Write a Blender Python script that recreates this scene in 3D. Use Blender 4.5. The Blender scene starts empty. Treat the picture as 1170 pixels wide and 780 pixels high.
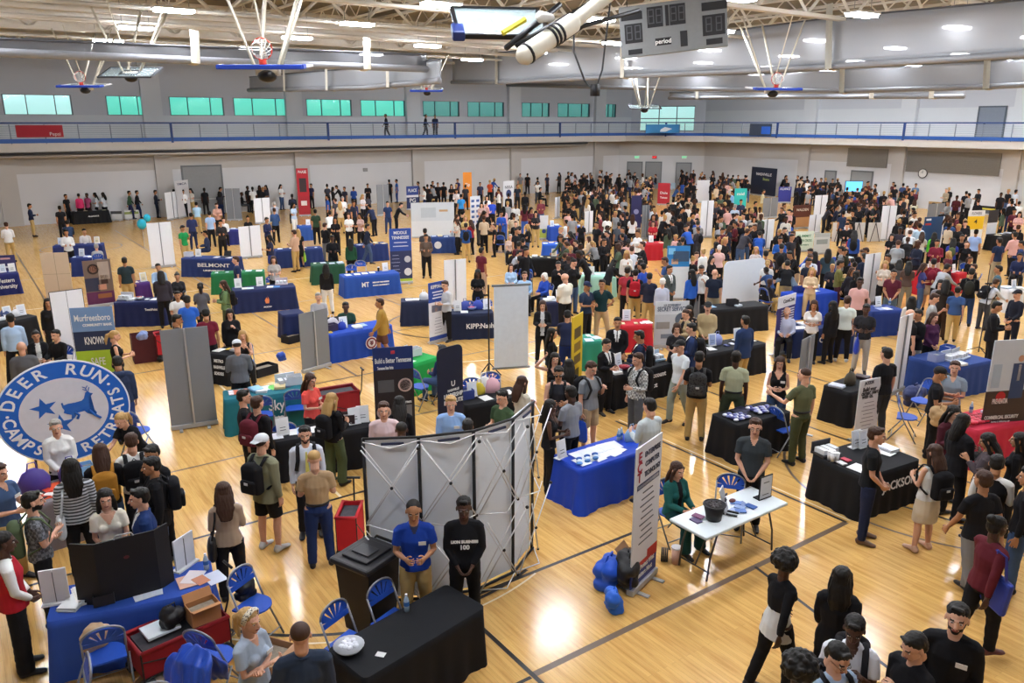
import bpy, bmesh, math, random
import numpy as np
from mathutils import Vector, Matrix, noise
random.seed(7); PI = math.pi
SC = bpy.context.scene; COL = SC.collection
# ---------------------------------------------------------------- surveyed camera (eye at the near balcony)
FPX = 900.0; PITCH = math.atan(251/FPX); EYE = 6.0; HD = math.radians(35.24)
FW = Vector((math.sin(HD)*math.cos(PITCH), math.cos(HD)*math.cos(PITCH), -math.sin(PITCH)))
RT = Vector((math.cos(HD), -math.sin(HD), 0)); UP = RT.cross(FW)
def Wp(x, y, z=0.0):
    """survey point of the photograph -> place on the level z of the hall"""
    d = FW*FPX + RT*(x-585) + UP*(390-y)
    t = (z-EYE)/d.z if abs(d.z) > 1e-6 else 1e3
    return Vector((0, 0, EYE)) + d*t
def Pp(w):
    v = Vector(w)-Vector((0, 0, EYE)); q = v.dot(FW)
    return (585+FPX*v.dot(RT)/q, 390-FPX*v.dot(UP)/q)
TILES = dict(T1=(0,180,.2051),T2=(230,180,.2051),T3=(460,180,.2051),T4=(690,180,.2051),T5=(920,180,.214),
 U1=(0,300),U2=(200,300),U3=(400,300),U4=(600,300),U5=(800,300),U6=(960,300),
 V1=(0,400),V2=(200,400),V3=(400,400),V4=(600,400),V5=(780,400),V6=(960,400),
 X1=(0,520),X2=(180,520),X3=(370,520),X4=(560,520),X5=(740,520),X6=(960,520),
 Y1=(0,640),Y2=(180,640),Y3=(370,640),Y4=(560,640),Y5=(850,640),Y6=(960,640), M=(0,0,1.0))
def tp(t, x, y):
    a = TILES[t]; s = a[2] if len(a) > 2 else .17949
    return a[0]+x*s, a[1]+y*s
NY, EX = 55.7, 57.0           # lower walls
def inside(v, m=.6):
    f = 1.0
    if v.y > NY-m: f = min(f, (NY-m)/v.y)
    if v.x > EX-m: f = min(f, (EX-m)/v.x)
    if v.x+v.y > 106: f = min(f, 106/(v.x+v.y))
    return Vector((v.x*f, v.y*f, v.z))
def heading(p):               # yaw that turns a local -Y front towards the viewer
    return math.atan2(-p.x, p.y) if False else math.atan2(p.y, p.x) - PI/2
# ---------------------------------------------------------------- colours and materials
def lin(c):
    c = c.lstrip('#'); c = c if len(c) == 6 else c[0]*2+c[1]*2+c[2]*2; v = [int(c[i:i+2], 16)/255 for i in (0, 2, 4)]
    return tuple(x/12.92 if x <= .04045 else ((x+.055)/1.055)**2.4 for x in v)
CN = dict(K='#17171b',N='#1c2748',R='#a81f2c',W='#e9e9e6',G='#74777c',D='#3d4046',B='#2350b5',S='#9fbbe0',T='#c3ac85',M='#6b1c30',
 E='#2f6b45',O='#c9772e',Y='#e0bf3c',P='#d9a6a8',U='#4a2a6b',C='#2f6f78',L='#c9ccd0',F='#4d5a3f',H='#b99c64',J='#3e5478',A='#26456f',Q='#e2564e',
 V='#20335a',X='#5f4636',Z='#8a7a62',I='#6f93b8')
CW = dict(K='black',N='navy',R='red',W='white',G='grey',D='dark grey',B='royal blue',S='light blue',T='tan',M='maroon',E='green',O='orange',
 Y='yellow',P='pink',U='purple',C='teal',L='pale grey',F='olive',H='khaki',J='denim blue',A='dark blue',Q='coral',V='deep navy',X='brown',Z='taupe',I='steel blue')
_M = {}
def mat(c, rough=.75, metal=0.0, var=.06, em=0.0, alpha=1.0, kind='', spec=.35, scale=9.0):
    c = CN.get(c, c); key = (c, rough, metal, var, em, alpha, kind, spec, scale)
    if key in _M: return _M[key]
    m = bpy.data.materials.new('mat_%s' % (kind or c.strip('#'))); m.use_nodes = True
    nt = m.node_tree; b = nt.nodes['Principled BSDF']; r, g, bl = lin(c)
    b.inputs['Roughness'].default_value = rough; b.inputs['Metallic'].default_value = metal
    b.inputs['Specular IOR Level'].default_value = spec; b.inputs['Alpha'].default_value = alpha
    if em:
        b.inputs['Emission Color'].default_value = (r, g, bl, 1); b.inputs['Emission Strength'].default_value = em
    tc = nt.nodes.new('ShaderNodeTexCoord'); n = nt.nodes.new('ShaderNodeTexNoise')
    n.inputs['Scale'].default_value = scale; n.inputs['Detail'].default_value = 1.0
    nt.links.new(tc.outputs['Object'], n.inputs['Vector'])
    mx = nt.nodes.new('ShaderNodeMix'); mx.data_type = 'RGBA'
    nt.links.new(n.outputs['Fac'], mx.inputs['Factor'])
    mx.inputs[6].default_value = (r*(1-var), g*(1-var), bl*(1-var), 1)
    mx.inputs[7].default_value = (min(1, r*(1+var)+.001), min(1, g*(1+var)+.001), min(1, bl*(1+var)+.001), 1)
    nt.links.new(mx.outputs[2], b.inputs['Base Color'])
    if kind in ('plaid', 'floral', 'leopard', 'camo', 'stripe'):
        nt.links.remove(b.inputs['Base Color'].links[0])
        if kind == 'plaid':
            w1 = nt.nodes.new('ShaderNodeTexChecker'); w1.inputs['Scale'].default_value = scale
            w1.inputs[1].default_value = (r, g, bl, 1); w1.inputs[2].default_value = (r*.3+.02, g*.3+.02, bl*.3+.02, 1)
            nt.links.new(tc.outputs['Object'], w1.inputs['Vector']); nt.links.new(w1.outputs['Color'], b.inputs['Base Color'])
        elif kind == 'stripe':
            w1 = nt.nodes.new('ShaderNodeTexWave'); w1.bands_direction = 'Z'; w1.inputs['Scale'].default_value = scale
            rp = nt.nodes.new('ShaderNodeValToRGB'); rp.color_ramp.interpolation = 'CONSTANT'
            rp.color_ramp.elements[0].color = (r, g, bl, 1); rp.color_ramp.elements[1].position = .5; rp.color_ramp.elements[1].color = (r*.12, g*.12, bl*.12, 1)
            nt.links.new(tc.outputs['Object'], w1.inputs['Vector']); nt.links.new(w1.outputs['Fac'], rp.inputs['Fac']); nt.links.new(rp.outputs['Color'], b.inputs['Base Color'])
        else:
            w1 = nt.nodes.new('ShaderNodeTexVoronoi'); w1.inputs['Scale'].default_value = scale
            rp = nt.nodes.new('ShaderNodeValToRGB'); rp.color_ramp.interpolation = 'CONSTANT'
            rp.color_ramp.elements[0].color = (.012, .012, .015, 1) if kind != 'floral' else (r, g, bl, 1)
            rp.color_ramp.elements[1].position = .38; rp.color_ramp.elements[1].color = (r, g, bl, 1) if kind != 'floral' else (.015, .015, .02, 1)
            nt.links.new(tc.outputs['Object'], w1.inputs['Vector']); nt.links.new(w1.outputs['Distance'], rp.inputs['Fac']); nt.links.new(rp.outputs['Color'], b.inputs['Base Color'])
    _M[key] = m; return m
# ---------------------------------------------------------------- mesh building
class MB:
    """collects shapes of one part; .build links them as one mesh object"""
    def __init__(s): s.bm = bmesh.new(); s.mi = 0
    def _f(s, vs):
        try: f = s.bm.faces.new(vs); f.material_index = s.mi; return f
        except ValueError: return None
    def box(s, c, d, M=None, bev=0.0):
        hx, hy, hz = d[0]/2, d[1]/2, d[2]/2; co = []
        r = bmesh.ops.create_cube(s.bm, size=1.0); vs = r['verts']
        for v in vs:
            v.co = Vector((v.co.x*d[0]+c[0], v.co.y*d[1]+c[1], v.co.z*d[2]+c[2]))
        fs = {f for v in vs for f in v.link_faces}
        for f in fs: f.material_index = s.mi
        if bev:
            es = {e for v in vs for e in v.link_edges}
            rr = bmesh.ops.bevel(s.bm, geom=list(es), offset=bev, segments=2, affect='EDGES', profile=.5)
            for f in rr['faces']: f.material_index = s.mi
            vs = list({v for f in rr['faces'] for v in f.verts} | {v for v in vs if v.is_valid})
        if M is not None:
            for v in vs: v.co = M @ v.co
        return vs
    def quad(s, a, b, c, d): return s._f([s.bm.verts.new(Vector(p)) for p in (a, b, c, d)])
    def poly(s, pts): return s._f([s.bm.verts.new(Vector(p)) for p in pts])
    def prism(s, pts, off):
        """closed outline pts (3-D, one plane) given thickness along off"""
        off = Vector(off); a = [s.bm.verts.new(Vector(p)) for p in pts]; b = [s.bm.verts.new(Vector(p)+off) for p in pts]
        n = len(pts); s._f(a[::-1]); s._f(b)
        for i in range(n): s._f([a[i], a[(i+1) % n], b[(i+1) % n], b[i]])
    def loft(s, pts, rad, n=10, cap=True, side=None):
        pts = [Vector(p) for p in pts]; rad = [(r, r) if not isinstance(r, tuple) else r for r in rad]; rings = []
        m = len(pts)
        if cap:
            t0 = (pts[0]-pts[1]).normalized(); t1 = (pts[-1]-pts[-2]).normalized()
            pts = [pts[0]+t0*min(rad[0])*.55] + pts + [pts[-1]+t1*min(rad[-1])*.55]
            rad = [(rad[0][0]*.6, rad[0][1]*.6)] + rad + [(rad[-1][0]*.6, rad[-1][1]*.6)]; m += 2
        prev = None
        for i in range(m):
            t = (pts[min(i+1, m-1)]-pts[max(i-1, 0)])
            t = t.normalized() if t.length > 1e-9 else Vector((0, 0, 1))
            ref = Vector(side) if side else Vector((1, 0, 0))
            if prev is not None: ref = prev
            u = ref - t*ref.dot(t)
            if u.length < .15: u = Vector((0, 1, 0)) - t*t.y
            u.normalize(); prev = u; w = t.cross(u)
            ra, rb = rad[i]
            rings.append([s.bm.verts.new(pts[i]+u*ra*math.cos(2*PI*k/n)+w*rb*math.sin(2*PI*k/n)) for k in range(n)])
        for i in range(m-1):
            for k in range(n): s._f([rings[i][k], rings[i][(k+1) % n], rings[i+1][(k+1) % n], rings[i+1][k]])
        s._f(rings[0][::-1]); s._f(rings[-1])
    def tube(s, pts, r, n=6): s.loft(pts, [r]*len(pts), n=n, cap=False)
    def ell(s, c, r, n=12):
        q = bmesh.ops.create_uvsphere(s.bm, u_segments=n, v_segments=max(6, n*2//3), radius=1.0)
        for v in q['verts']: v.co = Vector((v.co.x*r[0]+c[0], v.co.y*r[1]+c[1], v.co.z*r[2]+c[2]))
        for v in q['verts']:
            for f in v.link_faces: f.material_index = s.mi
    def cyl(s, c, r, h, n=16, r2=None):
        r2 = r if r2 is None else r2; s.loft([c, (c[0], c[1], c[2]+h)], [r, r2], n=n, cap=False)
    def mesh(s, name='m', smooth=False):
        bmesh.ops.recalc_face_normals(s.bm, faces=s.bm.faces[:])
        me = bpy.data.meshes.new(name); s.bm.to_mesh(me); s.bm.free()
        if smooth: me.polygons.foreach_set('use_smooth', [True]*len(me.polygons))
        return me
    def build(s, name, m, parent=None, smooth=False, loc=None, rz=0.0):
        return obj(name, s.mesh(name, smooth), m, parent, loc, rz)
def obj(name, me, m=None, parent=None, loc=None, rz=0.0):
    o = bpy.data.objects.new(name, me); COL.objects.link(o)
    if m is not None:
        ms = m if isinstance(m, (list, tuple)) else [m]
        if not me.materials:
            for q in ms: me.materials.append(q)
        else:
            while len(me.materials) < len(ms): me.materials.append(ms[len(me.materials)])
            for i, q in enumerate(ms):
                o.material_slots[i].link = 'OBJECT'; o.material_slots[i].material = q
    if parent: o.parent = parent
    if loc is not None: o.location = loc
    if rz: o.rotation_euler[2] = rz
    return o
def empty(name, loc=(0, 0, 0), rz=0.0, parent=None):
    o = bpy.data.objects.new(name, None); COL.objects.link(o); o.location = loc; o.rotation_euler[2] = rz
    o.empty_display_size = .2
    if parent: o.parent = parent
    return o
def tag(o, label=None, cat=None, group=None, kind=None):
    if label: o['label'] = label
    if cat: o['category'] = cat
    if group: o['group'] = group
    if kind: o['kind'] = kind
    return o
def struct(name, mb, m, smooth=False):
    o = mb.build(name, m, smooth=smooth); o['kind'] = 'structure'; return o
def copy_tree(o, parent=None):
    c = o.copy(); COL.objects.link(c)
    if parent is not None: c.parent = parent
    for ch in [q for q in o.children]: copy_tree(ch, c)
    return c
WORK = bpy.data.scenes.new('work')
def wlink(o): WORK.collection.objects.link(o)
def wgraph():
    with bpy.context.temp_override(scene=WORK, view_layer=WORK.view_layers[0]): dg = bpy.context.evaluated_depsgraph_get()
    dg.update(); return dg
def remesh(mb, voxel, smooth=2, name='m'):
    me = mb.mesh(name); o = bpy.data.objects.new('tmp', me); wlink(o)
    md = o.modifiers.new('r', 'REMESH'); md.mode = 'VOXEL'; md.voxel_size = voxel
    if smooth:
        sm = o.modifiers.new('s', 'SMOOTH'); sm.factor = .5; sm.iterations = smooth
    dg = wgraph()
    out = bpy.data.meshes.new_from_object(o.evaluated_get(dg), depsgraph=dg)
    bpy.data.objects.remove(o); bpy.data.meshes.remove(me); out.name = name
    out.materials.clear()
    out.polygons.foreach_set('use_smooth', [True]*len(out.polygons))
    return out
def join_meshes(parts, name='m'):
    """parts: (mesh, matrix, material index offset or None) -> one mesh"""
    bm = bmesh.new()
    for me, M, mi in parts:
        n0 = len(bm.faces); v0 = len(bm.verts)
        bm.from_mesh(me); bm.verts.ensure_lookup_table(); bm.faces.ensure_lookup_table()
        if M is not None:
            for v in bm.verts[v0:]: v.co = M @ v.co
        if mi is not None:
            for f in bm.faces[n0:]: f.material_index = mi
        if M is not None and M.determinant() < 0: bmesh.ops.reverse_faces(bm, faces=bm.faces[n0:])
    out = bpy.data.meshes.new(name); bm.to_mesh(out); bm.free()
    out.polygons.foreach_set('use_smooth', [True]*len(out.polygons))
    return out
_TX = {}
def text_mesh(t, size, align='CENTER', font_w=0.0, ext=.002):
    key = (t, size, align, font_w)
    if key in _TX: return _TX[key]
    cu = bpy.data.curves.new('t', 'FONT'); cu.body = t; cu.size = size; cu.align_x = align; cu.align_y = 'CENTER'
    cu.extrude = ext; cu.offset = font_w; cu.resolution_u = 3
    o = bpy.data.objects.new('t', cu); wlink(o)
    dg = wgraph()
    me = bpy.data.meshes.new_from_object(o.evaluated_get(dg), depsgraph=dg)
    bpy.data.objects.remove(o); bpy.data.curves.remove(cu); me.materials.clear(); me.name = 'lettering'
    _TX[key] = me; return me
def lettering(parent, t, size, M, col, align='CENTER', fw=0.0, width=None, name='lettering'):
    """text in the plane M (local x right, y up, z out)"""
    me = text_mesh(t, size, align, fw); o = obj(name, me, mat(col, .6, var=.02) if not hasattr(col, 'name') else col, parent)
    s = 1.0
    if width:
        w = max(v.co.x for v in me.vertices)-min(v.co.x for v in me.vertices) if me.vertices else 1
        s = width/max(w, .01)
    o.matrix_local = M @ Matrix.Diagonal((s, 1, 1, 1)) ; return o
def basis(o, x, y, z):
    M = Matrix.Identity(4)
    for i, v in enumerate((x, y, z, o)):
        for k in range(3): M[k][i] = v[k]
    return M
def ripple(me, fn, amp):
    n = [v.normal.copy() for v in me.vertices]
    for v, q in zip(me.vertices, n): v.co = v.co+q*fn(v.co)*amp
# ================================================================ people
ARM = dict(down=((.13,.02,-1),(.04,-.14,-1)), hold=((.16,-.12,-1),(-.42,-.9,.12)), phone=((.10,-.3,-1),(-.38,-.6,.75)),
 cross=((.10,-.22,-1),(-.95,-.42,.12)), hip=((.62,.15,-1),(-.62,-.2,-.55)), clasp=((.12,-.12,-1),(-.46,-.5,-.7)),
 reach=((.10,-.8,-.72),(-.05,-1,-.35)), head=((.8,-.35,.35),(-.75,.1,.8)), swf=((.10,-.33,-1),(-.02,-.6,-.9)), swb=((.14,.38,-1),(.05,.2,-1)),
 wave=((.45,-.35,-.85),(.25,-.9,.35)), strap=((.28,-.06,-1),(-.42,-.42,1)), chin=((.1,-.4,-1),(-.42,-.35,1)), lap=((.12,-.3,-1),(-.35,-.9,-.12)), back=((.2,.25,-1),(-.6,.35,-.45)))
LEG = dict(st=((.05,0,-1),(.03,.02,-1)), wide=((.2,0,-1),(.15,.02,-1)), close=((-.01,0,-1),(0,.02,-1)), wf=((.02,-.28,-1),(.0,-.02,-1)),
 wb=((.02,.16,-1),(0,.42,-1)), sit=((.12,-1,-.04),(.02,-.04,-1)), sitc=((.0,-1,-.04),(.0,.15,-1)), rel=((.06,-.12,-1),(.04,.1,-1)))
#         lean, arms L R, legs L R, head tilt (down +), head turn
POSE = dict(stand=(0,'down','down','st','rel',.08,0), hold=(0,'hold','hold','st','rel',.25,0), phone=(0,'phone','down','st','st',.38,0), cross=(0,'cross','cross','wide','wide',.05,0),
 clasp=(0,'clasp','clasp','st','st',.1,0), walk=(.04,'swf','swb','wb','wf',.06,0), walk2=(.04,'hold','swb','wf','wb',.2,0), sit=(.02,'lap','lap','sit','sit',.12,0), sit2=(.1,'hold','phone','sit','sitc',.25,0),
 lean=(.42,'reach','reach','st','rel',.2,0), point=(.02,'wave','down','st','rel',.1,.3), hip=(0,'hip','down','wide','st',.08,-.2), strap=(0,'strap','down','st','rel',.12,.25),
 head=(0,'clasp','head','st','rel',.1,.15), chin=(.05,'chin','cross','sit','sit',.15,0), hold1=(0,'hold','down','rel','st',.2,-.15), back=(0,'back','back','wide','wide',.05,0), wave=(0,'wave','hold','st','rel',.1,0), march=(0,'down','down','wide','wide',.02,0))
def skel(pose, sex):
    lean, aL, aR, lL, lR, tilt, turn = POSE[pose]
    sw = .170 if sex == 'm' else .148; hw = .085 if sex == 'm' else .09
    J = {}
    low = 0
    for s, lg, n in ((1, lL, 'L'), (-1, lR, 'R')):
        th, sh = LEG[lg]; hip = Vector((s*hw, 0, .90))
        th = Vector((th[0]*s, th[1], th[2])).normalized(); sh = Vector((sh[0]*s, sh[1], sh[2])).normalized()
        kn = hip+th*.42; an = kn+sh*.42; J['hip'+n], J['kn'+n], J['an'+n] = hip, kn, an
        f = Vector((s*.12, -1, 0)).normalized(); 
        pitch = .9 if lg == 'wb' else 0.0
        heel = an+Vector((0, .035, -.045))
        toe = an+Vector((f.x*.16, f.y*.16, -.055-(.07 if pitch else 0)))
        J['he'+n], J['to'+n] = heel, toe
        low = min(low, toe.z-.022-0, heel.z-.03) if True else low
        J['lo'+n] = min(toe.z-.026, heel.z-.034)
    dz = -min(J['loL'], J['loR'])
    for k in J:
        if isinstance(J[k], Vector): J[k] = J[k]+Vector((0, 0, dz))
    pel = Vector((0, 0, .90+dz))
    T = Matrix.Translation(pel) @ Matrix.Rotation(lean, 4, 'X')     # +X rot sends +z towards -y
    J['T'] = T
    for s, ar, n in ((1, aL, 'L'), (-1, aR, 'R')):
        ua, fa = ARM[ar]; sh = T @ Vector((s*sw, .01, .482))
        R3 = T.to_3x3() if ar in ('cross', 'hold', 'chin', 'phone', 'strap', 'hip', 'back') else Matrix.Rotation(lean*.4, 3, 'X')
        u = (R3 @ Vector((ua[0]*s, ua[1], ua[2]))).normalized(); f = (R3 @ Vector((fa[0]*s, fa[1], fa[2]))).normalized()
        if ar == 'cross' and s < 0: f = (f+Vector((0, -.12, .06))).normalized()
        el = sh+u*.285; wr = el+f*.245; J['sh'+n], J['el'+n], J['wr'+n], J['fd'+n] = sh, el, wr, f
    J['H'] = T @ Matrix.Translation((0, -.018, .728)) @ Matrix.Rotation(turn, 4, 'Z') @ Matrix.Rotation(tilt-lean*.6, 4, 'X') @ Matrix.Diagonal((1.06, 1.05, 1.05, 1))
    J['neck'] = T @ Vector((0, .012, .56)); J['top'] = (J['H'] @ Vector((0, 0, .13))).z
    return J
_SK = {}
def SK(p, s):
    if (p, s) not in _SK: _SK[(p, s)] = skel(p, s)
    return _SK[(p, s)]
def torso_pts(T, prof): return [T @ Vector((0, p[2] if len(p) > 3 else 0, p[0])) for p in prof]
def body_prims(mb, J, sex, full=True):
    T = J['T']; f = sex == 'f'
    prof = [(-.04,.12,.095),(.04,.143,.098),(.18,.112 if f else .125,.085),(.37,.135 if f else .15,.10),(.47,.122 if f else .135,.08),(.545,.06,.058)]
    mb.loft([T @ Vector((0, .005, p[0])) for p in prof], [(p[1], p[2]) for p in prof], n=14)
    mb.loft([T @ Vector((0, .01, .52)), J['H'] @ Vector((0, .02, -.06))], [.06, .055], n=10)
    for n in 'LR':
        sh, el, wr = J['sh'+n], J['el'+n], J['wr'+n]; k = .86 if f else 1
        mb.loft([T @ Vector(((.06 if n == 'L' else -.06), .01, .47)), sh], [.052, .048*k], n=10)
        mb.loft([sh, sh.lerp(el, .45), el, el.lerp(wr, .35), wr, wr+J['fd'+n]*.03], [.047*k, .045*k, .037*k, .037*k, .025*k, .023*k], n=10)
        h, kn, an = J['hip'+n], J['kn'+n], J['an'+n]
        mb.loft([h+Vector((0, 0, .02)), h.lerp(kn, .4), kn, kn.lerp(an, .3)+Vector((0, .012, 0)), an], [.088, .078, .055, .054, .036], n=12)
        mb.loft([J['he'+n], J['an'+n]+Vector((0, -.03, -.02)), J['to'+n]], [(.03, .03), (.036, .034), (.036, .018)], n=8)
def head_prims(mb):
    mb.ell((0, .012, .026), (.077, .096, .09), 16); mb.ell((0, -.02, -.035), (.060, .072, .078), 14)
    mb.ell((0, -.055, -.095), (.030, .026, .022), 10)
    mb.loft([(0, -.088, .012), (0, -.110, -.028)], [.009, .014], n=8)
    for s in (1, -1): mb.ell((s*.078, .008, -.012), (.010, .020, .031), 8)
    mb.ell((0, -.076, .024), (.056, .018, .012), 10); mb.ell((0, -.088, -.06), (.026, .013, .012), 10)
    mb.loft([(0, .02, -.05), (0, .028, -.13)], [.056, .055], n=10)
def hand_mesh(curl):
    mb = MB()
    mb.loft([(0, 0, .01), (0, 0, -.03), (0, 0, -.085)], [(.018, .026), (.017, .038), (.013, .043)], n=10)
    for y, L in ((-.032, .066), (-.011, .076), (.011, .071), (.031, .056)):
        p = Vector((0, y, -.085)); pts = [p+Vector((0, 0, .02)), p.copy()]; a = .15
        for k in range(3):
            a += curl*(.55 if k == 0 else .8); p = p+Vector((-math.sin(a)*L*(.42, .33, .25)[k], y*.06, -math.cos(a)*L*(.42, .33, .25)[k])); pts.append(p.copy())
        mb.loft(pts, [.0095, .0092, .0085, .0078, .0062], n=7)
    mb.loft([(-.004, -.025, -.02), (-.012, -.05, -.045), (-.022, -.062, -.072), (-.03, -.062, -.095)], [.014, .0115, .0098, .0075], n=7)
    return remesh(mb, .0042, 1, 'hand')
_HAND = {}
def paint_head(me, beard):
    for v in me.vertices:
        x, y, z = v.co
        for s in (1, -1):
            d = math.hypot(x-s*.031, (z-.002)*1.3)
            if d < .02 and y < -.05: v.co.y += .009*(1-d/.02)
    for p in me.polygons:
        x, y, z = p.center; mi = 0
        if y < -.05 and abs(x) < .023 and abs(z+.060) < .0085+.001: mi = 1
        elif y < -.055 and .014 < abs(x) < .048 and abs(z-.028) < .0048: mi = 2
        elif beard and z < -.03 and z > -.125 and y < .02 and not (abs(x) < .026 and abs(z+.060) < .010) and (z < -.045 or abs(x) > .052) : mi = 3
        p.material_index = mi
_HD = {}
def head_mesh(beard, lod):
    k = (beard, lod)
    if k not in _HD:
        mb = MB(); head_prims(mb); me = remesh(mb, .0065 if lod == 0 else .013, 1, 'head')
        paint_head(me, beard)
        if lod == 0:
            e = MB()
            for s in (1, -1): e.mi = 4; e.ell((s*.031, -.0735, .001), (.013, .009, .0075), 8); e.mi = 5; e.ell((s*.031, -.0795, .001), (.006, .005, .006), 8)
            em = e.mesh('e'); me2 = join_meshes([(me, None, None), (em, None, None)], 'head')
            me = me2
        _HD[k] = me
    return _HD[k]
_BODY = {}
def body_mesh(pose, sex, lod, beard):
    k = (pose, sex, lod, beard)
    if k in _BODY: return _BODY[k]
    kk = (pose, sex, lod, 'raw'); J = SK(pose, sex)
    if kk not in _BODY:
        mb = MB(); body_prims(mb, J, sex); _BODY[kk] = remesh(mb, .0125 if lod == 0 else .022, 2, 'body')
    parts = [(_BODY[kk], None, 0), (head_mesh(beard, lod), J['H'], None)]
    if True:
        for n, s in (('L', 1), ('R', -1)):
            f = J['fd'+n]; curl = .35 if pose in ('stand', 'walk', 'walk2', 'back') else .9
            ck = (curl, lod)
            if ck not in _HAND: _HAND[ck] = hand_mesh(curl)
            z = -f; up = Vector((0, -1, .2)) if abs(f.y) < .75 else Vector((0, 0, 1))
            # y axis of the hand (index side is -y) should face forward/up ; palm faces -x -> inward
            y = -(up - z*up.dot(z)).normalized(); x = y.cross(z)
            M = basis(J['wr'+n]+f*.02, x, y, z)
            inward = Vector((-s, 0, 0)) if abs(f.x) < .6 else Vector((0, 1, 0))
            if (x*-1).dot(inward) < 0: M = M @ Matrix.Diagonal((-1, 1, 1, 1))
            parts.append((_HAND[ck], M, 0))
    me = join_meshes(parts, 'person'); _BODY[k] = me; return me
_CL = {}
def top_mesh(pose, sex, kind, lod):
    k = (pose, sex, kind, lod)
    if k in _CL: return _CL[k]
    J = SK(pose, sex); T = J['T']; f = sex == 'f'; sit = J['knL'].y < -.3
    hem = dict(tee=-.03, polo=-.03, long=-.04, jacket=-.12, suit=-.14, tank=-.02, hoodie=-.06, vest=-.05, dress=-.05, crop=.10, tkt=.08, tkl=.08, under=-.17, blouse=-.06).get(kind, -.04)
    if sit: hem = max(hem, -.02)
    a = .012 if kind in ('jacket', 'suit', 'hoodie', 'vest') else 0.0
    mb = MB()
    prof = [(hem, .186+a, .136+a), (.06, .172+a, .126+a), (.18, (.138 if f else .15)+a, .108+a), (.36, (.162 if f else .178)+a, .126+a), (.465, (.135 if f else .152)+a, .100+a), (.53, .085+a, .072+a)]
    if kind == 'crop': prof = prof[2:]
    if kind in ('tkt', 'tkl'): prof = [(.05, .136, .097), (.10, .150, .108)]+prof[2:]
    if kind == 'under': prof = [(hem, .205, .15), (-.02, .182, .134), (.14, .14, .10), (.40, .12, .085), (.5, .075, .065)]
    if kind == 'tank': prof[-1] = (.50, .10, .08)
    mb.loft([T @ Vector((0, .005, p[0])) for p in prof], [(p[1], p[2]) for p in prof], n=16, cap=False)
    if f and kind not in ('vest', 'under'):
        for s in (1, -1): mb.ell(T @ Vector((s*.07, -.095, .34)), (.062, .05, .062), 10)
    for n, s in (('L', 1), ('R', -1)):
        sh, el, wr = J['sh'+n], J['el'+n], J['wr'+n]
        if kind in ('tank', 'vest', 'under'):
            mb.loft([T @ Vector((s*.06, .01, .49)), sh.lerp(T @ Vector((0, 0, .5)), .25)], [.062, .058], n=10); continue
        mb.loft([T @ Vector((s*.03, .012, .505)), sh+Vector((0, 0, -.004))], [.068+a, .062+a], n=10)
        if kind in ('tee', 'tkt', 'polo', 'dress', 'blouse'): mb.loft([sh, sh.lerp(el, .68)], [.063, .063], n=10, cap=False)
        else: mb.loft([sh, sh.lerp(el, .5), el, el.lerp(wr, .4), wr.lerp(el, .04)], [.061+a, .056+a, .05+a*.8, .047+a*.7, .036+a*.6], n=10, cap=False)
    if kind == 'hoodie': mb.ell(T @ Vector((0, .09, .52)), (.10, .07, .07), 10)
    if kind in ('suit', 'jacket', 'polo'):
        pts = [T @ Vector((.075*math.cos(t), .012+.068*math.sin(t), .545+.012*math.sin(t))) for t in [2*PI*i/12 for i in range(13)]]
        mb.loft(pts, [.014]*13, n=6, cap=False)
    if kind == 'dress':
        pz = [(.0, .17, .13), (-.2, .20, .16), (-.42, .23, .19)] if not sit else [(.0, .17, .13), (-.06, .18, .2)]
        mb.loft([T @ Vector((0, .005 if not sit else -.1*i, p[0])) for i, p in enumerate(pz)], [(p[1], p[2]) for p in pz], n=16, cap=False)
    me = remesh(mb, .0115 if lod == 0 else .022, 2, kind)
    if lod == 0:       # cloth folds
        ripple(me, lambda c: noise.noise(c*9.0)+.5*noise.noise(Vector((c.x*22, c.y*22, c.z*9))), .006)
    Ti = T.inverted()
    if kind in ('suit', 'jacket', 'polo', 'tank', 'hoodie', 'vest', 'blouse', 'dress'):
        for p in me.polygons:
            c = Ti @ p.center
            if c.y < -.03:
                if kind == 'suit' and c.z > .2 and abs(c.x) < (c.z-.2)*.24: p.material_index = 2 if abs(c.x) < .017 else 1
                elif kind == 'jacket' and abs(c.x) < .045 and c.z > -.1: p.material_index = 1
                elif kind in ('tank', 'blouse', 'dress') and c.z > .40 and abs(c.x) < (c.z-.38)*.6: p.material_index = 1
                elif kind == 'polo' and c.z > .46 and abs(c.x) < (c.z-.44)*.5: p.material_index = 1
    _CL[k] = me; return me
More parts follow.
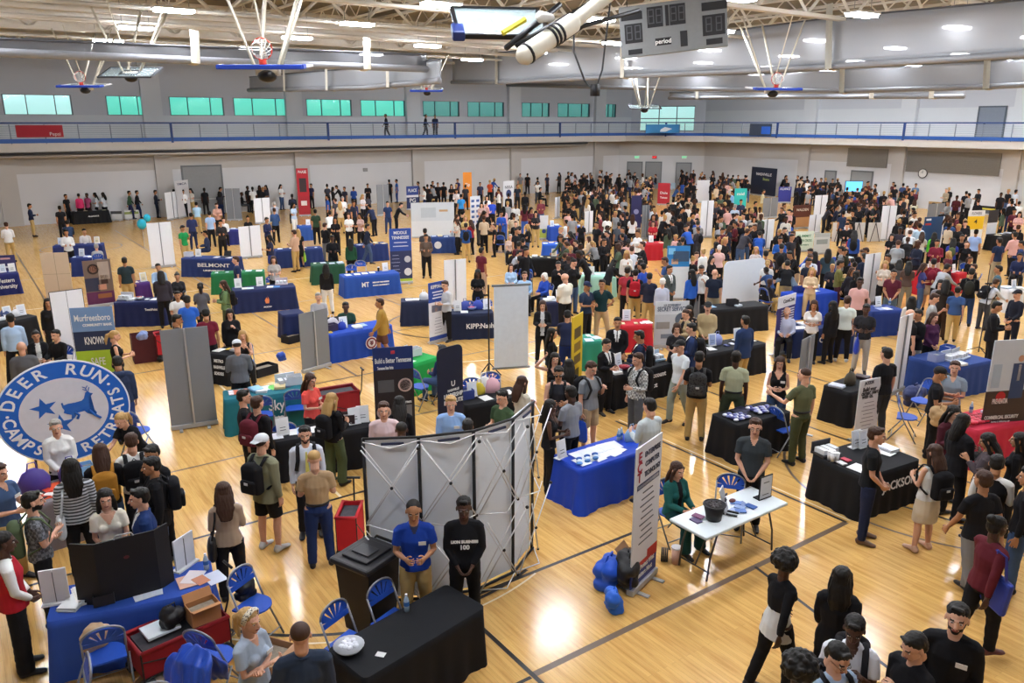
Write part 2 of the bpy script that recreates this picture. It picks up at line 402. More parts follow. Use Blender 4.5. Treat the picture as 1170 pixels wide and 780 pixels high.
def bot_mesh(pose, sex, kind, lod):
    k = ('b', pose, sex, kind, lod)
    if k in _CL: return _CL[k]
    J = SK(pose, sex); mb = MB(); T = J['T']
    mb.loft([T @ Vector((0, .005, .10)), T @ Vector((0, .005, .02)), Vector((0, .01, J['hipL'].z-.04))], [(.142, .102), (.160, .114), (.15, .115)], n=14)
    sit = J['knL'].y < -.3
    if kind == 'sk':
        if sit: mb.loft([(0, 0, J['hipL'].z), (J['knL']+J['knR'])/2], [(.19, .13), (.17, .09)], n=14)
        else: mb.loft([(0, .005, J['hipL'].z), (0, .0, J['hipL'].z-.22), (0, -.01, J['hipL'].z-.40)], [(.178, .13), (.20, .15), (.19, .14)], n=16, cap=False)
    else:
        w = 1.25 if kind == 'wd' else 1.0
        for n in 'LR':
            h, kn, an = J['hip'+n], J['kn'+n], J['an'+n]
            if kind == 'sh': mb.loft([h, h.lerp(kn, .45), h.lerp(kn, .88)], [.1, .098, .092], n=12, cap=False)
            else: mb.loft([h, h.lerp(kn, .45), kn, kn.lerp(an, .45), an+(an-kn)*.02], [.1, .093, .073*w, .068*w, .058*w*w], n=12, cap=False)
    me = remesh(mb, .0125 if lod == 0 else .024, 2, 'trousers')
    if lod == 0:
        ripple(me, lambda c: noise.noise(Vector((c.x*10, c.y*10, c.z*16))), .006)
    _CL[k] = me; return me
def shoe_mesh(pose, sex, n, lod):
    k = ('s', pose, sex, n, lod)
    if k in _CL: return _CL[k]
    J = SK(pose, sex); mb = MB(); he, to, an = J['he'+n], J['to'+n], J['an'+n]
    d = (to-he).normalized()
    mb.loft([he+Vector((0, .012, .0)), he.lerp(to, .45)+Vector((0, 0, .018)), to.lerp(he, .12), to+d*.02], [(.039, .036), (.043, .042), (.046, .028), (.034, .02)], n=10)
    mb.loft([he+Vector((0, .01, .01)), an+Vector((0, .005, .02))], [.042, .042], n=8)
    me = remesh(mb, .008 if lod == 0 else .018, 1, 'shoe')
    lo = min(v.co.z for v in me.vertices); 
    if lo < .0:
        for v in me.vertices: v.co.z = max(v.co.z, 0.001)
    _CL[k] = me; return me
def hair_mesh(style, lod):
    k = ('h', style, lod)
    if k in _CL: return _CL[k]
    mb = MB(); vx = .009 if lod == 0 else .016
    cap = lambda g=0: (mb.ell((0, .026, .058+g*.3), (.083+g, .096+g, .074+g), 16), mb.ell((0, .052, .01), (.080+g, .068+g, .088+g), 14))
    if style == 'S': cap(); mb.loft([(.03, -.052, .105), (-.04, -.048, .112)], [.022, .02], n=8)
    elif style == 'Z': mb.ell((0, .026, .046), (.079, .092, .078), 16)             # shaved or very short
    elif style == 'L':
        cap(.004); mb.loft([(0, .055, .02), (0, .085, -.1), (0, .1, -.22), (0, .105, -.36)], [(.085, .05), (.105, .05), (.11, .042), (.07, .02)], n=12)
        for s in (1, -1): mb.loft([(s*.07, -.03, .05), (s*.085, .0, -.06), (s*.09, .0, -.17), (s*.08, -.03, -.27)], [.025, .028, .028, .014], n=8)
    elif style == 'B': cap(); mb.ell((0, .10, .10), (.05, .05, .05), 10)
    elif style == 'P': cap(); mb.loft([(0, .10, .05), (0, .155, .0), (0, .165, -.12), (0, .14, -.22)], [.025, .04, .035, .015], n=10)
    elif style == 'A':
        mb.ell((0, .03, .06), (.135, .13, .125), 16)
        for i in range(60):
            a, b = random.random()*6.28, random.random()*2-.5; r = .125
            mb.ell((math.cos(a)*math.cos(b)*r, .03+math.sin(a)*math.cos(b)*r*(1 if math.sin(a) > -.5 else .8), .06+math.sin(b)*r*.95), (.026, .026, .026), 6)
    elif style == 'R':                                                             # braids
        cap()
        for i in range(11):
            a = PI*(i/10); x, y = .08*math.cos(a), .02+.085*math.sin(a)
            mb.loft([(x, y, .04), (x*1.15, y*1.15, -.08), (x*1.05, y*1.25, -.2), (x*.9, y*1.2, -.3)], [.016, .015, .014, .011], n=6)
    elif style == 'U':                                                             # bob
        cap(.005); mb.loft([(0, .05, .03), (0, .06, -.06), (0, .055, -.12)], [(.09, .055), (.105, .06), (.09, .045)], n=12)
        for s in (1, -1): mb.loft([(s*.07, -.04, .04), (s*.088, -.02, -.05), (s*.08, -.02, -.12)], [.026, .03, .018], n=8)
    elif style in 'CX':                                                             # cap
        mb.ell((0, .018, .060), (.086, .100, .074), 16)
        s = -1 if style == 'C' else 1
        mb.loft([(0, .01+s*.07, .055), (0, .01+s*.165, .038)], [(.075, .01), (.055, .008)], n=12)
    me = remesh(mb, vx, 1, 'hair')
    if style not in 'CXZ':
        ripple(me, lambda c: noise.noise(Vector((c.x*70, c.y*70, c.z*14))), .006)
    _CL[k] = me; return me
_FAR = {}
def far_mesh(pose, sex, bk, hs):
    k = (pose, sex, bk, hs)
    if k in _FAR: return _FAR[k]
    J = SK(pose, sex); I = Matrix.Identity(4)
    mb = MB(); body_prims(mb, J, sex); b = remesh(mb, .034, 1)
    mb = MB(); head_prims(mb); hd = remesh(mb, .022, 1)
    mb = MB(); mb2 = MB()
    h = join_meshes([(hair_mesh(hs, 1), None, None)])
    parts = [(b, None, 0), (hd, J['H'], 0), (top_lo(pose, sex, 'long'), None, 1), (top_lo(pose, sex, 'tee'), None, 1) , (bot_lo(pose, sex, bk), None, 2), (h, J['H'], 3)]
    parts.pop(3) if random.random() < .5 else parts.pop(2)
    for n in 'LR': parts.append((shoe_mesh(pose, sex, n, 1), None, 4))
    for n in 'LR':
        q = MB(); q.ell(J['wr'+n]+J['fd'+n]*.08, (.032, .04, .055), 6); parts.append((q.mesh(), None, 0))
    me = join_meshes(parts, 'person'); _FAR[k] = me; return me
def top_lo(p, s, k): return top_mesh(p, s, k, 1)
def bot_lo(p, s, k): return bot_mesh(p, s, k, 1)
SKIN = dict(l='#d9a68a', m='#b07e5c', t='#8a5a3c', d='#4b3024')
HAIRC = dict(k='#15120f', b='#3c2519', y='#b08d58', g='#9a9690', r='#6d3320', w='#e2dfd8', n='#1c2748', R='#a81f2c', K='#15151a', L='#c9ccd0')
TOPW = dict(tkt='tucked-in shirt', tkl='tucked-in long-sleeved shirt', tee='T-shirt', polo='polo shirt', long='long-sleeved top', jacket='jacket', suit='suit jacket', tank='sleeveless top', hoodie='hoodie', vest='vest', dress='dress', crop='bolero', blouse='blouse')
TOPN = dict(tkt='shirt', tkl='shirt', tee='shirt', polo='shirt', long='shirt', jacket='jacket', suit='suit_jacket', tank='top', hoodie='hoodie', vest='vest', dress='dress', crop='bolero', blouse='blouse')
BOTW = dict(tr='trousers', wd='wide trousers', sh='shorts', sk='skirt'); BOTN = dict(tr='trousers', wd='trousers', sh='shorts', sk='skirt')
HAIRW = dict(S='short %s hair', Z='cropped %s hair', L='long %s hair', B='%s hair in a bun', P='%s ponytail', A='curly %s hair', R='%s braids', U='%s bob', C='a %s cap', X='a %s cap worn backwards')
HCW = dict(k='black', b='brown', y='blond', g='grey', r='auburn', w='white', n='navy', R='red', K='black', L='pale grey')
FACES = dict(F=0, FR=45, R=90, BR=135, B=180, BL=225, L=270, FL=315)
PEOPLE = []      # (object, attribute phrase, place, pose words)
def cm(c, **k):
    """colour token, optionally with a pattern: G@plaid"""
    if '@' in c:
        a, kd = c.split('@'); return mat(a, .85, kind=kd, scale=dict(plaid=26, floral=14, leopard=26, camo=9, stripe=7)[kd])
    return mat(c, k.get('rough', .85), spec=.2, scale=5)
def cword(c):
    if '@' in c: a, kd = c.split('@'); return dict(plaid='plaid', floral='patterned', leopard='patterned', camo='camouflage', stripe='striped')[kd]
    return CW.get(c, '')
def person(pos, yaw, pose, look, top, bot, h=None, ext=(), lod=None, wide=1.0, label=None, phrase=None):
    sex, sk, hs, hc = look[0], look[1], look[2], look[3]
    beard = 'beard' in ext
    J = SK(pose, sex)
    d = math.hypot(pos.x, pos.y)
    if lod is None: lod = 0 if d < 17 else (1 if d < 27 else 2)
    h = h or (1.76 if sex == 'm' else 1.66)
    sc = h/ (SK('stand', sex)['top']+.01)
    tk, tc = top.split('.', 1); bk, bc = bot.split('.', 1)
    tcs = tc.split(','); hcol = HAIRC.get(hc, '#222222')
    wide *= 1.06; S = (sc*wide, sc*wide, sc)
    shoe_c = 'K'
    for e in ext:
        if e.startswith('shoe='): shoe_c = e[5:]
    if lod == 2:
        me = far_mesh(pose if pose in ('stand', 'hold', 'walk', 'sit', 'lean', 'phone') else dict(walk2='walk', sit2='sit', chin='sit').get(pose, 'hold'), sex, bk if bk in ('tr', 'sk', 'sh') else 'tr', hs if hs in 'SLCAZBP' else 'S')
        r = obj('person', me, [mat(SKIN[sk], .6), cm(tcs[0]), cm(bc), mat(hcol, .6), mat(shoe_c, .5)])
    else:
        me = body_mesh(pose, sex, lod, beard)
        if not me.materials:
            pass
        r = obj('person', me, [mat(SKIN[sk], .55, spec=.4), mat('#8c4a44' if sk in 'lm' else '#5a2e2a', .5), mat(hcol if hs not in 'CX' else '#2a1d16', .7), mat(hcol if hs not in 'CX' else '#2a1d16', .8), mat('#e8e4de', .3), mat('#20140e', .2)])
        t = obj(TOPN.get(tk, 'shirt'), top_mesh(pose, sex, tk, lod), [cm(tcs[0]), (mat(SKIN[sk], .6) if tk in ('tank', 'blouse', 'dress', 'polo') and len(tcs) < 2 else cm(tcs[1] if len(tcs) > 1 else ('W' if tk == 'suit' else tcs[0]))), cm(tcs[2] if len(tcs) > 2 else (tcs[1] if len(tcs) > 1 else 'K'))], r)
        if bk != 'no': obj(BOTN[bk], bot_mesh(pose, sex, bk, lod), cm(bc), r)
        for n in 'LR': obj('shoe', shoe_mesh(pose, sex, n, lod), mat(shoe_c, .45), r)
        if hs != '0':
            hh = obj('cap' if hs in 'CX' else 'hair', hair_mesh(hs, lod), mat(hcol, .55 if hs not in 'CX' else .8, spec=.3), r); hh.matrix_local = J['H']
            if hs in 'CX':
                h2 = obj('hair', hair_mesh('Z', lod), mat('#2a1d16', .6), r); h2.matrix_local = J['H'] @ Matrix.Translation((0, .004, -.012))
        if tk == 'vest' and len(tcs) > 1: obj('shirt', top_mesh(pose, sex, 'long', lod), cm(tcs[1]), r)
        if tk == 'crop' and len(tcs) > 1: obj('shirt', top_mesh(pose, sex, 'under', lod), cm(tcs[1]), r)
        if 'badge' in ext and lod == 0:
            b = MB(); b.box((0, 0, 0), (.085, .006, .05)); o = b.build('name_tag', mat('#f2f2f0', .5), r); o.matrix_local = J['T'] @ Matrix.Translation((.085, -.138 if sex == 'm' else -.15, .36)) @ Matrix.Rotation(.12, 4, 'X')
        if 'tie' in ext:
            b = MB(); b.prism([(-.012, 0, .5), (.012, 0, .5), (.03, 0, .12), (0, 0, .08), (-.03, 0, .12)], (0, -.008, 0)); o = b.build('tie', mat('#d9cf6a'), r); o.matrix_local = J['T'] @ Matrix.Translation((0, -.128, 0))
        if 'belt' in ext:
            b = MB(); b.loft([(0, .005, .07), (0, .005, .105)], [(.156, .116)]*2, n=18, cap=False); o = b.build('belt', mat('K', .4), r, True); o.matrix_local = J['T']
        if 'glasses' in ext and lod == 0:
            b = MB()
            for s in (1, -1): b.tube([(s*.031+.019*math.cos(t*PI/5), -.097, .0+.015*math.sin(t*PI/5)) for t in range(11)], .0022, 4); b.tube([(s*.05, -.096, .004), (s*.078, -.0, .002)], .002, 4)
            o = b.build('glasses', mat('#1a1a1a', .3), r); o.matrix_local = J['H']
        if 'sunglasses' in ext and lod == 0:
            b = MB()
            for s in (1, -1): b.box((s*.031, -.098, 0), (.045, .006, .028)); b.tube([(s*.05, -.096, .004), (s*.08, -.0, .002)], .003, 4)
            o = b.build('sunglasses', mat('#0c0c0c', .1), r); o.matrix_local = J['H']
        if 'headband' in ext:
            b = MB(); b.loft([(-.09, .0, .02), (-.07, -.02, .10), (0, -.03, .138), (.07, -.02, .10), (.09, 0, .02)], [(.012, .028)]*5, n=8, cap=False); o = b.build('headband', mat('#d8cfb8', .8, kind='leopard', scale=60), r, True); o.matrix_local = J['H']
        for e in ext:
            if e.startswith('logo='):
                tx = e[5:].split('/')
                for i, q in enumerate(tx): lettering(r, q.replace('_', ' '), .075 if len(tx) > 1 and i else .045, J['T'] @ Matrix.Translation((0 if i or len(tx) > 1 else .08, -.165, .36-i*.075)) @ Matrix.Rotation(PI/2-.05, 4, 'X'), 'W', fw=.004)
            if e.startswith('cuff='):
                pass
    r.location = (pos.x, pos.y, 0); r.rotation_euler[2] = yaw; r.scale = S
    Mw = Matrix.Translation((pos.x, pos.y, 0)) @ Matrix.Rotation(yaw, 4, 'Z') @ Matrix.Diagonal((*S, 1))
    words = '%s, %s %s' % (HAIRW.get(hs, 'bald head') % HCW.get(hc, 'dark') if hs != '0' else 'bald head', cword(tcs[0]), TOPW.get(tk, 'top'))
    if tk != 'dress' and bk != 'no' and d < 40: words += ', %s %s' % (cword(bc), BOTW[bk])
    if label: r['label'] = label
    r['category'] = 'person'
    PEOPLE.append([r, words, pos, pose, tc, tk, label is not None, d])
    for e in ext:
        if e.startswith('bp='): backpack(Mw @ J['T'], e[3:], r, lod)
        elif e.startswith('bag='): tote(Mw @ (J['wrR']+Vector((0, 0, -.06))), e[4:], yaw, r)
        elif e.startswith('side='): shoulder_bag(Mw @ J['T'], e[5:], r)
        elif e == 'paper': held_paper(Mw, J, r)
        elif e == 'folder': held_paper(Mw, J, r, True)
    return r
WORN = []
_BPK = {}
def backpack(M, col, owner, lod):
    if lod == 2:
        if 'far' not in _BPK: mb = MB(); mb.ell((0, .2, .3), (.14, .09, .22), 10); mb.loft([(.1, .15, .45), (.1, .0, .55), (.1, -.12, .4), (.1, .1, .2)], [.02]*4, 6); mb.loft([(-.1, .15, .45), (-.1, .0, .55), (-.1, -.12, .4), (-.1, .1, .2)], [.02]*4, 6); _BPK['far'] = mb.mesh('backpack', True)
        o = obj('backpack', _BPK['far'], cm(col)); o.matrix_world = M; WORN.append((o, 'backpack', col, owner)); return
    if 'b' not in _BPK:
        mb = MB(); mb.box((0, .215, .28), (.30, .15, .42), bev=.05); mb.ell((0, .215, .47), (.13, .07, .06), 12); _BPK['b'] = remesh(mb, .016, 3, 'backpack')
        mb = MB(); mb.box((0, .305, .2), (.24, .06, .2), bev=.03); _BPK['p'] = remesh(mb, .014, 2, 'pocket')
        for s in (1, -1):
            mb = MB(); mb.loft([(s*.1, .15, .47), (s*.105, .06, .565), (s*.115, -.06, .53), (s*.12, -.15, .38), (s*.15, -.09, .2), (s*.15, .12, .12)], [(.028, .009)]*6, n=8); _BPK[s] = mb.mesh('strap', True)
        mb = MB(); mb.loft([(-.03, .16, .5), (0, .16, .54), (.03, .16, .5)], [.008]*3, 6); _BPK['h'] = mb.mesh('carry_loop', True)
        mb = MB(); mb.box((0, .337, .26), (.06, .006, .035)); _BPK['t'] = mb.mesh('patch')
    o = obj('backpack', _BPK['b'], cm(col))
    obj('pocket', _BPK['p'], cm(col), o); obj('strap', _BPK[1], cm(col), o); obj('strap', _BPK[-1], cm(col), o); obj('carry_loop', _BPK['h'], mat('D'), o); obj('patch', _BPK['t'], mat('#c9c9c9'), o)
    o.matrix_world = M; WORN.append((o, 'backpack', col, owner))
def tote(p, col, yaw, owner):
    mb = MB(); mb.loft([(0, 0, -.12), (0, 0, -.25), (0, 0, -.45), (0, 0, -.50)], [(.13, .025), (.16, .06), (.17, .07), (.15, .05)], n=14)
    me = remesh(mb, .015, 2, 'bag')
    o = obj('carrier_bag', me, mat(col, .45)); o.location = p; o.rotation_euler[2] = yaw+PI/2
    q = MB(); q.tube([(-.06, 0, -.13), (-.03, 0, -.02), (.03, 0, -.02), (.06, 0, -.13)], .008); q.build('handle', mat(col, .5), o)
    WORN.append((o, 'carrier bag', col, owner))
def shoulder_bag(M, col, owner):
    mb = MB(); mb.loft([(.2, .09, .1), (.21, .1, .0), (.21, .1, -.15), (.2, .1, -.18)], [(.05, .14), (.06, .15), (.06, .16), (.04, .12)], n=12)
    me = remesh(mb, .016, 2, 'bag'); o = obj('shoulder_bag', me, mat(col, .5))
    q = MB(); q.loft([(.2, .0, .1), (.17, -.04, .35), (.12, 0, .56), (.14, .13, .4), (.2, .18, .1)], [(.014, .006)]*5, n=6); q.build('strap', mat(col, .5), o)
    o.matrix_world = M; WORN.append((o, 'shoulder bag', col, owner))
def held_paper(Mw, J, owner, folder=False):
    p = (J['wrL']+J['fdL']*.1); mb = MB()
    if folder: mb.box((0, 0, 0), (.30, .012, .23), bev=.003)
    else: mb.box((0, 0, 0), (.22, .004, .29))
    o = mb.build('folder' if folder else 'paper', mat('#c9a76a' if folder else '#efefec', .6))
    d = J['fdL']
    o.matrix_world = Mw @ Matrix.Translation(p+Vector((0, -.03, .04 if not folder else -.06))) @ Matrix.Rotation(-.5 if not folder else 0, 4, 'X')
    WORN.append((o, 'manila folder' if folder else 'sheet of paper', '', owner))
# ================================================================ the hall
def raywall(x, y, axis, val):
    d = FW*FPX + RT*(x-585) + UP*(390-y); t = (val-(0 if axis != 2 else EYE))/d[axis]
    return Vector((0, 0, EYE))+d*t
def depthp(x, y, dep): return Vector((0, 0, EYE)) + (FW*FPX + RT*(x-585) + UP*(390-y))*(dep/FPX)
def wood_mat():
    m = bpy.data.materials.new('maple_floor'); m.use_nodes = True; nt = m.node_tree; b = nt.nodes['Principled BSDF']; L = nt.links.new
    tc = nt.nodes.new('ShaderNodeTexCoord'); mp = nt.nodes.new('ShaderNodeMapping'); mp.inputs['Rotation'].default_value[2] = PI/2
    L(tc.outputs['Object'], mp.inputs['Vector'])
    br = nt.nodes.new('ShaderNodeTexBrick'); br.inputs['Scale'].default_value = 1.0; br.inputs['Brick Width'].default_value = 1.5; br.inputs['Row Height'].default_value = .062
    br.inputs['Mortar Size'].default_value = .0012; br.inputs['Color1'].default_value = (*lin('#e2b56c'), 1); br.inputs['Color2'].default_value = (*lin('#d6a75f'), 1); br.inputs['Mortar'].default_value = (*lin('#b48c55'), 1)
    br.inputs['Bias'].default_value = -.25; L(mp.outputs['Vector'], br.inputs['Vector'])
    mp2 = nt.nodes.new('ShaderNodeMapping'); mp2.inputs['Scale'].default_value = (16, 1.3, 1); L(tc.outputs['Object'], mp2.inputs['Vector'])
    n = nt.nodes.new('ShaderNodeTexNoise'); n.inputs['Scale'].default_value = 1.0; n.inputs['Detail'].default_value = 4; L(mp2.outputs['Vector'], n.inputs['Vector'])
    rp = nt.nodes.new('ShaderNodeValToRGB'); rp.color_ramp.elements[0].position = .33; rp.color_ramp.elements[0].color = (.78, .68, .54, 1); rp.color_ramp.elements[1].position = .55; rp.color_ramp.elements[1].color = (1, 1, 1, 1)
    L(n.outputs['Fac'], rp.inputs['Fac'])
    mx = nt.nodes.new('ShaderNodeMix'); mx.data_type = 'RGBA'; mx.blend_type = 'MULTIPLY'; mx.inputs['Factor'].default_value = .75
    L(br.outputs['Color'], mx.inputs[6]); L(rp.outputs['Color'], mx.inputs[7]); L(mx.outputs[2], b.inputs['Base Color'])
    b.inputs['Roughness'].default_value = .17; b.inputs['Specular IOR Level'].default_value = .45
    bp = nt.nodes.new('ShaderNodeBump'); bp.inputs['Strength'].default_value = .06; bp.inputs['Distance'].default_value = .01; L(n.outputs['Fac'], bp.inputs['Height']); L(bp.outputs['Normal'], b.inputs['Normal'])
    return m
def build_room():
    mb = MB(); mb.box((22, 27, -.05), (80, 70, .1)); struct('floor', mb, wood_mat())
    wl = mat('#bdb9b4', .8, var=.03, scale=.8); wl2 = mat('#d2d2d3', .8, var=.03, scale=.8); wu = mat('#dde0e6', .8, var=.02, scale=.5); wu2 = mat('#eceff2', .8, var=.02, scale=.5)
    # lower walls: light block below, warm paint above
    def wall(name, a, b, z0, z1, m, th=.3):
        a, b = Vector((*a, 0)), Vector((*b, 0)); d = (b-a); L = d.length; d.normalize(); n = Vector((-d.y, d.x, 0))
        mb = MB(); mb.prism([a+Vector((0, 0, z0)), b+Vector((0, 0, z0)), b+Vector((0, 0, z1)), a+Vector((0, 0, z1))], n*th); return struct(name, mb, m)
    P1, P2 = (51.5, NY), (EX, 50.2)
    for nm, a, b in (('wall_north', (-14, NY), P1), ('wall_northeast', P1, P2), ('wall_east', P2, (EX, 8))):
        wall(nm, a, b, 0, 3.0, wl2); wall(nm+'_upper_band', a, b, 3.0, 4.35, wl)
    # pilasters on the lower wall, upper wall
    def pil(x, side, z0, z1, w, m, wv=.25):
        mb = MB()
        if side == 'n': p = raywall(x, 200, 1, NY if z0 < 2 else NY+4.3); mb.box((p.x, p.y-wv/2, (z0+z1)/2), (w, wv, z1-z0))
        else: p = raywall(x, 200, 0, EX if z0 < 2 else EX+4.3); mb.box((p.x-wv/2, p.y, (z0+z1)/2), (wv, w, z1-z0))
        struct('trim_pilaster', mb, m)
    for x in (7, 187, 345, 477, 588, 682): pil(x, 'n', 0, 4.35, 1.0, wl)
    for x in (918, 1026, 1156): pil(x, 'e', 0, 4.35, .9, wl)
    # balcony slab and rail line
    rail = [(-14, NY-1.2), (47, NY-1.2), (50.5, NY-1.9), (53.4, NY-4), (55.0, NY-7), (EX-1.2, NY-10.5), (EX-1.2, 8)]
    back = [(EX+4.4, 8), (EX+4.4, NY+4.4), (-14, NY+4.4)]
    mb = MB(); mb.prism([(x, y, 4.3) for x, y in rail+back], (0, 0, .5)); struct('slab_balcony', mb, mat('#cdc8c0', .7, var=.03))
    def strip(z, h, off, m, name):
        mb = MB()
        for i in range(len(rail)-1):
            a, b = Vector((*rail[i], 0)), Vector((*rail[i+1], 0)); d = (b-a).normalized(); n = Vector((d.y, -d.x, 0))
            mb.prism([a+n*off+Vector((0, 0, z)), b+n*off+Vector((0, 0, z)), b+n*off+Vector((0, 0, z+h)), a+n*off+Vector((0, 0, z+h))], -n*.05)
        return mb
    blue = mat('#2f5ca8', .45); navy = mat('#2a4580', .45)
    # the rail: one thing with parts
    r = empty('balcony_railing', (20, NY-1.2, 4.8)); tag(r, 'blue balcony railing with thin wires running round the upper running track', 'railing')
    def part(mb, nm, m):
        o = mb.build(nm, m); o.parent = r; o.matrix_parent_inverse = Matrix.Translation((-20, -(NY-1.2), -4.8)); return o
    part(strip(4.80, .24, .03, 0, ''), 'kick_board', blue); part(strip(5.88, .09, .02, 0, ''), 'top_rail', navy)
    mb = MB()
    for k in range(6):
        q = strip(5.12+k*.12, .018, 0, 0, '')
        me = q.mesh(); mb.bm.from_mesh(me)
    part(mb, 'wires', mat('#aab3c0', .4))
    pts = []
    for i in range(len(rail)-1):
        a, b = Vector((*rail[i], 0)), Vector((*rail[i+1], 0)); L = (b-a).length; n = max(1, round(L/1.75))
        pts += [a.lerp(b, k/n) for k in range(n)]
    ps = MB().__class__(); ps.box((0, 0, 5.3), (.05, .05, 1.1)); pm = ps.mesh('baluster'); pb = MB(); pb.box((0, 0, 5.3), (.13, .13, 1.16)); pbm = pb.mesh('post')
    for k, p in enumerate(pts):
        o = obj('post' if k % 6 == 3 else 'baluster', pbm if k % 6 == 3 else pm, navy if k % 6 == 3 else mat('#7f8896', .4)); o.parent = r; o.location = Vector((p.x-20, p.y-(NY-1.2), -4.8))
    # conduit runs under the slab
    for z, m, y in ((4.2, 'D', .35), (4.05, '#b9b4ac', .15)):
        mb = MB(); mb.tube([(-13, NY-1.0-y, z), (46.5, NY-1.0-y, z)], .07 if z > 4.1 else .09, 8); tag(mb.build('ceiling_conduit', mat(m, .3, metal=.4), smooth=True), 'dark conduit under the balcony edge' if z > 4.1 else 'silver conduit under the balcony edge', 'conduit')
    # upper walls with window openings
    Yu = NY+4.3; z0, z1, CE = 4.8, 11.8, 11.7
    wins = [(4, 83), (122, 170), (194, 256), (267, 331), (350, 402), (412, 463), (483, 525), (534, 576), (596, 628), (637, 674), (691, 704)]
    xs = [(raywall(a, 125, 1, Yu).x, raywall(b, 125, 1, Yu).x) for a, b in wins]
    mb = MB(); mb.box(((-14+57)/2, Yu+.15, (z0+6.42)/2), (71, .3, 6.42-z0)); struct('wall_north_track', mb, wu2)
    mb = MB(); mb.box(((-14+57)/2, Yu+.15, (7.66+z1)/2), (71, .3, z1-7.66))
    e = -14.0
    for a, b in xs+[(57.0, 57.0)]:
        if a > e: mb.box(((a+e)/2, Yu+.15, 7.04), (a-e, .3, 1.24))
        e = b
    struct('wall_north_track_upper', mb, wu)
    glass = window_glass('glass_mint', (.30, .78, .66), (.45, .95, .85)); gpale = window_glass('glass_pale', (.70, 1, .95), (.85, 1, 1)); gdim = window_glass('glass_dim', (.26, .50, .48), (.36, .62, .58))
    for i, (a, b) in enumerate(xs):
        w = empty('window_%d' % (i+1), ((a+b)/2, Yu, 6.42)); w['kind'] = 'structure'
        mb = MB(); t = .07; W = b-a
        for cx, cz, sx, sz in ((0, 0, W, t), (0, 1.24, W, t), (-W/2+t/2, .62, t, 1.24), (W/2-t/2, .62, t, 1.24), (-W/6 if W > 1.2 else 0, .62, t*.7, 1.24), (W/4 if W > 1.2 else .01, .62, t*.7, 1.24)): mb.box((cx, .06, cz), (sx, .1, sz))
        mb.build('window_frame', mat('#5c6b70', .5), w)
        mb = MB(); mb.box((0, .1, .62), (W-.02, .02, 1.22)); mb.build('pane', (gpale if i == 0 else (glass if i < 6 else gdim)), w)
    for x in (182, 340, 473, 586, 682): pil(x, 'n', 4.8, 11.6, 1.25, wu2, .35)
    # corner and east track walls
    a, b = Vector((57, Yu, 0)), Vector((EX+4.3, NY-1.5, 0))
    wall('wall_corner_track', (57, Yu), (EX+4.3, NY-1.5), 4.8, 5.1, wu2); wall('wall_corner_track_upper', (57, Yu), (EX+4.3, NY-1.5), 7.5, CE, wu)
    d = (b-a).normalized(); L = (b-a).length; M = basis(a+Vector((0, 0, 5.1)), d, Vector((-d.y, d.x, 0)), Vector((0, 0, 1)))
    mb = MB(); mb.box((L*.06, .15, 1.2), (L*.12, .3, 2.4), M); mb.box((L*.93, .15, 1.2), (L*.14, .3, 2.4), M); struct('wall_corner_track_pier', mb, wu)
    w = empty('window_12'); w['kind'] = 'structure'; w.matrix_world = M
    mb = MB()
    for k in (.12, .38, .62, .86): mb.box((L*k, .1, 1.2), (.08, .1, 2.4))
    for z in (.04, 1.2, 2.36): mb.box((L*.5, .1, z), (L*.74, .1, .08))
    mb.build('window_frame', mat('#5c6b70', .5), w); mb = MB(); mb.box((L*.5, .14, 1.2), (L*.74, .02, 2.36)); mb.build('pane', gpale, w)
    mb = MB(); mb.box((EX+4.45, (8+NY-1.5)/2, 5.9), (.3, NY-9.5, 2.2)); struct('wall_east_track', mb, wu2)
    mb = MB(); mb.box((EX+4.45, (8+NY-1.5)/2, 9.35), (.3, NY-9.5, 4.7)); struct('wall_east_track_upper', mb, wu)
    for x in (921, 1031, 1159): pil(x, 'e', 4.8, 11.6, 1.2, wu2, .35)
    # far side walls that close the hall (behind the balcony where the photo was taken)
    mb = MB(); mb.box((-14.1, 26, 5.9), (.2, 76, 11.8)); struct('wall_west', mb, wu)
    mb = MB(); mb.box((23, -8, 5.9), (78, .2, 11.8)); struct('wall_south', mb, wu)
    mb = MB(); mb.box((EX+4.6, 0, 5.9), (.2, 17, 11.8)); struct('wall_east_south', mb, wu)
    # doors, louvres
    def on_wall(xa, xb, ya, yb, side, dep=.06):
        ax, v = (1, NY) if side == 'n' else (0, EX)
        if side == 'c':
            A = Vector((51.5, NY, 0)); B = Vector((57, 50.2, 0)); nrm = Vector((-(B-A).y, (B-A).x, 0)).normalized()
            def hit(x, y):
                dd = FW*FPX + RT*(x-585) + UP*(390-y); o = Vector((0, 0, EYE)); t = (A-o).dot(nrm)/dd.dot(nrm); return o+dd*t
            p, q = hit(xa, ya), hit(xb, ya); p2 = hit(xa, yb)
        else: p, q = raywall(xa, ya, ax, v), raywall(xb, ya, ax, v); p2 = raywall(xa, yb, ax, v)
        xx = (q-p); w = math.hypot(xx.x, xx.y); xx.z = 0; xx.normalize()
        nn = Vector((xx.y, -xx.x, 0)); return (p.x+q.x)/2, (p.y+q.y)/2, min(p.z, p2.z), w, abs(p.z-p2.z), basis(Vector(((p.x+q.x)/2, (p.y+q.y)/2, 0)), xx, -nn, Vector((0, 0, 1)))
    k = 0
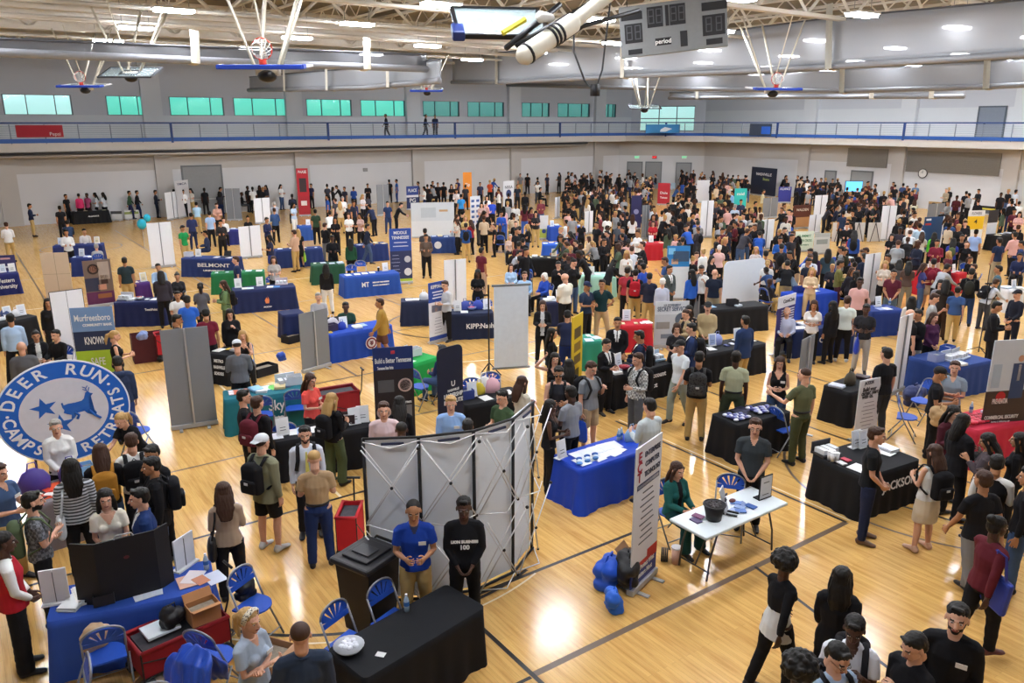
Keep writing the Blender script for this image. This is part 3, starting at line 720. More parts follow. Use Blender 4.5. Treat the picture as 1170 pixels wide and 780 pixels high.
    for xa, xb, y, s in ((207, 252, 190, 'n'), (717, 734, 185, 'c'), (738, 756, 185, 'c'), (773, 790, 186, 'c'), (974, 998, 195, 'e'), (944, 956, 195, 'e')):
        k += 1; x_, y_, z_, w, h, M = on_wall(xa, xb, y, y+9, s); top = z_+h
        r_ = empty('door_%d' % k); r_['kind'] = 'structure'; r_.matrix_world = M
        mb = MB(); mb.box((0, -.05, top/2), (w, .06, top)); mb.build('door_leaf', mat('#8d8f90', .6), r_)
        mb = MB()
        for sx in (-1, 1): mb.box((sx*w/2, -.06, top/2), (.09, .1, top))
        mb.box((0, -.06, top), (w+.09, .1, .1)); mb.build('door_frame', mat('#6e7274', .5), r_)
        mb = MB(); mb.box((0, -.09, 1.0), (w*.6, .06, .06)); mb.build('push_bar', mat('#b9babb', .3, metal=.6), r_)
    k += 1; p, q = raywall(1120, 122, 0, EX+4.3), raywall(1151, 122, 0, EX+4.3)
    r_ = empty('door_%d' % k, (EX+4.28, (p.y+q.y)/2, 4.8)); r_['kind'] = 'structure'; hh = p.z-4.8
    mb = MB(); mb.box((-.03, 0, hh/2), (.06, abs(p.y-q.y), hh)); mb.build('door_leaf', mat('#8a93a0', .5), r_)
    mb = MB()
    for s in (-1, 1): mb.box((-.05, s*abs(p.y-q.y)/2, hh/2), (.1, .1, hh))
    mb.box((-.05, 0, hh), (.1, abs(p.y-q.y)+.1, .1)); mb.build('door_frame', mat('#5d666f', .5), r_)
    mb = MB(); mb.box((-.08, .4, 1.05), (.06, .12, .06)); mb.build('door_handle', mat('K', .3), r_)
    for (xa, xb, ya, yb, lb) in ((970, 1016, 169, 190, 'grey ridged panel high on the east wall, the narrower one'), (1038, 1146, 172, 196, 'grey ridged panel high on the east wall, the wider one')):
        x_, y_, z_, w, h, M = on_wall(xa, xb, ya, yb, 'e')
        m = mat('#85817b', .7); mb = MB()
        for i in range(14): mb.box((0, -.06, z_+h*(i+.5)/14), (w, .08, h/14*.7))
        mb.box((0, -.02, z_+h/2), (w, .04, h)); o = mb.build('wall_louvre', m); o.matrix_world = M; tag(o, lb, 'wall panel')
    # exit signs, clock, small plates
    for x, y, c, lb in ((728, 179, '#2fe08a', 'green exit sign over the double doors, the left one'), (748, 179, '#ff4a4a', 'red exit light between the green ones'), (782, 179, '#2fe08a', 'green exit sign over the door nearest the corner')):
        x_, y_, z_, w, h, M = on_wall(x-3, x+3, y-2, y+2, 'c'); r_ = empty('exit_sign'); r_.matrix_world = M @ Matrix.Translation((0, -.1, z_)); tag(r_, lb, 'exit sign')
        mb = MB(); mb.box((0, 0, .12), (.42, .08, .26)); mb.build('housing', mat('#e8e8e8' if c != '#ff4a4a' else '#7d2020', .5), r_)
        lettering(r_, 'EXIT', .2, Matrix.Translation((0, -.045, .12)) @ Matrix.Rotation(PI/2, 4, 'X'), mat(c, .5, em=2.5))
    p = raywall(1055, 198, 0, EX); r_ = empty('wall_clock', (EX-.04, p.y, p.z)); tag(r_, 'round wall clock with a dark rim on the east wall', 'clock')
    mb = MB(); mb.loft([(0, 0, 0), (-.06, 0, 0)], [.34, .34], n=24, cap=False, side=(0, 1, 0)); mb.build('rim', mat('#2a2a2c', .4), r_, True)
    mb = MB(); mb.loft([(-.06, 0, 0), (-.07, 0, 0)], [.28, .28], n=24, cap=False, side=(0, 1, 0)); mb.build('dial', mat('#eceae4', .5), r_)
    mb = MB(); mb.box((-.08, .05, .06), (.01, .16, .02), None); mb.box((-.08, 0, .1), (.01, .02, .2)); mb.build('hands', mat('K'), r_)
    for i, (x, y, s, m) in enumerate(((417, 192, 'n', '#8c8c8c'), (10, 211, 'n', '#3a3a3a'), (478, 195, 'n', '#3a3a3a'), (684, 189, 'n', '#3a3a3a'))):
        x_, y_, z_, w, h, M = on_wall(x-3, x+3, y-2, y+2, s); mb = MB(); mb.box((0, -.04, z_), (.35 if i == 0 else .14, .05, .26 if i == 0 else .14)); o = mb.build('wall_plate', mat(m, .5)); o.matrix_world = M
        tag(o, ('grey notice plate on the back wall', 'small dark wall speaker at the far left of the back wall', 'small dark camera on the back wall pilaster', 'small dark plate by the corner of the back wall')[i], 'wall plate')
    # court lines
    k = [0]
    def line(pts, w, c):
        k[0] += 1; mb = MB()
        for a, b in zip(pts, pts[1:]):
            a, b = Vector((*a, .002+.0006*(k[0] % 5))), Vector((*b, .002+.0006*(k[0] % 5))); d = (b-a).normalized(); n = Vector((-d.y, d.x, 0))*w/2; a = a-d*.0; b = b+d*.0
            mb.quad(a-n, b-n, b+n, a+n)
        o = mb.build('trim_court_line_%d' % k[0], mat(c, .3)); o['kind'] = 'structure'
    bl, br_, cr = '#231f1e', '#6d5a48', '#ead9b4'
    arc = lambda cx, cy, r, a0, a1, n=28: [(cx+r*math.cos(math.radians(a0+(a1-a0)*i/n)), cy+r*math.sin(math.radians(a0+(a1-a0)*i/n))) for i in range(n+1)]
    line([(4.54, 6.02), (10.62, 6.02)], .09, br_); line([(4.54, 2.5), (4.54, 7.6)], .06, bl); line([(3.6, 6.0), (4.5, 6.0)], .05, bl)
    line([(-8, 7.7), (3.0, 7.7)], .06, bl); line([(3.0, 7.7), (8.15, 7.7)], .06, bl); line([(10.62, 6.02), (10.62, 11.3)], .055, bl); line([(10.72, 6.02), (10.72, 11.3)], .03, cr); line([(11.5, 7.3), (12.5, 3.0)], .055, bl)
    line([(-6, 11.34), (5.2, 11.34)], .055, bl); line([(-6, 14.0), (10, 14.0)], .05, br_); line([(13.63, 4), (13.63, 14)], .055, bl); line([(8.42, 6.02), (7.75, 3.0)], .05, bl)
    line([(11.96, 11), (11.96, 30)], .05, br_); line(arc(4.6, 11.0, 3.4, 200, 290), .055, bl); line(arc(4.6, 11.0, 3.55, 200, 290), .03, cr)
    line(arc(13.6, 6.0, 2.7, 95, 265), .05, br_); line([(6, 17.2), (30, 17.2)], .05, bl); line([(16.5, 4), (16.5, 17.2)], .05, bl); line([(21.5, 4), (21.5, 30)], .05, br_)
    line(arc(12.0, 20.5, 1.8, 0, 360, 48), .06, bl); line(arc(12.0, 20.5, 4.2, 150, 330), .05, cr); line([(-6, 20.5), (30, 20.5)], .05, bl); line([(-6, 26), (30, 26)], .05, br_); line([(2.2, 14), (2.2, 50)], .05, br_); line([(7.5, 17.2), (7.5, 50)], .05, br_)
    line([(-6, 36), (30, 36)], .05, br_); line(arc(5, 44, 1.8, 0, 360, 40), .05, bl); line([(12, 30), (12, 52)], .05, bl); line([(-6, 30), (12, 30)], .04, cr); line([(4.55, 11.34), (4.55, 20.5)], .05, cr)
    for i in range(4): line([(11.9+i*1.2, 3.6), (12.15+i*1.2, 3.6)], .05, bl)
    ceiling_and_steel(wu)
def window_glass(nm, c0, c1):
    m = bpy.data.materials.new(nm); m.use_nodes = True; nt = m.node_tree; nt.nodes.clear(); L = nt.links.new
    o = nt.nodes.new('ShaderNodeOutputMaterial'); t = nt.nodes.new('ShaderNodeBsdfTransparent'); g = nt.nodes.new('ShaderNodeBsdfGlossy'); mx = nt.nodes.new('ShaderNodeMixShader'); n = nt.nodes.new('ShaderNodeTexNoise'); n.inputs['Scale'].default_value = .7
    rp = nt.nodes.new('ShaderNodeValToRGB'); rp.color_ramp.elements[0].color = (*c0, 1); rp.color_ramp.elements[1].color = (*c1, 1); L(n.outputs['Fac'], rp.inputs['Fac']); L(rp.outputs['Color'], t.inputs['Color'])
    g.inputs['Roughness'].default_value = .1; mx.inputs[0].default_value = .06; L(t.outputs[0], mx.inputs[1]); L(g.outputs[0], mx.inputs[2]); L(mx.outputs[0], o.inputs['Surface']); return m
def ceiling_and_steel(wu):
    CE = 11.7
    mb = MB(); mb.box((23, 26, CE+.1), (80, 74, .2)); struct('ceiling', mb, mat('#837d71', .85, var=.05, scale=.4))
    st = mat('#e9e4d8', .6, var=.04, scale=2)
    mb = MB()       # roof beams along the hall
    def bar(a, b, w): mb.loft([a, b], [(w, w)]*2, n=4, cap=False)
    n = 0
    for Y in (20, 27, 34.5, 42, 50):
        mb = MB(); n += 1
        mb.box((22, Y, 11.35), (76, .34, .12)); mb.box((22, Y, 9.95), (76, .34, .14)); 
        x = -14.0
        while x < 58:
            bar((x, Y, 10.0), (x+1.5, Y, 11.3), .075); bar((x+1.5, Y, 11.3), (x+3.0, Y, 10.0), .075); x += 3.0
        o = struct('beam_roof_truss_%d' % n, mb, st)
    n = 0
    for X in [-11+4.0*i for i in range(18)]:
        mb = MB(); n += 1
        mb.box((X, 30, 11.5), (.2, 60, .12)); mb.box((X, 30, 10.75), (.12, 60, .08)); y = 8.0
        while y < 60:
            bar((X, y, 10.78), (X, y+.8, 11.45), .035); bar((X, y+.8, 11.45), (X, y+1.6, 10.78), .035); y += 1.6
        struct('beam_joist_%d' % n, mb, st)
    # deep solid beam faces seen in the photo
    for i, (Y, z) in enumerate(((38.5, 10.35), (46.5, 10.5))):
        mb = MB(); mb.box((22, Y, z), (74, .22, .75)); mb.box((22, Y, z+.4), (74, .5, .07)); mb.box((22, Y, z-.4), (74, .5, .07)); struct('beam_solid_%d' % (i+1), mb, mat('#ece8dd', .6))
    # pipes
    for i, (Y, z, c) in enumerate(((31, 9.75, '#e1dccf'), (37, 9.9, '#e1dccf'), (44, 9.8, '#d8d2c4'), (24.5, 9.6, '#d8d2c4'))):
        mb = MB(); mb.tube([(-13, Y, z), (57, Y, z)], .07, 8); q = mb.build('ceiling_pipe', mat(c, .5), smooth=True); tag(q, 'thin cream pipe running under the roof, %s' % ('above the folded curtain', 'between the two solid beams', 'nearest the back wall', 'closest to the scoreboard')[i], 'pipe')
    # lamps
    fr = MB(); fr.box((0, 0, .04), (1.3, .62, .07)); frm = fr.mesh('housing'); lm = MB(); lm.box((0, 0, -.035), (1.2, .5, .09)); lmm = lm.mesh('lamp_panel'); ca = MB(); ca.tube([(-.5, 0, .07), (-.5, 0, 1.2)], .012, 4); ca.tube([(.5, 0, .07), (.5, 0, 1.2)], .012, 4); cam_ = ca.mesh('hanger')
    em = mat('#f3f7ff', .5, em=LAMP)
    for j in range(7):
        for i in range(9):
            x, y = .5+6.6*i, 4.4+6.3*j+ (0 if j else 0)
            if j < 7:
                yy = 10.7+6.3*(j-0) if False else 4.4+6.3*j
                r = empty('ceiling_light', (x, yy+6.3*.0, 9.6)); r['group'] = 'hall ceiling lights'
                r['label'] = 'white rectangular hall light hanging under the roof, row %s from the balcony' % ('one', 'two', 'three', 'four', 'five', 'six', 'seven')[j]; r['category'] = 'ceiling light'
                obj('housing', frm, mat('#dddcd8', .5), r); obj('lamp_panel', lmm, em, r); obj('hanger', cam_, mat('#9a9a98', .5), r)
    # curtains
    def curtain(px, ax, val, label, straps, c='#aaadb2'):
        B = [raywall(x, yb, ax, val) for x, yt, yb in px]; Tt = [raywall(x, yt, ax, val) for x, yt, yb in px]
        r = empty('divider_curtain', (B[0].x, B[0].y, 0)); tag(r, label, 'divider curtain'); inv = Vector((B[0].x, B[0].y, 0))
        nrm = Vector((1, 0, 0)) if ax == 0 else Vector((0, 1, 0)); mb = MB(); N = 60; prev = None
        def samp(L, t):
            s = t*(len(L)-1); i = min(int(s), len(L)-2); return L[i].lerp(L[i+1], s-i)
        cols = []
        for i in range(N+1):
            t = i/N; b, tt = samp(B, t), samp(Tt, t); cols.append([mb.bm.verts.new(b.lerp(tt, v/6)+nrm*(.012*math.sin(i*.9+v*.5))-inv) for v in range(7)])
        for a, b in zip(cols, cols[1:]):
            for v in range(6): mb._f([a[v], b[v], b[v+1], a[v+1]])
        me = mb.mesh('sheet', True); o = obj('sheet', me, mat(c, .28, spec=.6, var=.05, scale=.5, alpha=.8), r); md = o.modifiers.new('s', 'SOLIDIFY'); md.thickness = .05
        mb = MB(); mb.loft([p-inv-nrm*.05 for p in B], [.13]*len(B), n=12); mb.build('bottom_roll', mat('#85878c', .45, spec=.5), r, True)
        mb = MB(); mb.loft([p-inv for p in Tt], [.035]*len(Tt), n=8); mb.build('top_pipe', mat('#55575c', .4), r, True)
        for sx in straps:
            xs_ = [p[0] for p in px]
            for i in range(len(px)-1):
                if xs_[i] <= sx <= xs_[i+1]:
                    t = (sx-xs_[i])/(xs_[i+1]-xs_[i]); b, tt = B[i].lerp(B[i+1], t)-inv, Tt[i].lerp(Tt[i+1], t)-inv
                    mb = MB(); sd = Vector((0, 1, 0)) if ax == 0 else Vector((1, 0, 0))
                    f = -nrm*.27; mb.loft([tt+f+Vector((0, 0, .5)), b+f+Vector((0, 0, -.1)), b-f*.6+Vector((0, 0, -.14))], [(.15, .02)]*3, n=4, cap=False, side=sd); mb.build('strap', mat('#e4e0d2', .7), r)
    curtain([(517, 67, 94), (571, 60, 94), (708, 44, 87), (828, 36, 82), (951, 20, 76), (1170, 0, 62), (1330, -16, 50)], 0, 30.3, 'long grey folded divider curtain behind the scoreboard with white straps', (571, 716, 951))
    curtain([(285, 88, 103), (331, 84, 102), (420, 77, 100), (503, 68, 92)], 0, 17.0, 'short grey folded divider curtain left of the gap, below the dark roll', (330, 383, 452))
    curtain([(-260, 27, 52), (0, 44, 60), (220, 53, 69), (487, 62, 79)], 1, 30.0, 'dark grey rolled divider curtain crossing the upper left under the roof', (221, 407), '#5d5d60')
    curtain([(580, 92, 97), (700, 88, 100), (867, 84, 103), (965, 78, 104), (1130, 69, 99), (1250, 60, 93)], 0, 40.0, 'grey folded divider curtain hanging behind the long front one', (735, 965, 1130))
    curtain([(765, 106, 112), (900, 104, 111), (1102, 102, 110)], 0, 47.0, 'thin grey folded curtain nearest the east wall', (803, 1008, 1072))
    hoops(); scoreboard()
def hoop(pos, yaw, label, tilt=80, s=1.0, arms=True, closed=False):
    r = empty('basketball_hoop', pos, yaw); tag(r, label, 'basketball hoop'); R = Matrix.Rotation(math.radians(-tilt), 4, 'X')
    mb = MB()
    for cx, cz, sx, sz in ((0, 0, 1.86, .06), (0, 1.07, 1.86, .06), (-.9, .53, .06, 1.07), (.9, .53, .06, 1.07), (0, .25, .6, .03), (0, .70, .6, .03), (-.3, .47, .03, .45), (.3, .47, .03, .45)): mb.box((cx, 0, cz), (sx, .05, sz))
    o = mb.build('backboard_frame', mat('#d9dadc' if not closed else 'D', .4), r); o.matrix_local = R
    gm = bpy.data.materials.get('board_glass') or mat('#bcd0d4', .08, alpha=.45, kind='board_glass', spec=.8)
    mb = MB(); mb.box((0, .0, .53), (1.78, .02, 1.0)); o = mb.build('backboard_glass', gm, r); o.matrix_local = R
    if not closed:
        mb = MB(); mb.box((0, -.01, -.04), (1.9, .1, .13), bev=.02); mb.box((-.93, -.01, .12), (.09, .1, .3), bev=.02); mb.box((.93, -.01, .12), (.09, .1, .3), bev=.02); o = mb.build('edge_pad', mat('#1d3fa8', .5), r); o.matrix_local = R
        mb = MB(); mb.tube([(.23*math.cos(t), -.38+.23*math.sin(t), .28) for t in [2*PI*i/20 for i in range(21)]], .014); mb.box((0, -.08, .26), (.14, .16, .1)); rim = mb.build('rim', mat('#d23b2a', .4), r, True); rim.matrix_local = R
        mb = MB()
        for k in range(12):
            a = 2*PI*k/12; a2 = a+.5; a3 = a-.5
            for q in (a2, a3): mb.tube([(.23*math.cos(a), -.38+.23*math.sin(a), .28), (.17*math.cos(q), -.38+.17*math.sin(q), .08), (.12*math.cos(a), -.38+.12*math.sin(a), -.1)], .008, 4)
        o = mb.build('net', mat('#ecebe6', .8), r, True); o.matrix_local = R
    if arms:
        mb = MB(); c = R @ Vector((0, .1, .6))
        for s_ in (-1, 1): mb.tube([c+Vector((s_*.2, .05, 0)), Vector((s_*.5, 3.0, 9.9-pos[2]))], .05); mb.tube([c+Vector((s_*.3, 0, .1)), Vector((s_*1.3, .9, 9.9-pos[2]))], .035)
        mb.tube([c, Vector((0, -.6, 9.9-pos[2]))], .025); mb.box(c, (.5, .3, .2)); mb.build('support_arm', mat('#ddd6c4', .5), r, True)
        mb = MB(); mb.ell(c+Vector((0, -.1, -.12)), (.22, .2, .14), 10); mb.build('winch', mat('K', .4), r, True)
def hoops():
    yw = -HD
    hoop(depthp(297, 77, 17.5), yw, 'folded basketball hoop with blue pad, largest one over the left side', 84)
    hoop(depthp(90, 99, 34), yw, 'small folded basketball hoop over the far left windows', 82)
    hoop(depthp(487, 104, 47), yw, 'tiny folded basketball hoop above the runners on the track', 80)
    hoop(depthp(890, 102, 31), yw+.15, 'folded basketball hoop right of the scoreboard below the long curtain', 84)
    hoop(depthp(738, 124, 46), yw, 'small folded hoop in front of the tall corner window', 78, closed=True)
    hoop(depthp(142, 88, 27), yw, 'folded basketball backboard seen from behind, between the two left hoops', 70, closed=True)
    # near backboard with its mast
    p = depthp(577, 42, 12.5); r = empty('basketball_hoop', p, yw+.15); tag(r, 'large folded backboard with thick white mast at the top centre', 'basketball hoop'); R = Matrix.Rotation(math.radians(-66), 4, 'X')
    mb = MB()
    for cx, cz, sx, sz in ((0, 0, 1.5, .07), (0, 1.4, 1.5, .07), (-.74, .7, .07, 1.4), (.74, .7, .07, 1.4)): mb.box((cx, 0, cz), (sx, .07, sz))
    o = mb.build('backboard_frame', mat('K', .4), r); o.matrix_local = R
    gm = bpy.data.materials.get('mat_board_glass'); mb = MB(); mb.box((0, 0, .7), (1.42, .02, 1.34)); o = mb.build('backboard_glass', gm, r); o.matrix_local = R
    mb = MB(); mb.box((-.74, -.02, .12), (.2, .16, .42), bev=.03); o = mb.build('edge_pad', mat('#1b2f6b', .5), r); o.matrix_local = R
    q = lambda x, y, d: depthp(x, y, d)
    Mi = r.matrix_basis.inverted() if False else (Matrix.Translation(p) @ Matrix.Rotation(yw+.15, 4, 'Z')).inverted()
    mb = MB(); mb.loft([Mi @ q(598, 64, 12), Mi @ q(655, 26, 12.3)], [.15, .15], n=16); mb.loft([Mi @ q(655, 26, 12.3), Mi @ q(740, -40, 13)], [.11, .11], n=16); mb.build('mast', mat('#e6e1d0', .5), r, True)
    mb = MB()
    for t in (.08, .55, .62, .7): c = (Mi @ q(598, 64, 12)).lerp(Mi @ q(655, 26, 12.3), t); d = ((Mi @ q(655, 26, 12.3))-(Mi @ q(598, 64, 12))).normalized(); mb.loft([c-d*.02, c+d*.02], [.165, .165], n=16, cap=False)
    mb.build('clamp', mat('K', .4), r, True)
    mb = MB(); mb.tube([Mi @ q(578, 55, 12.2), Mi @ q(640, 5, 12.6)], .05); mb.tube([Mi @ q(590, 52, 12.2), Mi @ q(690, -5, 12.8)], .045); mb.tube([Mi @ q(640, 48, 12.5), Mi @ q(665, 30, 12.6), Mi @ q(730, 12, 13)], .04); mb.build('support_arm', mat('K', .4), r, True)
    mb = MB(); mb.tube([Mi @ q(574, 38, 12), Mi @ q(600, 22, 12.1)], .045); mb.build('grip', mat('#d8c93a', .6), r)
    mb = MB(); c = Mi @ q(617, 19, 12); mb.loft([c, c+Vector((.2, .1, 0))], [.09, .06], n=12); mb.build('pulley', mat('#e8e8e4', .4), r, True)
    mb = MB(); mb.tube([depthp(655, 20, 14), depthp(656, 60, 14), depthp(668, 92, 14), depthp(679, 106, 14), depthp(688, 80, 14), depthp(694, 30, 14), depthp(700, -20, 14)], .018, 6); mb.box(depthp(680, 103, 14), (.12, .12, .2)); tag(mb.build('hanging_cable', mat('K', .5), smooth=True), 'black looped cable hanging beside the scoreboard', 'cable')
def scoreboard():
    for (c0, dep, lb, W, H) in (((769, 31), 22.5, 'large grey scoreboard with dark number panels hanging from the roof', 3.0, 1.38), ((1182, 78), 36, 'second grey scoreboard cut off by the right edge', 1.9, 1.0)):
        p = depthp(c0[0], c0[1], dep); r = empty('scoreboard', p); tag(r, lb, 'scoreboard')
        r.rotation_euler = (0, math.radians(-6 if W > 2 else 0), -HD+.12-.25)
        r.rotation_euler[1] = math.radians(6*-1)
        mb = MB(); mb.box((0, 0, 0), (W, .22, H), bev=.02); mb.build('cabinet', mat('#7f8284', .5), r)
        D = mat('#1c1c1f', .5); G = mat('#35363a', .6)
        spots = ((-1.15, .42, .6, .22), (-1.12, -.05, .5, .52), (-.5, .32, .44, .55), (.13, .32, .44, .55), (1.15, .42, .7, .22), (1.12, -.08, .62, .55), (.28, -.35, .2, .42), (1.12, -.52, .45, .16), (-.16, .32, .1, .55), (-1.1, -.55, .4, .14), (-.3, -.36, .45, .2))
        for (x, z, w, h) in spots:
            k = W/3.0; b = MB(); b.box((x*k, -.115, z*k), (w*k, .02, h*k)); o = b.build('display', D, r)
        ds = [o for o in r.children if o.name.startswith('display')]
        for di, cols in ((1, ((-1.24, -.05), (-1.0, -.05))), (2, ((-.61, .32), (-.39, .32))), (3, ((.02, .32), (.24, .32))), (5, ((.98, -.08), (1.26, -.08)))):
            for (x, z) in cols:
                mb = MB(); k = W/3.0
                for dz in (-.16, .03, .2): mb.box((x*k, -.13, (z+dz)*k), (.17*k, .008, .03*k))
                for dx, dz in ((-.07, -.07), (.07, -.07), (-.07, .11), (.07, .11)): mb.box(((x+dx)*k, -.13, (z+dz)*k), (.03*k, .008, .2*k))
                mb.build('digit', mat('#4a4b50', .5), ds[di])
        if W > 2: lettering(r, 'period', .17, Matrix.Translation((-.3, -.135, -.36)) @ Matrix.Rotation(PI/2, 4, 'X'), 'W', fw=.004)
        mb = MB()
        for s in (-1, 1): mb.tube([(s*W*.42, 0, H/2), (s*W*.42, 0, H/2+2.4)], .012, 4)
        mb.build('hanging_cable', mat('K'), r)
# ================================================================ booths and furniture
LAND = []     # named places for labels: (phrase, Vector)
TABLES = {}; UPR = []; RECT = []; ITN_ = [0]
def solve_h(tl, bot, lo=.3, hi=5.0):
    """height of an upright whose top is seen at tl and whose foot is seen at image row bot"""
    for _ in range(40):
        m = (lo+hi)/2; w = inside(Wp(*tl, m)); y = Pp((w.x, w.y, 0))[1]
        if y < bot: lo = m
        else: hi = m
    return (lo+hi)/2
def up_h(tl, bot):
    # the taller the upright is assumed, the nearer it stands and the lower its foot is seen
    return solve_h(tl, bot)
def banner(tl, tr, bot=None, h=None, style='white', label='', rows=(), texts=(), cat='banner stand', name='banner_stand', th=.02, land=None, round_=0, colors=None, feet=True):
    if h is None: h = up_h(tl, bot)
    h = max(.6, min(3.4, h)); A, B = Wp(*tl, h), Wp(*tr, h); fA = inside(A); k = fA.length and (math.hypot(fA.x, fA.y)/math.hypot(A.x, A.y)); 
    A2, B2 = Vector((A.x*k, A.y*k, 0)), Vector((B.x*k, B.y*k, 0)); B2 = inside(B2)
    X = (B2-A2); w = X.length; X.normalize(); Zv = Vector((0, 0, 1)); N = X.cross(Zv)      # N towards the viewer
    mid = (A2+B2)/2; UPR.append((mid, w)); RECT.append((min(tl[0], tr[0])-3, max(tl[0], tr[0])+3, tl[1], Pp(A2)[1])); r = empty(name); r.matrix_world = basis(mid, X, -N, Zv); tag(r, label, cat)
    z0 = .10 if feet else .02; H = h-z0
    if style == 'white':
        mb = MB(); mb.box((0, 0, z0+H/2), (w, th, H)); mb.build('panel', mat('#f0f2f6', .6, var=.02), r)
        mb = MB(); mb.box((0, -.03, z0+H/2), (.03, .03, H)); mb.build('pole', mat('#8d9094', .35, metal=.5), r)
    elif style == 'grey':
        mb = MB(); mb.box((0, 0, z0+H/2), (w, th, H)); mb.build('panel', mat('#7c8086', .6, var=.02), r)
        mb = MB(); mb.box((0, -.03, z0+H/2), (.035, .035, H)); mb.build('pole', mat('#c3c5c8', .3, metal=.5), r)
    elif style == 'pair':
        for s in (-1, 1): mb = MB(); mb.box((s*w*.252, 0, z0+H/2), (w*.49, th, H)); mb.build('panel', mat((colors or ['#f0f0f3'])[0], .6, var=.02), r)
        mb = MB()
        for x in (-w/2, 0, w/2): mb.box((x, .012, z0+H/2), (.025, .03, H))
        mb.box((0, .012, h), (w, .03, .025)); mb.build('frame', mat('K', .5), r)
    else:
        me = MB(); cols = []; 
        if not rows: rows = ((0, 1, style),)
        for (v0, v1, c) in rows:
            if c not in cols: cols.append(c)
            me.mi = cols.index(c)
            if round_ and v0 == 0:
                R = round_; pts = []
                for cx, cz, a0 in ((w/2-R, h-R, 0), (-w/2+R, h-R, 90)):
                    pts += [(cx+R*math.cos(math.radians(a0+i*15)), 0, cz+R*math.sin(math.radians(a0+i*15))) for i in range(7)]
                pts += [(-w/2, 0, h-H*v1), (w/2, 0, h-H*v1)]
                me.prism([(x, -th/2, z) for x, _, z in pts], (0, th, 0))
            else:
                me.box((0, 0, h-H*(v0+v1)/2), (w, th, H*(v1-v0)))
        pn = obj('panel', me.mesh('panel'), [mat(c, .5, var=.03) for c in cols], r)
        for t in texts:
            v, sz, s, c = t[:4]; u = t[4] if len(t) > 4 else 0; wd = t[5] if len(t) > 5 else None
            lettering(pn, s, sz, Matrix.Translation((u*w, -th/2-.004, h-H*v)) @ Matrix.Rotation(PI/2, 4, 'X'), c, fw=.003, width=wd*w if wd else None)
        for t in colors or ():      # printed pictures: (u, v, w, h, colour, round)
            u, v, pw, ph, c, rd = t; b = MB()
            if rd: b.prism([(u*w+pw*w/2*math.cos(a), -th/2-.002, h-H*v+pw*w/2*math.sin(a)) for a in [2*PI*i/24 for i in range(24)]], (0, -.003, 0))
            else: b.box((u*w, -th/2-.003, h-H*v), (pw*w, .004, ph*H))
            b.build('printed_picture', mat(c, .5), pn)
    if feet:
        mb = MB(); mb.box((0, 0, .06), (w+.02, .10, .09), bev=.012); mb.build('base', mat('#b9bbbd', .3, metal=.4), r)
        for s in (-1, 1): mb = MB(); mb.box((s*w*.3, 0, .012), (.06, .42, .018)); mb.build('foot', mat('#c5c7c9', .3, metal=.5), r)
    LAND.append((land or label, mid)) if land else None
    return r, mid, w, h
def lines(v0, v1, n, c, w=.7, u=0): return [(u, v0+(v1-v0)*i/max(1, n-1), w*(.7+.3*((i*7) % 3)/2), .008, c, False) for i in range(n)]
def frame_of(A, B, z=.75):
    a, b = Wp(*A, z), Wp(*B, z); a, b = inside(a, 1.4), inside(b, 1.4); X = (b-a); w = X.length; X.normalize(); Y = Vector((-X.y, X.x, 0))
    return a, X, Y, w
def cloth_mesh(w, d, h, flare=.05, pleat=.03, nb=26, rnd=.06, floorgap=.01):
    bm = bmesh.new(); per = []
    seg = []
    R = rnd
    def arc(cx, cy, a0):
        return [(cx+R*math.cos(math.radians(a0+t)), cy+R*math.sin(math.radians(a0+t)), math.radians(a0+t)) for t in (0, 30, 60, 90)]
    cs = arc(w-R, R, -90)+[None]+arc(w-R, d-R, 0)+[None]+arc(R, d-R, 90)+[None]+arc(R, R, 180)+[None]
    pts = [c for c in cs if c]; full = []
    for i in range(len(pts)):
        a, b = pts[i], pts[(i+1) % len(pts)]; L = math.hypot(b[0]-a[0], b[1]-a[1]); n = max(1, int(L/.035))
        nx = (b[1]-a[1])/max(L, 1e-6); ny = -(b[0]-a[0])/max(L, 1e-6)
        for k in range(n): full.append((a[0]+(b[0]-a[0])*k/n, a[1]+(b[1]-a[1])*k/n, nx, ny))
    rows = 8; ring = []
    s = random.random()*9; acc = 0
    for j in range(rows+1):
        t = j/rows; r = []
        for i, (x, y, nx, ny) in enumerate(full):
            cx, cy = (x-w/2), (y-d/2)
            q = noise.noise(Vector((x*3.2, y*3.2, s)))+.6*math.sin(i*.9+s)+.4*math.sin(i*.37+s*2)
            corner = max(0, 1-min(math.hypot(x-px, y-py) for px in (0, w) for py in (0, d))/.22)
            off = t**1.2*(flare*(.6+.9*corner)+pleat*q*.8)+(0 if j else 0)
            r.append(bm.verts.new((x+nx*off, y+ny*off, h-.012*(1 if j else 0)-(h-floorgap)*t if j else h)))
        ring.append(r)
    N = len(full)
    for j in range(rows):
        for i in range(N): 
            f = bm.faces.new([ring[j][i], ring[j][(i+1) % N], ring[j+1][(i+1) % N], ring[j+1][i]])
            f.smooth = True
    f = bm.faces.new(ring[0]); 
    bmesh.ops.recalc_face_normals(bm, faces=bm.faces[:])
    me = bpy.data.meshes.new('tablecloth'); bm.to_mesh(me); bm.free(); return me
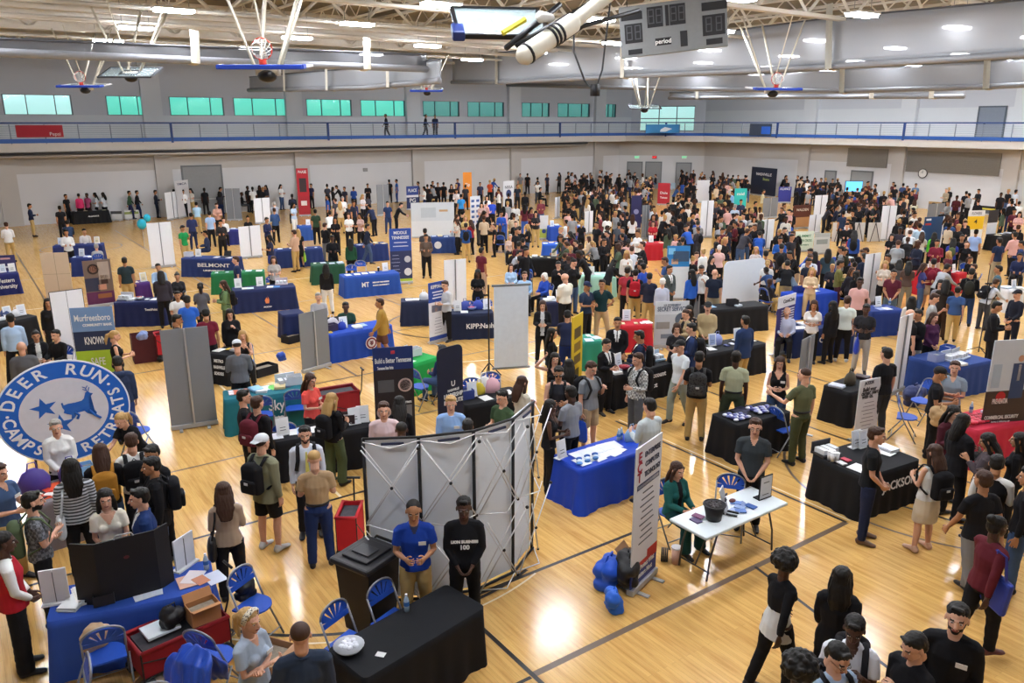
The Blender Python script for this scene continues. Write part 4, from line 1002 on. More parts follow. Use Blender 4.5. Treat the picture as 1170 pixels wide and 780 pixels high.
def table(key, A, B, col, label, depth=.72, text=(), z=.75, open_=False, land=None, plain=False, sheen=.8, flare=.05, runner=None):
    a, X, Y, w = frame_of(A, B, z); w = max(.5, min(w, 4.2)); org = Vector((a.x, a.y, 0)); M = basis(org, X, Y, Vector((0, 0, 1)))
    r = obj('tablecloth', cloth_mesh(w, depth, z, flare), mat(col, sheen, spec=.25, var=.08, scale=4)); r.matrix_world = M; tag(r, label, 'tablecloth')
    for t in text:
        s, sz, u, v = t[:4]; c = t[4] if len(t) > 4 else 'W'; wd = t[5] if len(t) > 5 else None
        lettering(r, s, sz, Matrix.Translation((u*w, -.012-.065*(v)-.03, z*(1-v))) @ Matrix.Rotation(PI/2-.08, 4, 'X'), c, fw=.004, width=wd*w if wd else None)
    pa, pb = Pp(org+Vector((0,0,z))), Pp(org+X*w+Vector((0,0,z))); RECT.append((min(pa[0], pb[0])+4, max(pa[0], pb[0])-4, min(pa[1], pb[1])-4, max(Pp(org)[1], Pp(org+X*w)[1])))
    TABLES[key] = dict(obj=r, M=M, w=w, d=depth, z=z, label=label, land=land); LAND.append((land or key, org+X*w/2+Y*depth/2)) if land else None
    return r
_IT = {}
def item_proto(kind):
    if kind in _IT: return _IT[kind]
    out = []; z = Vector((0, 0, 0))
    def P(nm, mb, m, sm=False): out.append((nm, mb.mesh(nm, sm), m))
    mb = MB()
    if kind == 'flyer': mb.box((0, 0, .002), (.21, .28, .004)); P('flyer', mb, 'x')
    elif kind == 'booklets':
        for i in range(5): mb.box((random.uniform(-.008, .008), random.uniform(-.008, .008), .006+i*.009), (.21, .28, .008))
        P('booklets', mb, 'x')
    elif kind == 'cards':
        for i in range(4): mb.box((0, 0, .003+i*.004), (.1, .15, .004))
        P('cards', mb, 'x')
    elif kind == 'sign':
        mb.prism([(-.11, 0, 0), (.11, 0, 0), (.11, .05, .30), (-.11, .05, .30)], (0, .008, 0)); P('sign_holder', mb, '#eef0f2')
        mb = MB(); mb.prism([(-.08, -.004, .03), (.08, -.004, .03), (.08, .040, .27), (-.08, .040, .27)], (0, .003, 0)); P('notice', mb, 'x')
        mb = MB()
        for k in range(4): mb.box((0, -.002+.0098*k*1.2+.006, .09+.045*k), (.10, .003, .012))
        P('printed_lines', mb, '#51555c'); mb = MB(); mb.box((0, .04, .006), (.22, .12, .012)); P('foot', mb, '#e5e7ea')
    elif kind == 'laptop':
        mb.box((0, 0, .01), (.33, .23, .02)); P('keyboard_base', mb, '#3a3b3f'); mb = MB(); mb.prism([(-.165, .11, .02), (.165, .11, .02), (.165, .17, .23), (-.165, .17, .23)], (0, .01, .0)); P('lid', mb, '#2a2b2f')
    elif kind == 'bottle':
        mb.loft([(0, 0, 0), (0, 0, .05), (0, 0, .12), (0, 0, .15), (0, 0, .19)], [.032, .033, .033, .026, .013], n=12, cap=False); P('bottle', mb, '#b9cfe0', True); mb = MB(); mb.loft([(0, 0, .07), (0, 0, .12)], [.0345, .0345], n=12, cap=False); P('paper_label', mb, '#3f6fb5'); mb = MB(); mb.cyl((0, 0, .19), .015, .02, 10); P('bottle_cap', mb, '#f2f2f2')
    elif kind == 'box':
        for c, d in (((0, 0, .005), (.30, .22, .01)), ((0, -.11, .09), (.30, .008, .18)), ((0, .11, .09), (.30, .008, .18)), ((-.15, 0, .09), (.008, .22, .18)), ((.15, 0, .09), (.008, .22, .18))): mb.box(c, d)
        P('box', mb, 'x'); mb = MB(); mb.box((0, 0, .1), (.28, .2, .05)); P('contents', mb, '#8d8f95')
    elif kind == 'bowl': mb.loft([(0, 0, .005), (0, 0, .04), (0, 0, .085)], [.06, .1, .13], n=16, cap=False); P('bowl', mb, 'x', True); mb = MB(); [mb.ell((.09*math.cos(i*2.4)*((i % 5)/5+.1), .09*math.sin(i*2.4)*((i % 5)/5+.1), .085), (.022, .018, .014), 6) for i in range(18)]; P('sweets', mb, '#d0494f')
    elif kind == 'cup': mb.loft([(0, 0, 0), (0, 0, .14)], [.032, .042], n=12, cap=False); P('cup', mb, 'x', True); mb = MB(); mb.cyl((0, 0, .14), .044, .012, 12); P('lid', mb, '#e9e9e9')
    elif kind == 'bag': mb.loft([(0, 0, 0), (0, 0, .14), (0, 0, .24), (0, 0, .27)], [(.17, .10), (.18, .10), (.12, .06), (.06, .03)], n=14); P('bag', mb, 'x', True); mb = MB(); mb.tube([(-.06, 0, .25), (-.04, 0, .36), (.04, 0, .36), (.06, 0, .25)], .01); P('handle', mb, 'x')
    elif kind == 'ball': mb.ell((0, 0, .06), (.06, .06, .06), 12); P('ball', mb, 'x', True)
    elif kind == 'pouch': mb.ell((0, 0, .025), (.06, .045, .025), 8); P('pouch', mb, 'x', True)
    elif kind == 'tshirt': mb.box((0, 0, .03), (.28, .24, .055), bev=.02); mb.box((0, -.02, .062), (.12, .1, .008)); P('folded_shirt', mb, 'x', True)
    elif kind == 'tray': mb.box((0, 0, .02), (.4, .28, .03)); mb.box((0, .13, .1), (.4, .02, .2)); P('tray', mb, 'x'); mb = MB(); [mb.box((-.12+.12*i, 0, .08), (.09, .2, .08)) for i in range(3)]; P('packets', mb, '#d7dade')
    _IT[kind] = out; return out
ITW = dict(flyer='sheet of paper', booklets='stack of booklets', cards='small stack of cards', sign='framed notice', laptop='open laptop', bottle='water bottle with a blue label', box='open box', bowl='bowl of sweets', cup='cup with a lid', bag='soft bag', ball='ball', pouch='small giveaway pouch', tshirt='folded T-shirt', tray='display tray')
ITN = dict(flyer='flyer', booklets='booklet_stack', cards='card_stack', sign='notice_holder', laptop='laptop', bottle='water_bottle', box='cardboard_box', bowl='sweet_bowl', cup='drink_cup', bag='bag', ball='ball', pouch='pouch', tshirt='folded_shirt', tray='display_tray')
ITEMS = []
def item(kind, M, col='#ececea', where='', s=1.0, group=None):
    parts = item_proto(kind); r = None
    for i, (nm, me, c) in enumerate(parts):
        mm = mat(col if c == 'x' else c, .5 if kind != 'bottle' else .15, alpha=.75 if (kind == 'bottle' and i == 0) else 1)
        if i == 0 and len(parts) == 1: r = obj(ITN[kind], me, mm); break
        if i == 0: r = empty(ITN[kind])
        obj(nm, me, mm, r)
    r.matrix_world = M @ Matrix.Diagonal((s, s, s, 1)); ITEMS.append([r, kind, col, where, group]); return r
def on(key, *its):
    """its: (kind, u, v, colour, turn) on the table key; u along the front edge, v away from the viewer"""
    t = TABLES[key]
    for q in its:
        kind, u, v = q[:3]; c = q[3] if len(q) > 3 else '#ececea'; a = q[4] if len(q) > 4 else random.uniform(-.2, .2); s = q[5] if len(q) > 5 else 1
        ITN_[0] += 1; item(kind, t['M'] @ Matrix.Translation((u*t['w'], v*t['d'], t['z']+.003+.0013*(ITN_[0] % 9))) @ Matrix.Rotation(a, 4, 'Z'), c, t['land'] or key, s)
def litter(key, n, cols=('#efefec', '#d8e2ee', '#c7d3e4', '#e7d9b0'), kinds=('flyer', 'flyer', 'booklets', 'cards', 'sign')):
    for i in range(n):
        on(key, (random.choice(kinds), (i+.5)/n, random.uniform(.2, .75), random.choice(cols)))
# ---------------------------------------------------------------- folding chair
_CH = {}
def chair(pos, yaw, label, group=None):
    if 'c' not in _CH:
        pr = {}
        fr = mat('#8e9298', .35, metal=.6); bl = mat('#2350b5', .45)
        mb = MB()
        for s in (-1, 1): mb.tube([(s*.21, -.24, .01), (s*.205, .02, .45), (s*.205, .16, .80)], .012, 8)
        mb.tube([(.205*math.cos(t), .16+.05*math.sin(t)*.4, .80+.12*math.sin(t)) for t in [PI*i/10 for i in range(11)]], .012, 8); pr['front_frame'] = (mb.mesh('front_frame', True), fr)
        mb = MB()
        for s in (-1, 1): mb.tube([(s*.225, .26, .01), (s*.225, -.02, .42)], .012, 8)
        mb.tube([(-.225, .2, .1), (.225, .2, .1)], .009, 6); mb.tube([(-.21, -.2, .1), (.21, -.2, .1)], .009, 6); pr['rear_frame'] = (mb.mesh('rear_frame', True), fr)
        mb = MB(); n = 14; mb.prism([(.2*math.cos(PI*i/n)*(1 if i not in (0, n) else 1), -.02+.0-.2*1*math.sin(PI*i/n)*1.0, .455) for i in range(n+1)]+[(-.2, .14, .455), (.2, .14, .455)], (0, 0, .022)); pr['seat'] = (mb.mesh('seat'), bl)
        mb = MB(); n = 18    # fan-shaped back with radial slots
        for i in range(n):
            a0, a1 = PI*i/n, PI*(i+1)/n
            if i % 3 != 1 or i in (1, 16):
                mb.prism([(.19*math.cos(a0), 0, .12*math.sin(a0)), (.19*math.cos(a1), 0, .12*math.sin(a1)), (.05*math.cos(a1), 0, -.03), (.05*math.cos(a0), 0, -.03)], (0, .012, 0))
            mb.prism([(.2*math.cos(a0), 0, .13*math.sin(a0)), (.2*math.cos(a1), 0, .13*math.sin(a1)), (.17*math.cos(a1), 0, .105*math.sin(a1)), (.17*math.cos(a0), 0, .105*math.sin(a0))], (0, .014, 0))
        mb.box((0, .006, -.04), (.39, .014, .05)); me = mb.mesh('backrest'); me.transform(Matrix.Translation((0, .145, .77)) @ Matrix.Rotation(-.3, 4, 'X') @ Matrix.Diagonal((1, 1, 1.15, 1))); pr['backrest'] = (me, bl)
        _CH['c'] = pr
    r = empty('folding_chair', (pos.x, pos.y, 0), yaw); tag(r, label, 'chair', group)
    for k, (me, m) in _CH['c'].items(): obj(k, me, m, r)
    return r
def wagon(pos, yaw, label, col='#8a1520', L=.95, W_=.5, H=.45):
    r = empty('folding_wagon', (pos.x, pos.y, 0), yaw); tag(r, label, 'wagon'); c = mat(col, .7)
    mb = MB()
    for (x, y, dx, dy) in ((0, -W_/2, L, .02), (0, W_/2, L, .02), (-L/2, 0, .02, W_), (L/2, 0, .02, W_)): mb.box((x, y, .2+H/2), (dx, dy, H))
    mb.box((0, 0, .2), (L, W_, .02)); mb.build('fabric_box', c, r)
    mb = MB(); z = .2+H
    mb.tube([(-L/2, -W_/2, z), (L/2, -W_/2, z), (L/2, W_/2, z), (-L/2, W_/2, z), (-L/2, -W_/2, z)], .025, 8); mb.build('padded_rim', mat(col, .6), r, True)
    mb = MB()
    for x in (-L/2, L/2):
        for y in (-W_/2, W_/2): mb.tube([(x, y, .12), (x, y, z)], .012)
    mb.tube([(-L/2, -W_/2, .15), (L/2, -W_/2, z-.1)], .009); mb.tube([(L/2, -W_/2-.01, .15), (-L/2, -W_/2-.01, z-.1)], .009); mb.build('frame', mat('K', .4), r)
    for x in (-L/2+.05, L/2-.05):
        for y in (-W_/2, W_/2): mb = MB(); mb.loft([(x, y-.02, .08), (x, y+.03, .08)], [.08, .08], n=16, cap=False); mb.build('wheel', mat('#1b1b1d', .6), r, True)
    mb = MB(); mb.tube([(L/2, 0, .2), (L/2+.12, 0, .55), (L/2+.16, 0, 1.0)], .012); mb.tube([(L/2+.16, -.1, 1.0), (L/2+.16, .1, 1.0)], .018); mb.build('handle', mat('K', .4), r)
    mb = MB(); mb.box((0, 0, .2+H*.75), (L*.9, W_*.85, H*.3)); mb.build('contents', mat('#3b3a3f', .8, var=.5, scale=14), r)
    return r
def soft_bag(pos, col, label, s=1.0, yaw=0, nm='bag', z=0.0):
    mb = MB()
    for i in range(7): mb.ell((random.uniform(-.1, .1), random.uniform(-.07, .07), .12+random.uniform(0, .14)), (random.uniform(.12, .18), random.uniform(.08, .13), random.uniform(.10, .15)), 10)
    mb.box((0, 0, .05), (.34, .22, .1), bev=.03); me = remesh(mb, .018, 2, nm)
    ripple(me, lambda c: noise.noise(c*11), .02)
    for v in me.vertices: v.co.z = max(0.0, v.co.z)
    r = obj(nm, me, mat(col, .5, var=.1)); q = MB(); q.tube([(-.07, 0, .28), (-.05, -.02, .38), (.05, -.02, .38), (.07, 0, .28)], .012); q.build('handle', mat(col, .5), r)
    r.location = (pos.x, pos.y, z); r.rotation_euler[2] = yaw; r.scale = (s, s, s); tag(r, label, 'bag'); return r
def crate(pos, yaw, d, col, label, nm='cardboard_box', z=0.0, lid=True):
    r = empty(nm, (pos.x, pos.y, z), yaw); tag(r, label, 'box'); m = mat(col, .8); x, y, h = d; mb = MB()
    for c, e in (((0, 0, .005), (x, y, .01)), ((0, -y/2, h/2), (x, .01, h)), ((0, y/2, h/2), (x, .01, h)), ((-x/2, 0, h/2), (.01, y, h)), ((x/2, 0, h/2), (.01, y, h))): mb.box(c, e)
    mb.build('box_body', m, r)
    if lid:
        mb = MB(); mb.prism([(-x/2, y/2, h), (x/2, y/2, h), (x/2, y/2+y*.3, h+y*.35), (-x/2, y/2+y*.3, h+y*.35)], (0, .008, 0)); mb.build('flap', m, r); mb = MB(); mb.prism([(-x/2, -y/2, h), (x/2, -y/2, h), (x/2, -y/2-y*.35, h+y*.1), (-x/2, -y/2-y*.35, h+y*.1)], (0, .008, .004)); mb.build('flap', m, r)
    mb = MB(); mb.box((0, 0, h*.45), (x*.9, y*.88, h*.5)); mb.build('contents', mat('#8b7f70', .8, var=.4, scale=20), r); return r
# ================================================================ the fair
LAMP = 128.0
def fac(p, f):
    base = math.atan2(-p.x, p.y)
    a = FACES[f] if isinstance(f, str) else f
    return base + math.radians(a)
def solve(t, x, y, f, pose, look, top, bot, ext, kw):
    """a person: crown of the head at (x, y) of a survey tile"""
    sex = look[0]; hh = kw.get('h') or (1.76 if sex == 'm' else 1.66)
    J = SK(pose, sex); H = (J['H'] @ Vector((0, .02, .135))); sc = hh/(SK('stand', sex)['top']+.01)
    w = inside(Wp(*tp(t, x, y), H.z*sc)); yaw = fac(w, f); off = Matrix.Rotation(yaw, 3, 'Z') @ Vector((H.x*sc, H.y*sc, 0)); w = Vector((w.x-off.x, w.y-off.y, 0))
    return dict(w=w, yaw=yaw, pose=pose, look=look, top=top, bot=bot, h=hh, ext=ext, wide=kw.get('wide', 1.0), d=w.length)
def make(s):
    r = person(s['w'], s['yaw'], s['pose'], s['look'], s['top'], s['bot'], s['h'], s['ext'], wide=s['wide'])
    if s['pose'] in ('sit', 'sit2', 'chin'): chair(s['w']+Matrix.Rotation(s['yaw'], 3, 'Z') @ Vector((0, .06, 0)), s['yaw'], None, 'seated')
    return r
SEATED = []
def build_booths():
    # ---------------- booths nearest the balcony
    table('T_blue', tp('Y1',290,398), tp('Y2',348,190), '#2c4da3', 'royal blue cloth on the table under the black folding display', depth=.72, land='the black folding display')
    table('T_black', (417,776), (555,693), '#101217', 'plain black cloth on the empty table beside the rubbish bin', depth=.66, flare=.02, land='the empty black table')
    table('T_gift', (664,537), (748,510), '#1b43b8', 'royal blue cloth on the table behind the tall technology banner', depth=.72, flare=.1, land='the paper-covered blue table', sheen=.5)
    table('T_jack', tp('X6',150,140), tp('V6',512,695), '#131418', 'black cloth with a white surname on the table at the right', depth=1.0, text=(('JACKSON',.2,.6,.35,'W',.6),), land='the JACKSON table')
    table('T_law', tp('V5',350,480), tp('V5',695,392), '#15161a', 'black cloth on the table full of small pouches beside the deputy', depth=.68, land='the table of pouches')
    table('T_blk2', tp('V5',1070,272), (1004,437), '#141519', 'black cloth with a camouflage bag on it beside the tall white notice', depth=.62, land='the camouflage bag table')
    table('T_red', tp('V6',872,512), tp('V6',1200,445), '#c8324a', 'bright red cloth piled with red pouches at the right edge', depth=.75, land='the red pouch table')
    table('T_navy6', (1088,421), (1134,411), '#26407f', 'navy cloth under boxes beside the security banner', depth=1.1, land='the navy cloth by the security banner')
    table('T_deer', tp('X1',235,318), tp('X1',640,205), '#7b7479', 'taupe cloth with an orange runner below the round camp sign', depth=.75, land='the round camp sign')
    M = TABLES['T_deer']; mb = MB(); mb.box((M['w']/2, M['d']/2, .756), (M['w']*.98, M['d']*.7, .006)); o = mb.build('table_runner', mat('#d9532b', .8)); o.matrix_world = M['M']; tag(o, 'orange runner laid along the taupe table below the round camp sign', 'table runner')
    table('T_sky', tp('V2',312,318), tp('V2',832,255), '#1f6a78', 'teal cloth lettered in white on the table behind the grey trifold boards', depth=.62, text=(('Sky',.3,.62,.3,'W',.2), ('aviation',.07,.66,.62,'W',.14)), flare=.06, land='the teal Sky table')
    table('T_mid', tp('V2',640,585), (428,487), '#15161b', 'long black cloth on the table in front of the woman in coral', depth=.6, land='the long black table by the coral shirt')
    table('T_gov', tp('V3',735,352), (600,452), '#141519', 'black cloth on the table hidden behind the curved lattice display', depth=.65, land='the top of the curved lattice display')
    table('T_green3', tp('V3',402,88), tp('V3',560,40), '#1f9d4c', 'bright green cloth on the table behind the build-a-better banner', depth=.8, land='the bright green table')
    table('T_acc', tp('V4',560,172), tp('V4',942,82), '#15161a', 'black cloth lettered in white in front of the standing recruiters', depth=.7, text=(('account',.15,.72,.22,'W',.26), ('.ect',.14,.62,.52,'W',.16)), land='the lettered black table')
    table('T_uhaul', tp('U5',15,588), tp('U5',425,512), '#17181c', 'black cloth beside the officer in tan, with an orange mark', depth=.75, land='the black table by the officer')
    table('T_core', tp('U5',600,432), tp('U5',995,402), '#1f2f5d', 'navy cloth lettered in white behind the striped purple banner', depth=.75, text=(('& Core',.2,.45,.4,'W',.3), ('x.',.18,.85,.4,'W',.08)), land='the navy table by the purple banner')
    table('T_roy5', tp('U5',615,214), tp('U5',880,186), '#2247b4', 'wrinkled royal blue cloth right of the big rounded white screen', depth=.75, flare=.08, land='the wrinkled royal blue table')
    table('T_scr', tp('U5',85,302), tp('U5',440,272), '#17181c', 'black cloth below the big rounded white screen', depth=.7, land='the big rounded white screen')
    table('T_nav7', tp('U6',205,312), tp('U6',412,300), '#21377a', 'navy cloth beside the tall narrow white panel at the right', depth=.75, land='the small navy table at the right')
    table('T_pcc', tp('U2',370,182), tp('U2',768,152), '#1b2650', 'dark navy cloth with a flame emblem below the green booth', depth=.7, text=(('PCCW',.06,.52,.78,'W',.13),), land='the flame emblem table')
    t = TABLES['T_pcc']; mb = MB(); mb.prism([(-.05,0,0),(.05,0,0),(.075,0,.1),(.02,0,.24),(.03,0,.12),(-.02,0,.2),(-.075,0,.1)], (0,.004,0)); o = mb.build('flame_emblem', mat('#e58a5a')); o.parent = t['obj']; o.matrix_local = Matrix.Translation((.52*t['w'], -.06, .28))
    table('T_grn2', tp('T2',52,650), tp('T2',350,636), '#1d6a3f', 'green cloth behind the flame emblem table', depth=.6, land='the green booth')
    table('T_mt', tp('T2',795,668), tp('T2',1106,642), '#234a9c', 'royal blue cloth with the white MT mark in the middle of the floor', depth=.75, text=(('MT',.24,.36,.42,'W',.13), ('MIDDLE TENNESSEE',.06,.64,.34,'W',.3), ('STATE UNIVERSITY',.05,.64,.48,'W',.3)), land='the royal blue MT table')
    table('T_logo', tp('U2',985,462), tp('U3',272,396), '#2247a8', 'royal blue cloth with a round red and white seal', depth=.75, land='the round seal table')
    t = TABLES['T_logo']
    for rr, c, y in ((.17, '#e9e6e4', .001), (.145, '#7c2436', .004), (.105, '#e9e6e4', .007)):
        mb = MB(); mb.prism([(rr*math.cos(a), 0, rr*math.sin(a)) for a in [2*PI*i/28 for i in range(28)]], (0, -.003, 0)); o = mb.build('seal', mat(c), t['obj']); o.matrix_local = Matrix.Translation((.62*t['w'], -.075-y, .38))
    mb = MB(); mb.tube([(0,-.01,-.06),(0,-.01,.06)], .012); [mb.tube([(0,-.01,-.04+k*.035),(s*.05,-.01,-.005+k*.035)], .01) for k in range(3) for s in (-1,1)]; o = mb.build('leaf_emblem', mat('#7c2436'), t['obj']); o.matrix_local = Matrix.Translation((.62*t['w'], -.08, .38))
    table('T_kipp', tp('U3',632,330), tp('U3',915,318), '#1c2540', 'dark navy cloth lettered KIPP beside the blue and white banner', depth=.7, text=(('KIPP:Nash',.2,.68,.48,'W',.62),), land='the KIPP table')
    table('T_nav3', tp('U3',325,252), tp('U3',500,246), '#1c2540', 'short dark navy cloth left of the blue and white banner', depth=.6, land='the short navy table')
    table('T_met', tp('U2',205,575), tp('U2',335,590), '#17181c', 'black cloth lettered METRO NASHVILLE SCHOOLS beside the grey boards', depth=.7, text=(('METRO',.1,.6,.2,'W',.45), ('NASHVILLE',.1,.62,.4,'W',.55), ('SCHOOLS',.1,.6,.6,'W',.45)), land='the METRO table')
    table('T_touch', tp('U1',718,255), tp('U1',1040,248), '#1a2450', 'dark navy cloth right of the woman-photo poster', depth=.7, text=(('TouchPoint',.09,.75,.3,'W',.25),), land='the dark navy table by the photo poster')
    table('T_bel', tp('T1',1005,560), tp('T2',182,566), '#26386f', 'navy cloth lettered BELMONT by the back left', depth=.75, text=(('BELMONT',.2,.62,.34,'W',.6), ('UNIVERSITY',.08,.62,.62,'W',.4)), land='the BELMONT table')
    table('T_mts', tp('M',-22,316), tp('T1',105,642), '#232a66', 'violet-navy cloth with university lettering at the left edge', depth=.75, text=(('Western',.2,.6,.3,'W',.5), ('University',.2,.6,.58,'W',.6)), land='the violet university table')
    table('T_back', tp('T1',290,495), tp('T1',565,484), '#1f2c62', 'dark blue cloth near the back left with two people behind', depth=.7, land='the dark blue table at the back left')
    table('T_arm', tp('T1',400,284), tp('T1',606,280), '#141519', 'black cloth against the back wall at the left', depth=.7, text=(('ALLIANCE',.1,.55,.4,'W',.3),), land='the black table by the back wall')
    table('T_lft', tp('M',-12,372), tp('U1',240,338), '#17181c', 'black cloth loaded with papers at the left edge', depth=.8, land='the cluttered black table at the left')
    table('T_nv1', tp('T1',390,560), tp('T1',520,556), '#24336e', 'navy cloth left of the woman-photo poster', depth=.7, land='the navy table behind the poster')
    table('T_pur', tp('T1',752,704), tp('T1',838,692), '#4a2a6b', 'purple cloth beside the man in khaki trousers', depth=.6, land='the purple table')
    table('T_nv2', tp('T2',415,520), tp('T2',676,504), '#25386f', 'navy cloth behind the blond woman with a lime bag', depth=.7, land='the navy table of the lime bag woman')
    table('T_nv3', tp('T2',870,492), tp('T2',1042,478), '#22346c', 'navy cloth behind the person in a green top', depth=.7, land='the navy table beyond the MT table')
    table('T_grn3', tp('T2',615,602), tp('T2',800,592), '#234d38', 'dark green cloth left of the MT table', depth=.7, land='the dark green table')
    table('T_nv4', tp('T2',540,384), tp('T2',622,380), '#2b509b', 'blue cloth in the middle of the hall at the left', depth=.7)
    table('T_nv5', tp('T2',140,404), tp('T2',207,402), '#2c2f70', 'violet cloth beside the white back panel', depth=.7)
    table('T_rd4', tp('T4',210,482), tp('T4',352,478), '#b42430', 'red cloth left of the blue photo poster', depth=.75, land='the red table')
    table('T_rd5', tp('U6',515,75), tp('U6',640,65), '#b3202c', 'red cloth on the floor aisle at the right', depth=.7, land='the aisle red table')
    table('T_rd6', tp('U6',745,72), tp('U6',812,62), '#b3202c', 'red cloth right of the other aisle red table', depth=.7)
    table('T_ry6', tp('T5',215,545), tp('T5',268,540), '#28449b', 'royal blue cloth left of the long white panel', depth=.7)
    table('T_bk3', tp('T3',690,563), tp('T3',872,560), '#141519', 'black cloth in front of the crowd at mid hall', depth=.7, land='the mid-hall black table')
    table('T_bl3', tp('T3',780,482), tp('T3',882,482), '#2b5bbf', 'blue cloth beside the black mid-hall table', depth=.7)
    table('T_cir', tp('T3',158,445), tp('T3',292,443), '#2a437f', 'blue cloth with a white disc below the pale wall display', depth=.7, land='the pale wall display')
    table('T_bl4', tp('T3',820,385), tp('T3',890,383), '#2b50b0', 'blue cloth amid the crowd, the left one of two', depth=.7)
    table('T_bl5', tp('T3',935,385), tp('T3',1012,383), '#2b50b0', 'blue cloth amid the crowd, the right one of two', depth=.7)
    table('T_nvu4', tp('U4',128,255), tp('U4',262,250), '#232a4a', 'dark navy cloth crowded with gifts by the person in blue', depth=.8, land='the gift-covered dark table')
    table('T_mint', tp('T3',1000,662), tp('T4',72,660), '#a9dccb', 'mint cloth behind the pair in dark polos', depth=.8, land='the mint table')
    table('T_grnu', tp('U4',375,505), tp('U4',460,498), '#2f8c74', 'green cloth right of the yellow banner', depth=.7, land='the yellow banner')
    table('T_redu', tp('U4',612,400), tp('U4',815,395), '#b5222f', 'red cloth behind the man in the black suit', depth=.7, land='the red cloth by the black suit')
    table('T_wh5', tp('U6',1080,175), tp('U6',1180,170), '#d9dadc', 'white cloth behind the police officer at the right edge', depth=.7)
    table('T_bk7', tp('T5',1035,418), tp('T5',1140,410), '#17181c', 'black cloth near the right wall behind the white and navy banner', depth=.7)
    table('T_sv', tp('T5',360,212), tp('T5',440,208), '#22346c', 'navy cloth far back near the east doors', depth=.7)
    # Deer run round sign
    deer_sign()
    lattice_display(); trifolds()
def ring_text(parent, s, R, a_mid, step, size, M, col, inward=False):
    n = len(s)
    for i, ch in enumerate(s):
        if ch == ' ': continue
        a = a_mid + (i-(n-1)/2)*(-step if not inward else step)
        c = Vector((R*math.cos(a), 0, R*math.sin(a))); rot = (a-PI/2) if not inward else (a+PI/2)
        o = obj('lettering', text_mesh(ch, size, 'CENTER', .006), mat(col, .5), parent)
        o.matrix_local = M @ Matrix.Translation(c) @ Matrix.Rotation(-rot, 4, 'Y') @ Matrix.Rotation(PI/2, 4, 'X')
def deer_sign():
    z = 1.28; c = Wp(74, 470, z); yaw = math.atan2(-c.x, c.y)+.02
    pr = 900/((c-Vector((0,0,EYE))).dot(FW)); R = 68/pr
    r = empty('round_camp_sign', (c.x, c.y, 0), yaw+0.0); tag(r, 'big round blue and white camp sign with a leaping deer and stars', 'sign')
    z = max(z, R*.89+.05)
    L = Matrix.Translation((0, 0, z)) @ Matrix.Diagonal((1, 1, .89, 1))
    disc = lambda rad, y, t, m, nm, n=64: (lambda mb: (mb.prism([(rad*math.cos(2*PI*i/n), y, rad*math.sin(2*PI*i/n)) for i in range(n)], (0, t, 0)), mb.build(nm, m, r))[1])(MB())
    for rad, y, t, m, nm in ((R, 0, .03, mat('#e9eaee', .45), 'sign_board'), (R*.975, -.006, .006, mat('#1f62c4', .45), 'blue_ring'), (R*.66, -.010, .006, mat('#d8d8e2', .45), 'inner_disc')):
        o = disc(rad, y, t, m, nm); o.matrix_local = L
    board = [q for q in r.children if q.name.startswith('blue_ring')][0]
    W_ = 'W'; m0 = Matrix.Translation((0, -.008, 0)); sz = R*.29
    ring_text(board, 'DEER RUN', R*.815, math.radians(102), math.radians(16.6), sz, m0, '#f0f0f4')
    ring_text(board, 'CAMPS & RETREATS', R*.815, math.radians(281), math.radians(12.9), sz*.9, m0, '#f0f0f4', True)
    for a in (175, 30):
        mb = MB(); mb.prism([(R*.815*math.cos(math.radians(a))+R*.025*math.cos(t), -.009, R*.815*math.sin(math.radians(a))+R*.025*math.sin(t)) for t in [2*PI*i/16 for i in range(16)]], (0, -.003, 0)); o = mb.build('dot', mat('#f0f0f4'), board)
    inner = [q for q in r.children if q.name.startswith('inner_disc')][0]; bl = mat('#2460b8', .5)
    def star(cx, cz, s, rot):
        mb = MB(); mb.prism([((cx+s*(1 if k % 2 == 0 else .4)*math.cos(rot+k*PI/5))*R, -.012, (cz+s*(1 if k % 2 == 0 else .4)*math.sin(rot+k*PI/5))*R) for k in range(10)], (0, -.004, 0)); mb.build('star', bl, inner)
    star(-.29, .13, .21, math.radians(100)); star(-.08, -.24, .21, math.radians(92))
    D = [(x*.86+.0, z_*.92-.0) for x, z_ in [(-.02,.19),(-.01,.10),(.02,.03),(.00,-.02),(.06,-.06),(.13,-.09),(.16,-.14),(.12,-.18),(.17,-.17),(.21,-.11),(.18,-.06),(.26,-.06),(.36,-.05),(.40,-.10),(.52,-.12),(.55,-.20),(.57,-.12),(.53,-.05),(.46,-.04),(.47,.03),(.46,.12),(.48,.24),(.52,.26),(.55,.30),(.50,.32),(.47,.36),(.42,.34),(.40,.28),(.38,.22),(.34,.18),(.22,.16),(.10,.16),(.02,.14),(.01,.2)]]
    mb = MB(); me_pts = [(x*R-.02*R, -.012, z_*R+.0) for x, z_ in D]
    bmv = [mb.bm.verts.new(Vector(p)) for p in me_pts]; f = mb.bm.faces.new(bmv); bmesh.ops.triangulate(mb.bm, faces=[f])
    g = bmesh.ops.extrude_face_region(mb.bm, geom=mb.bm.faces[:]); [setattr(v, 'co', v.co+Vector((0, -.004, 0))) for v in g['geom'] if isinstance(v, bmesh.types.BMVert)]
    for (a, b) in ((((p[0]*.86, p[1]*.92), (q[0]*.86, q[1]*.92))) for p, q in (((.45,.35),(.43,.44)), ((.43,.44),(.38,.47)), ((.43,.42),(.47,.48)), ((.47,.36),(.50,.44)), ((.44,.38),(.38,.42)))): mb.tube([(a[0]*R-.02*R, -.014, a[1]*R), (b[0]*R-.02*R, -.014, b[1]*R)], .007*R, 5)
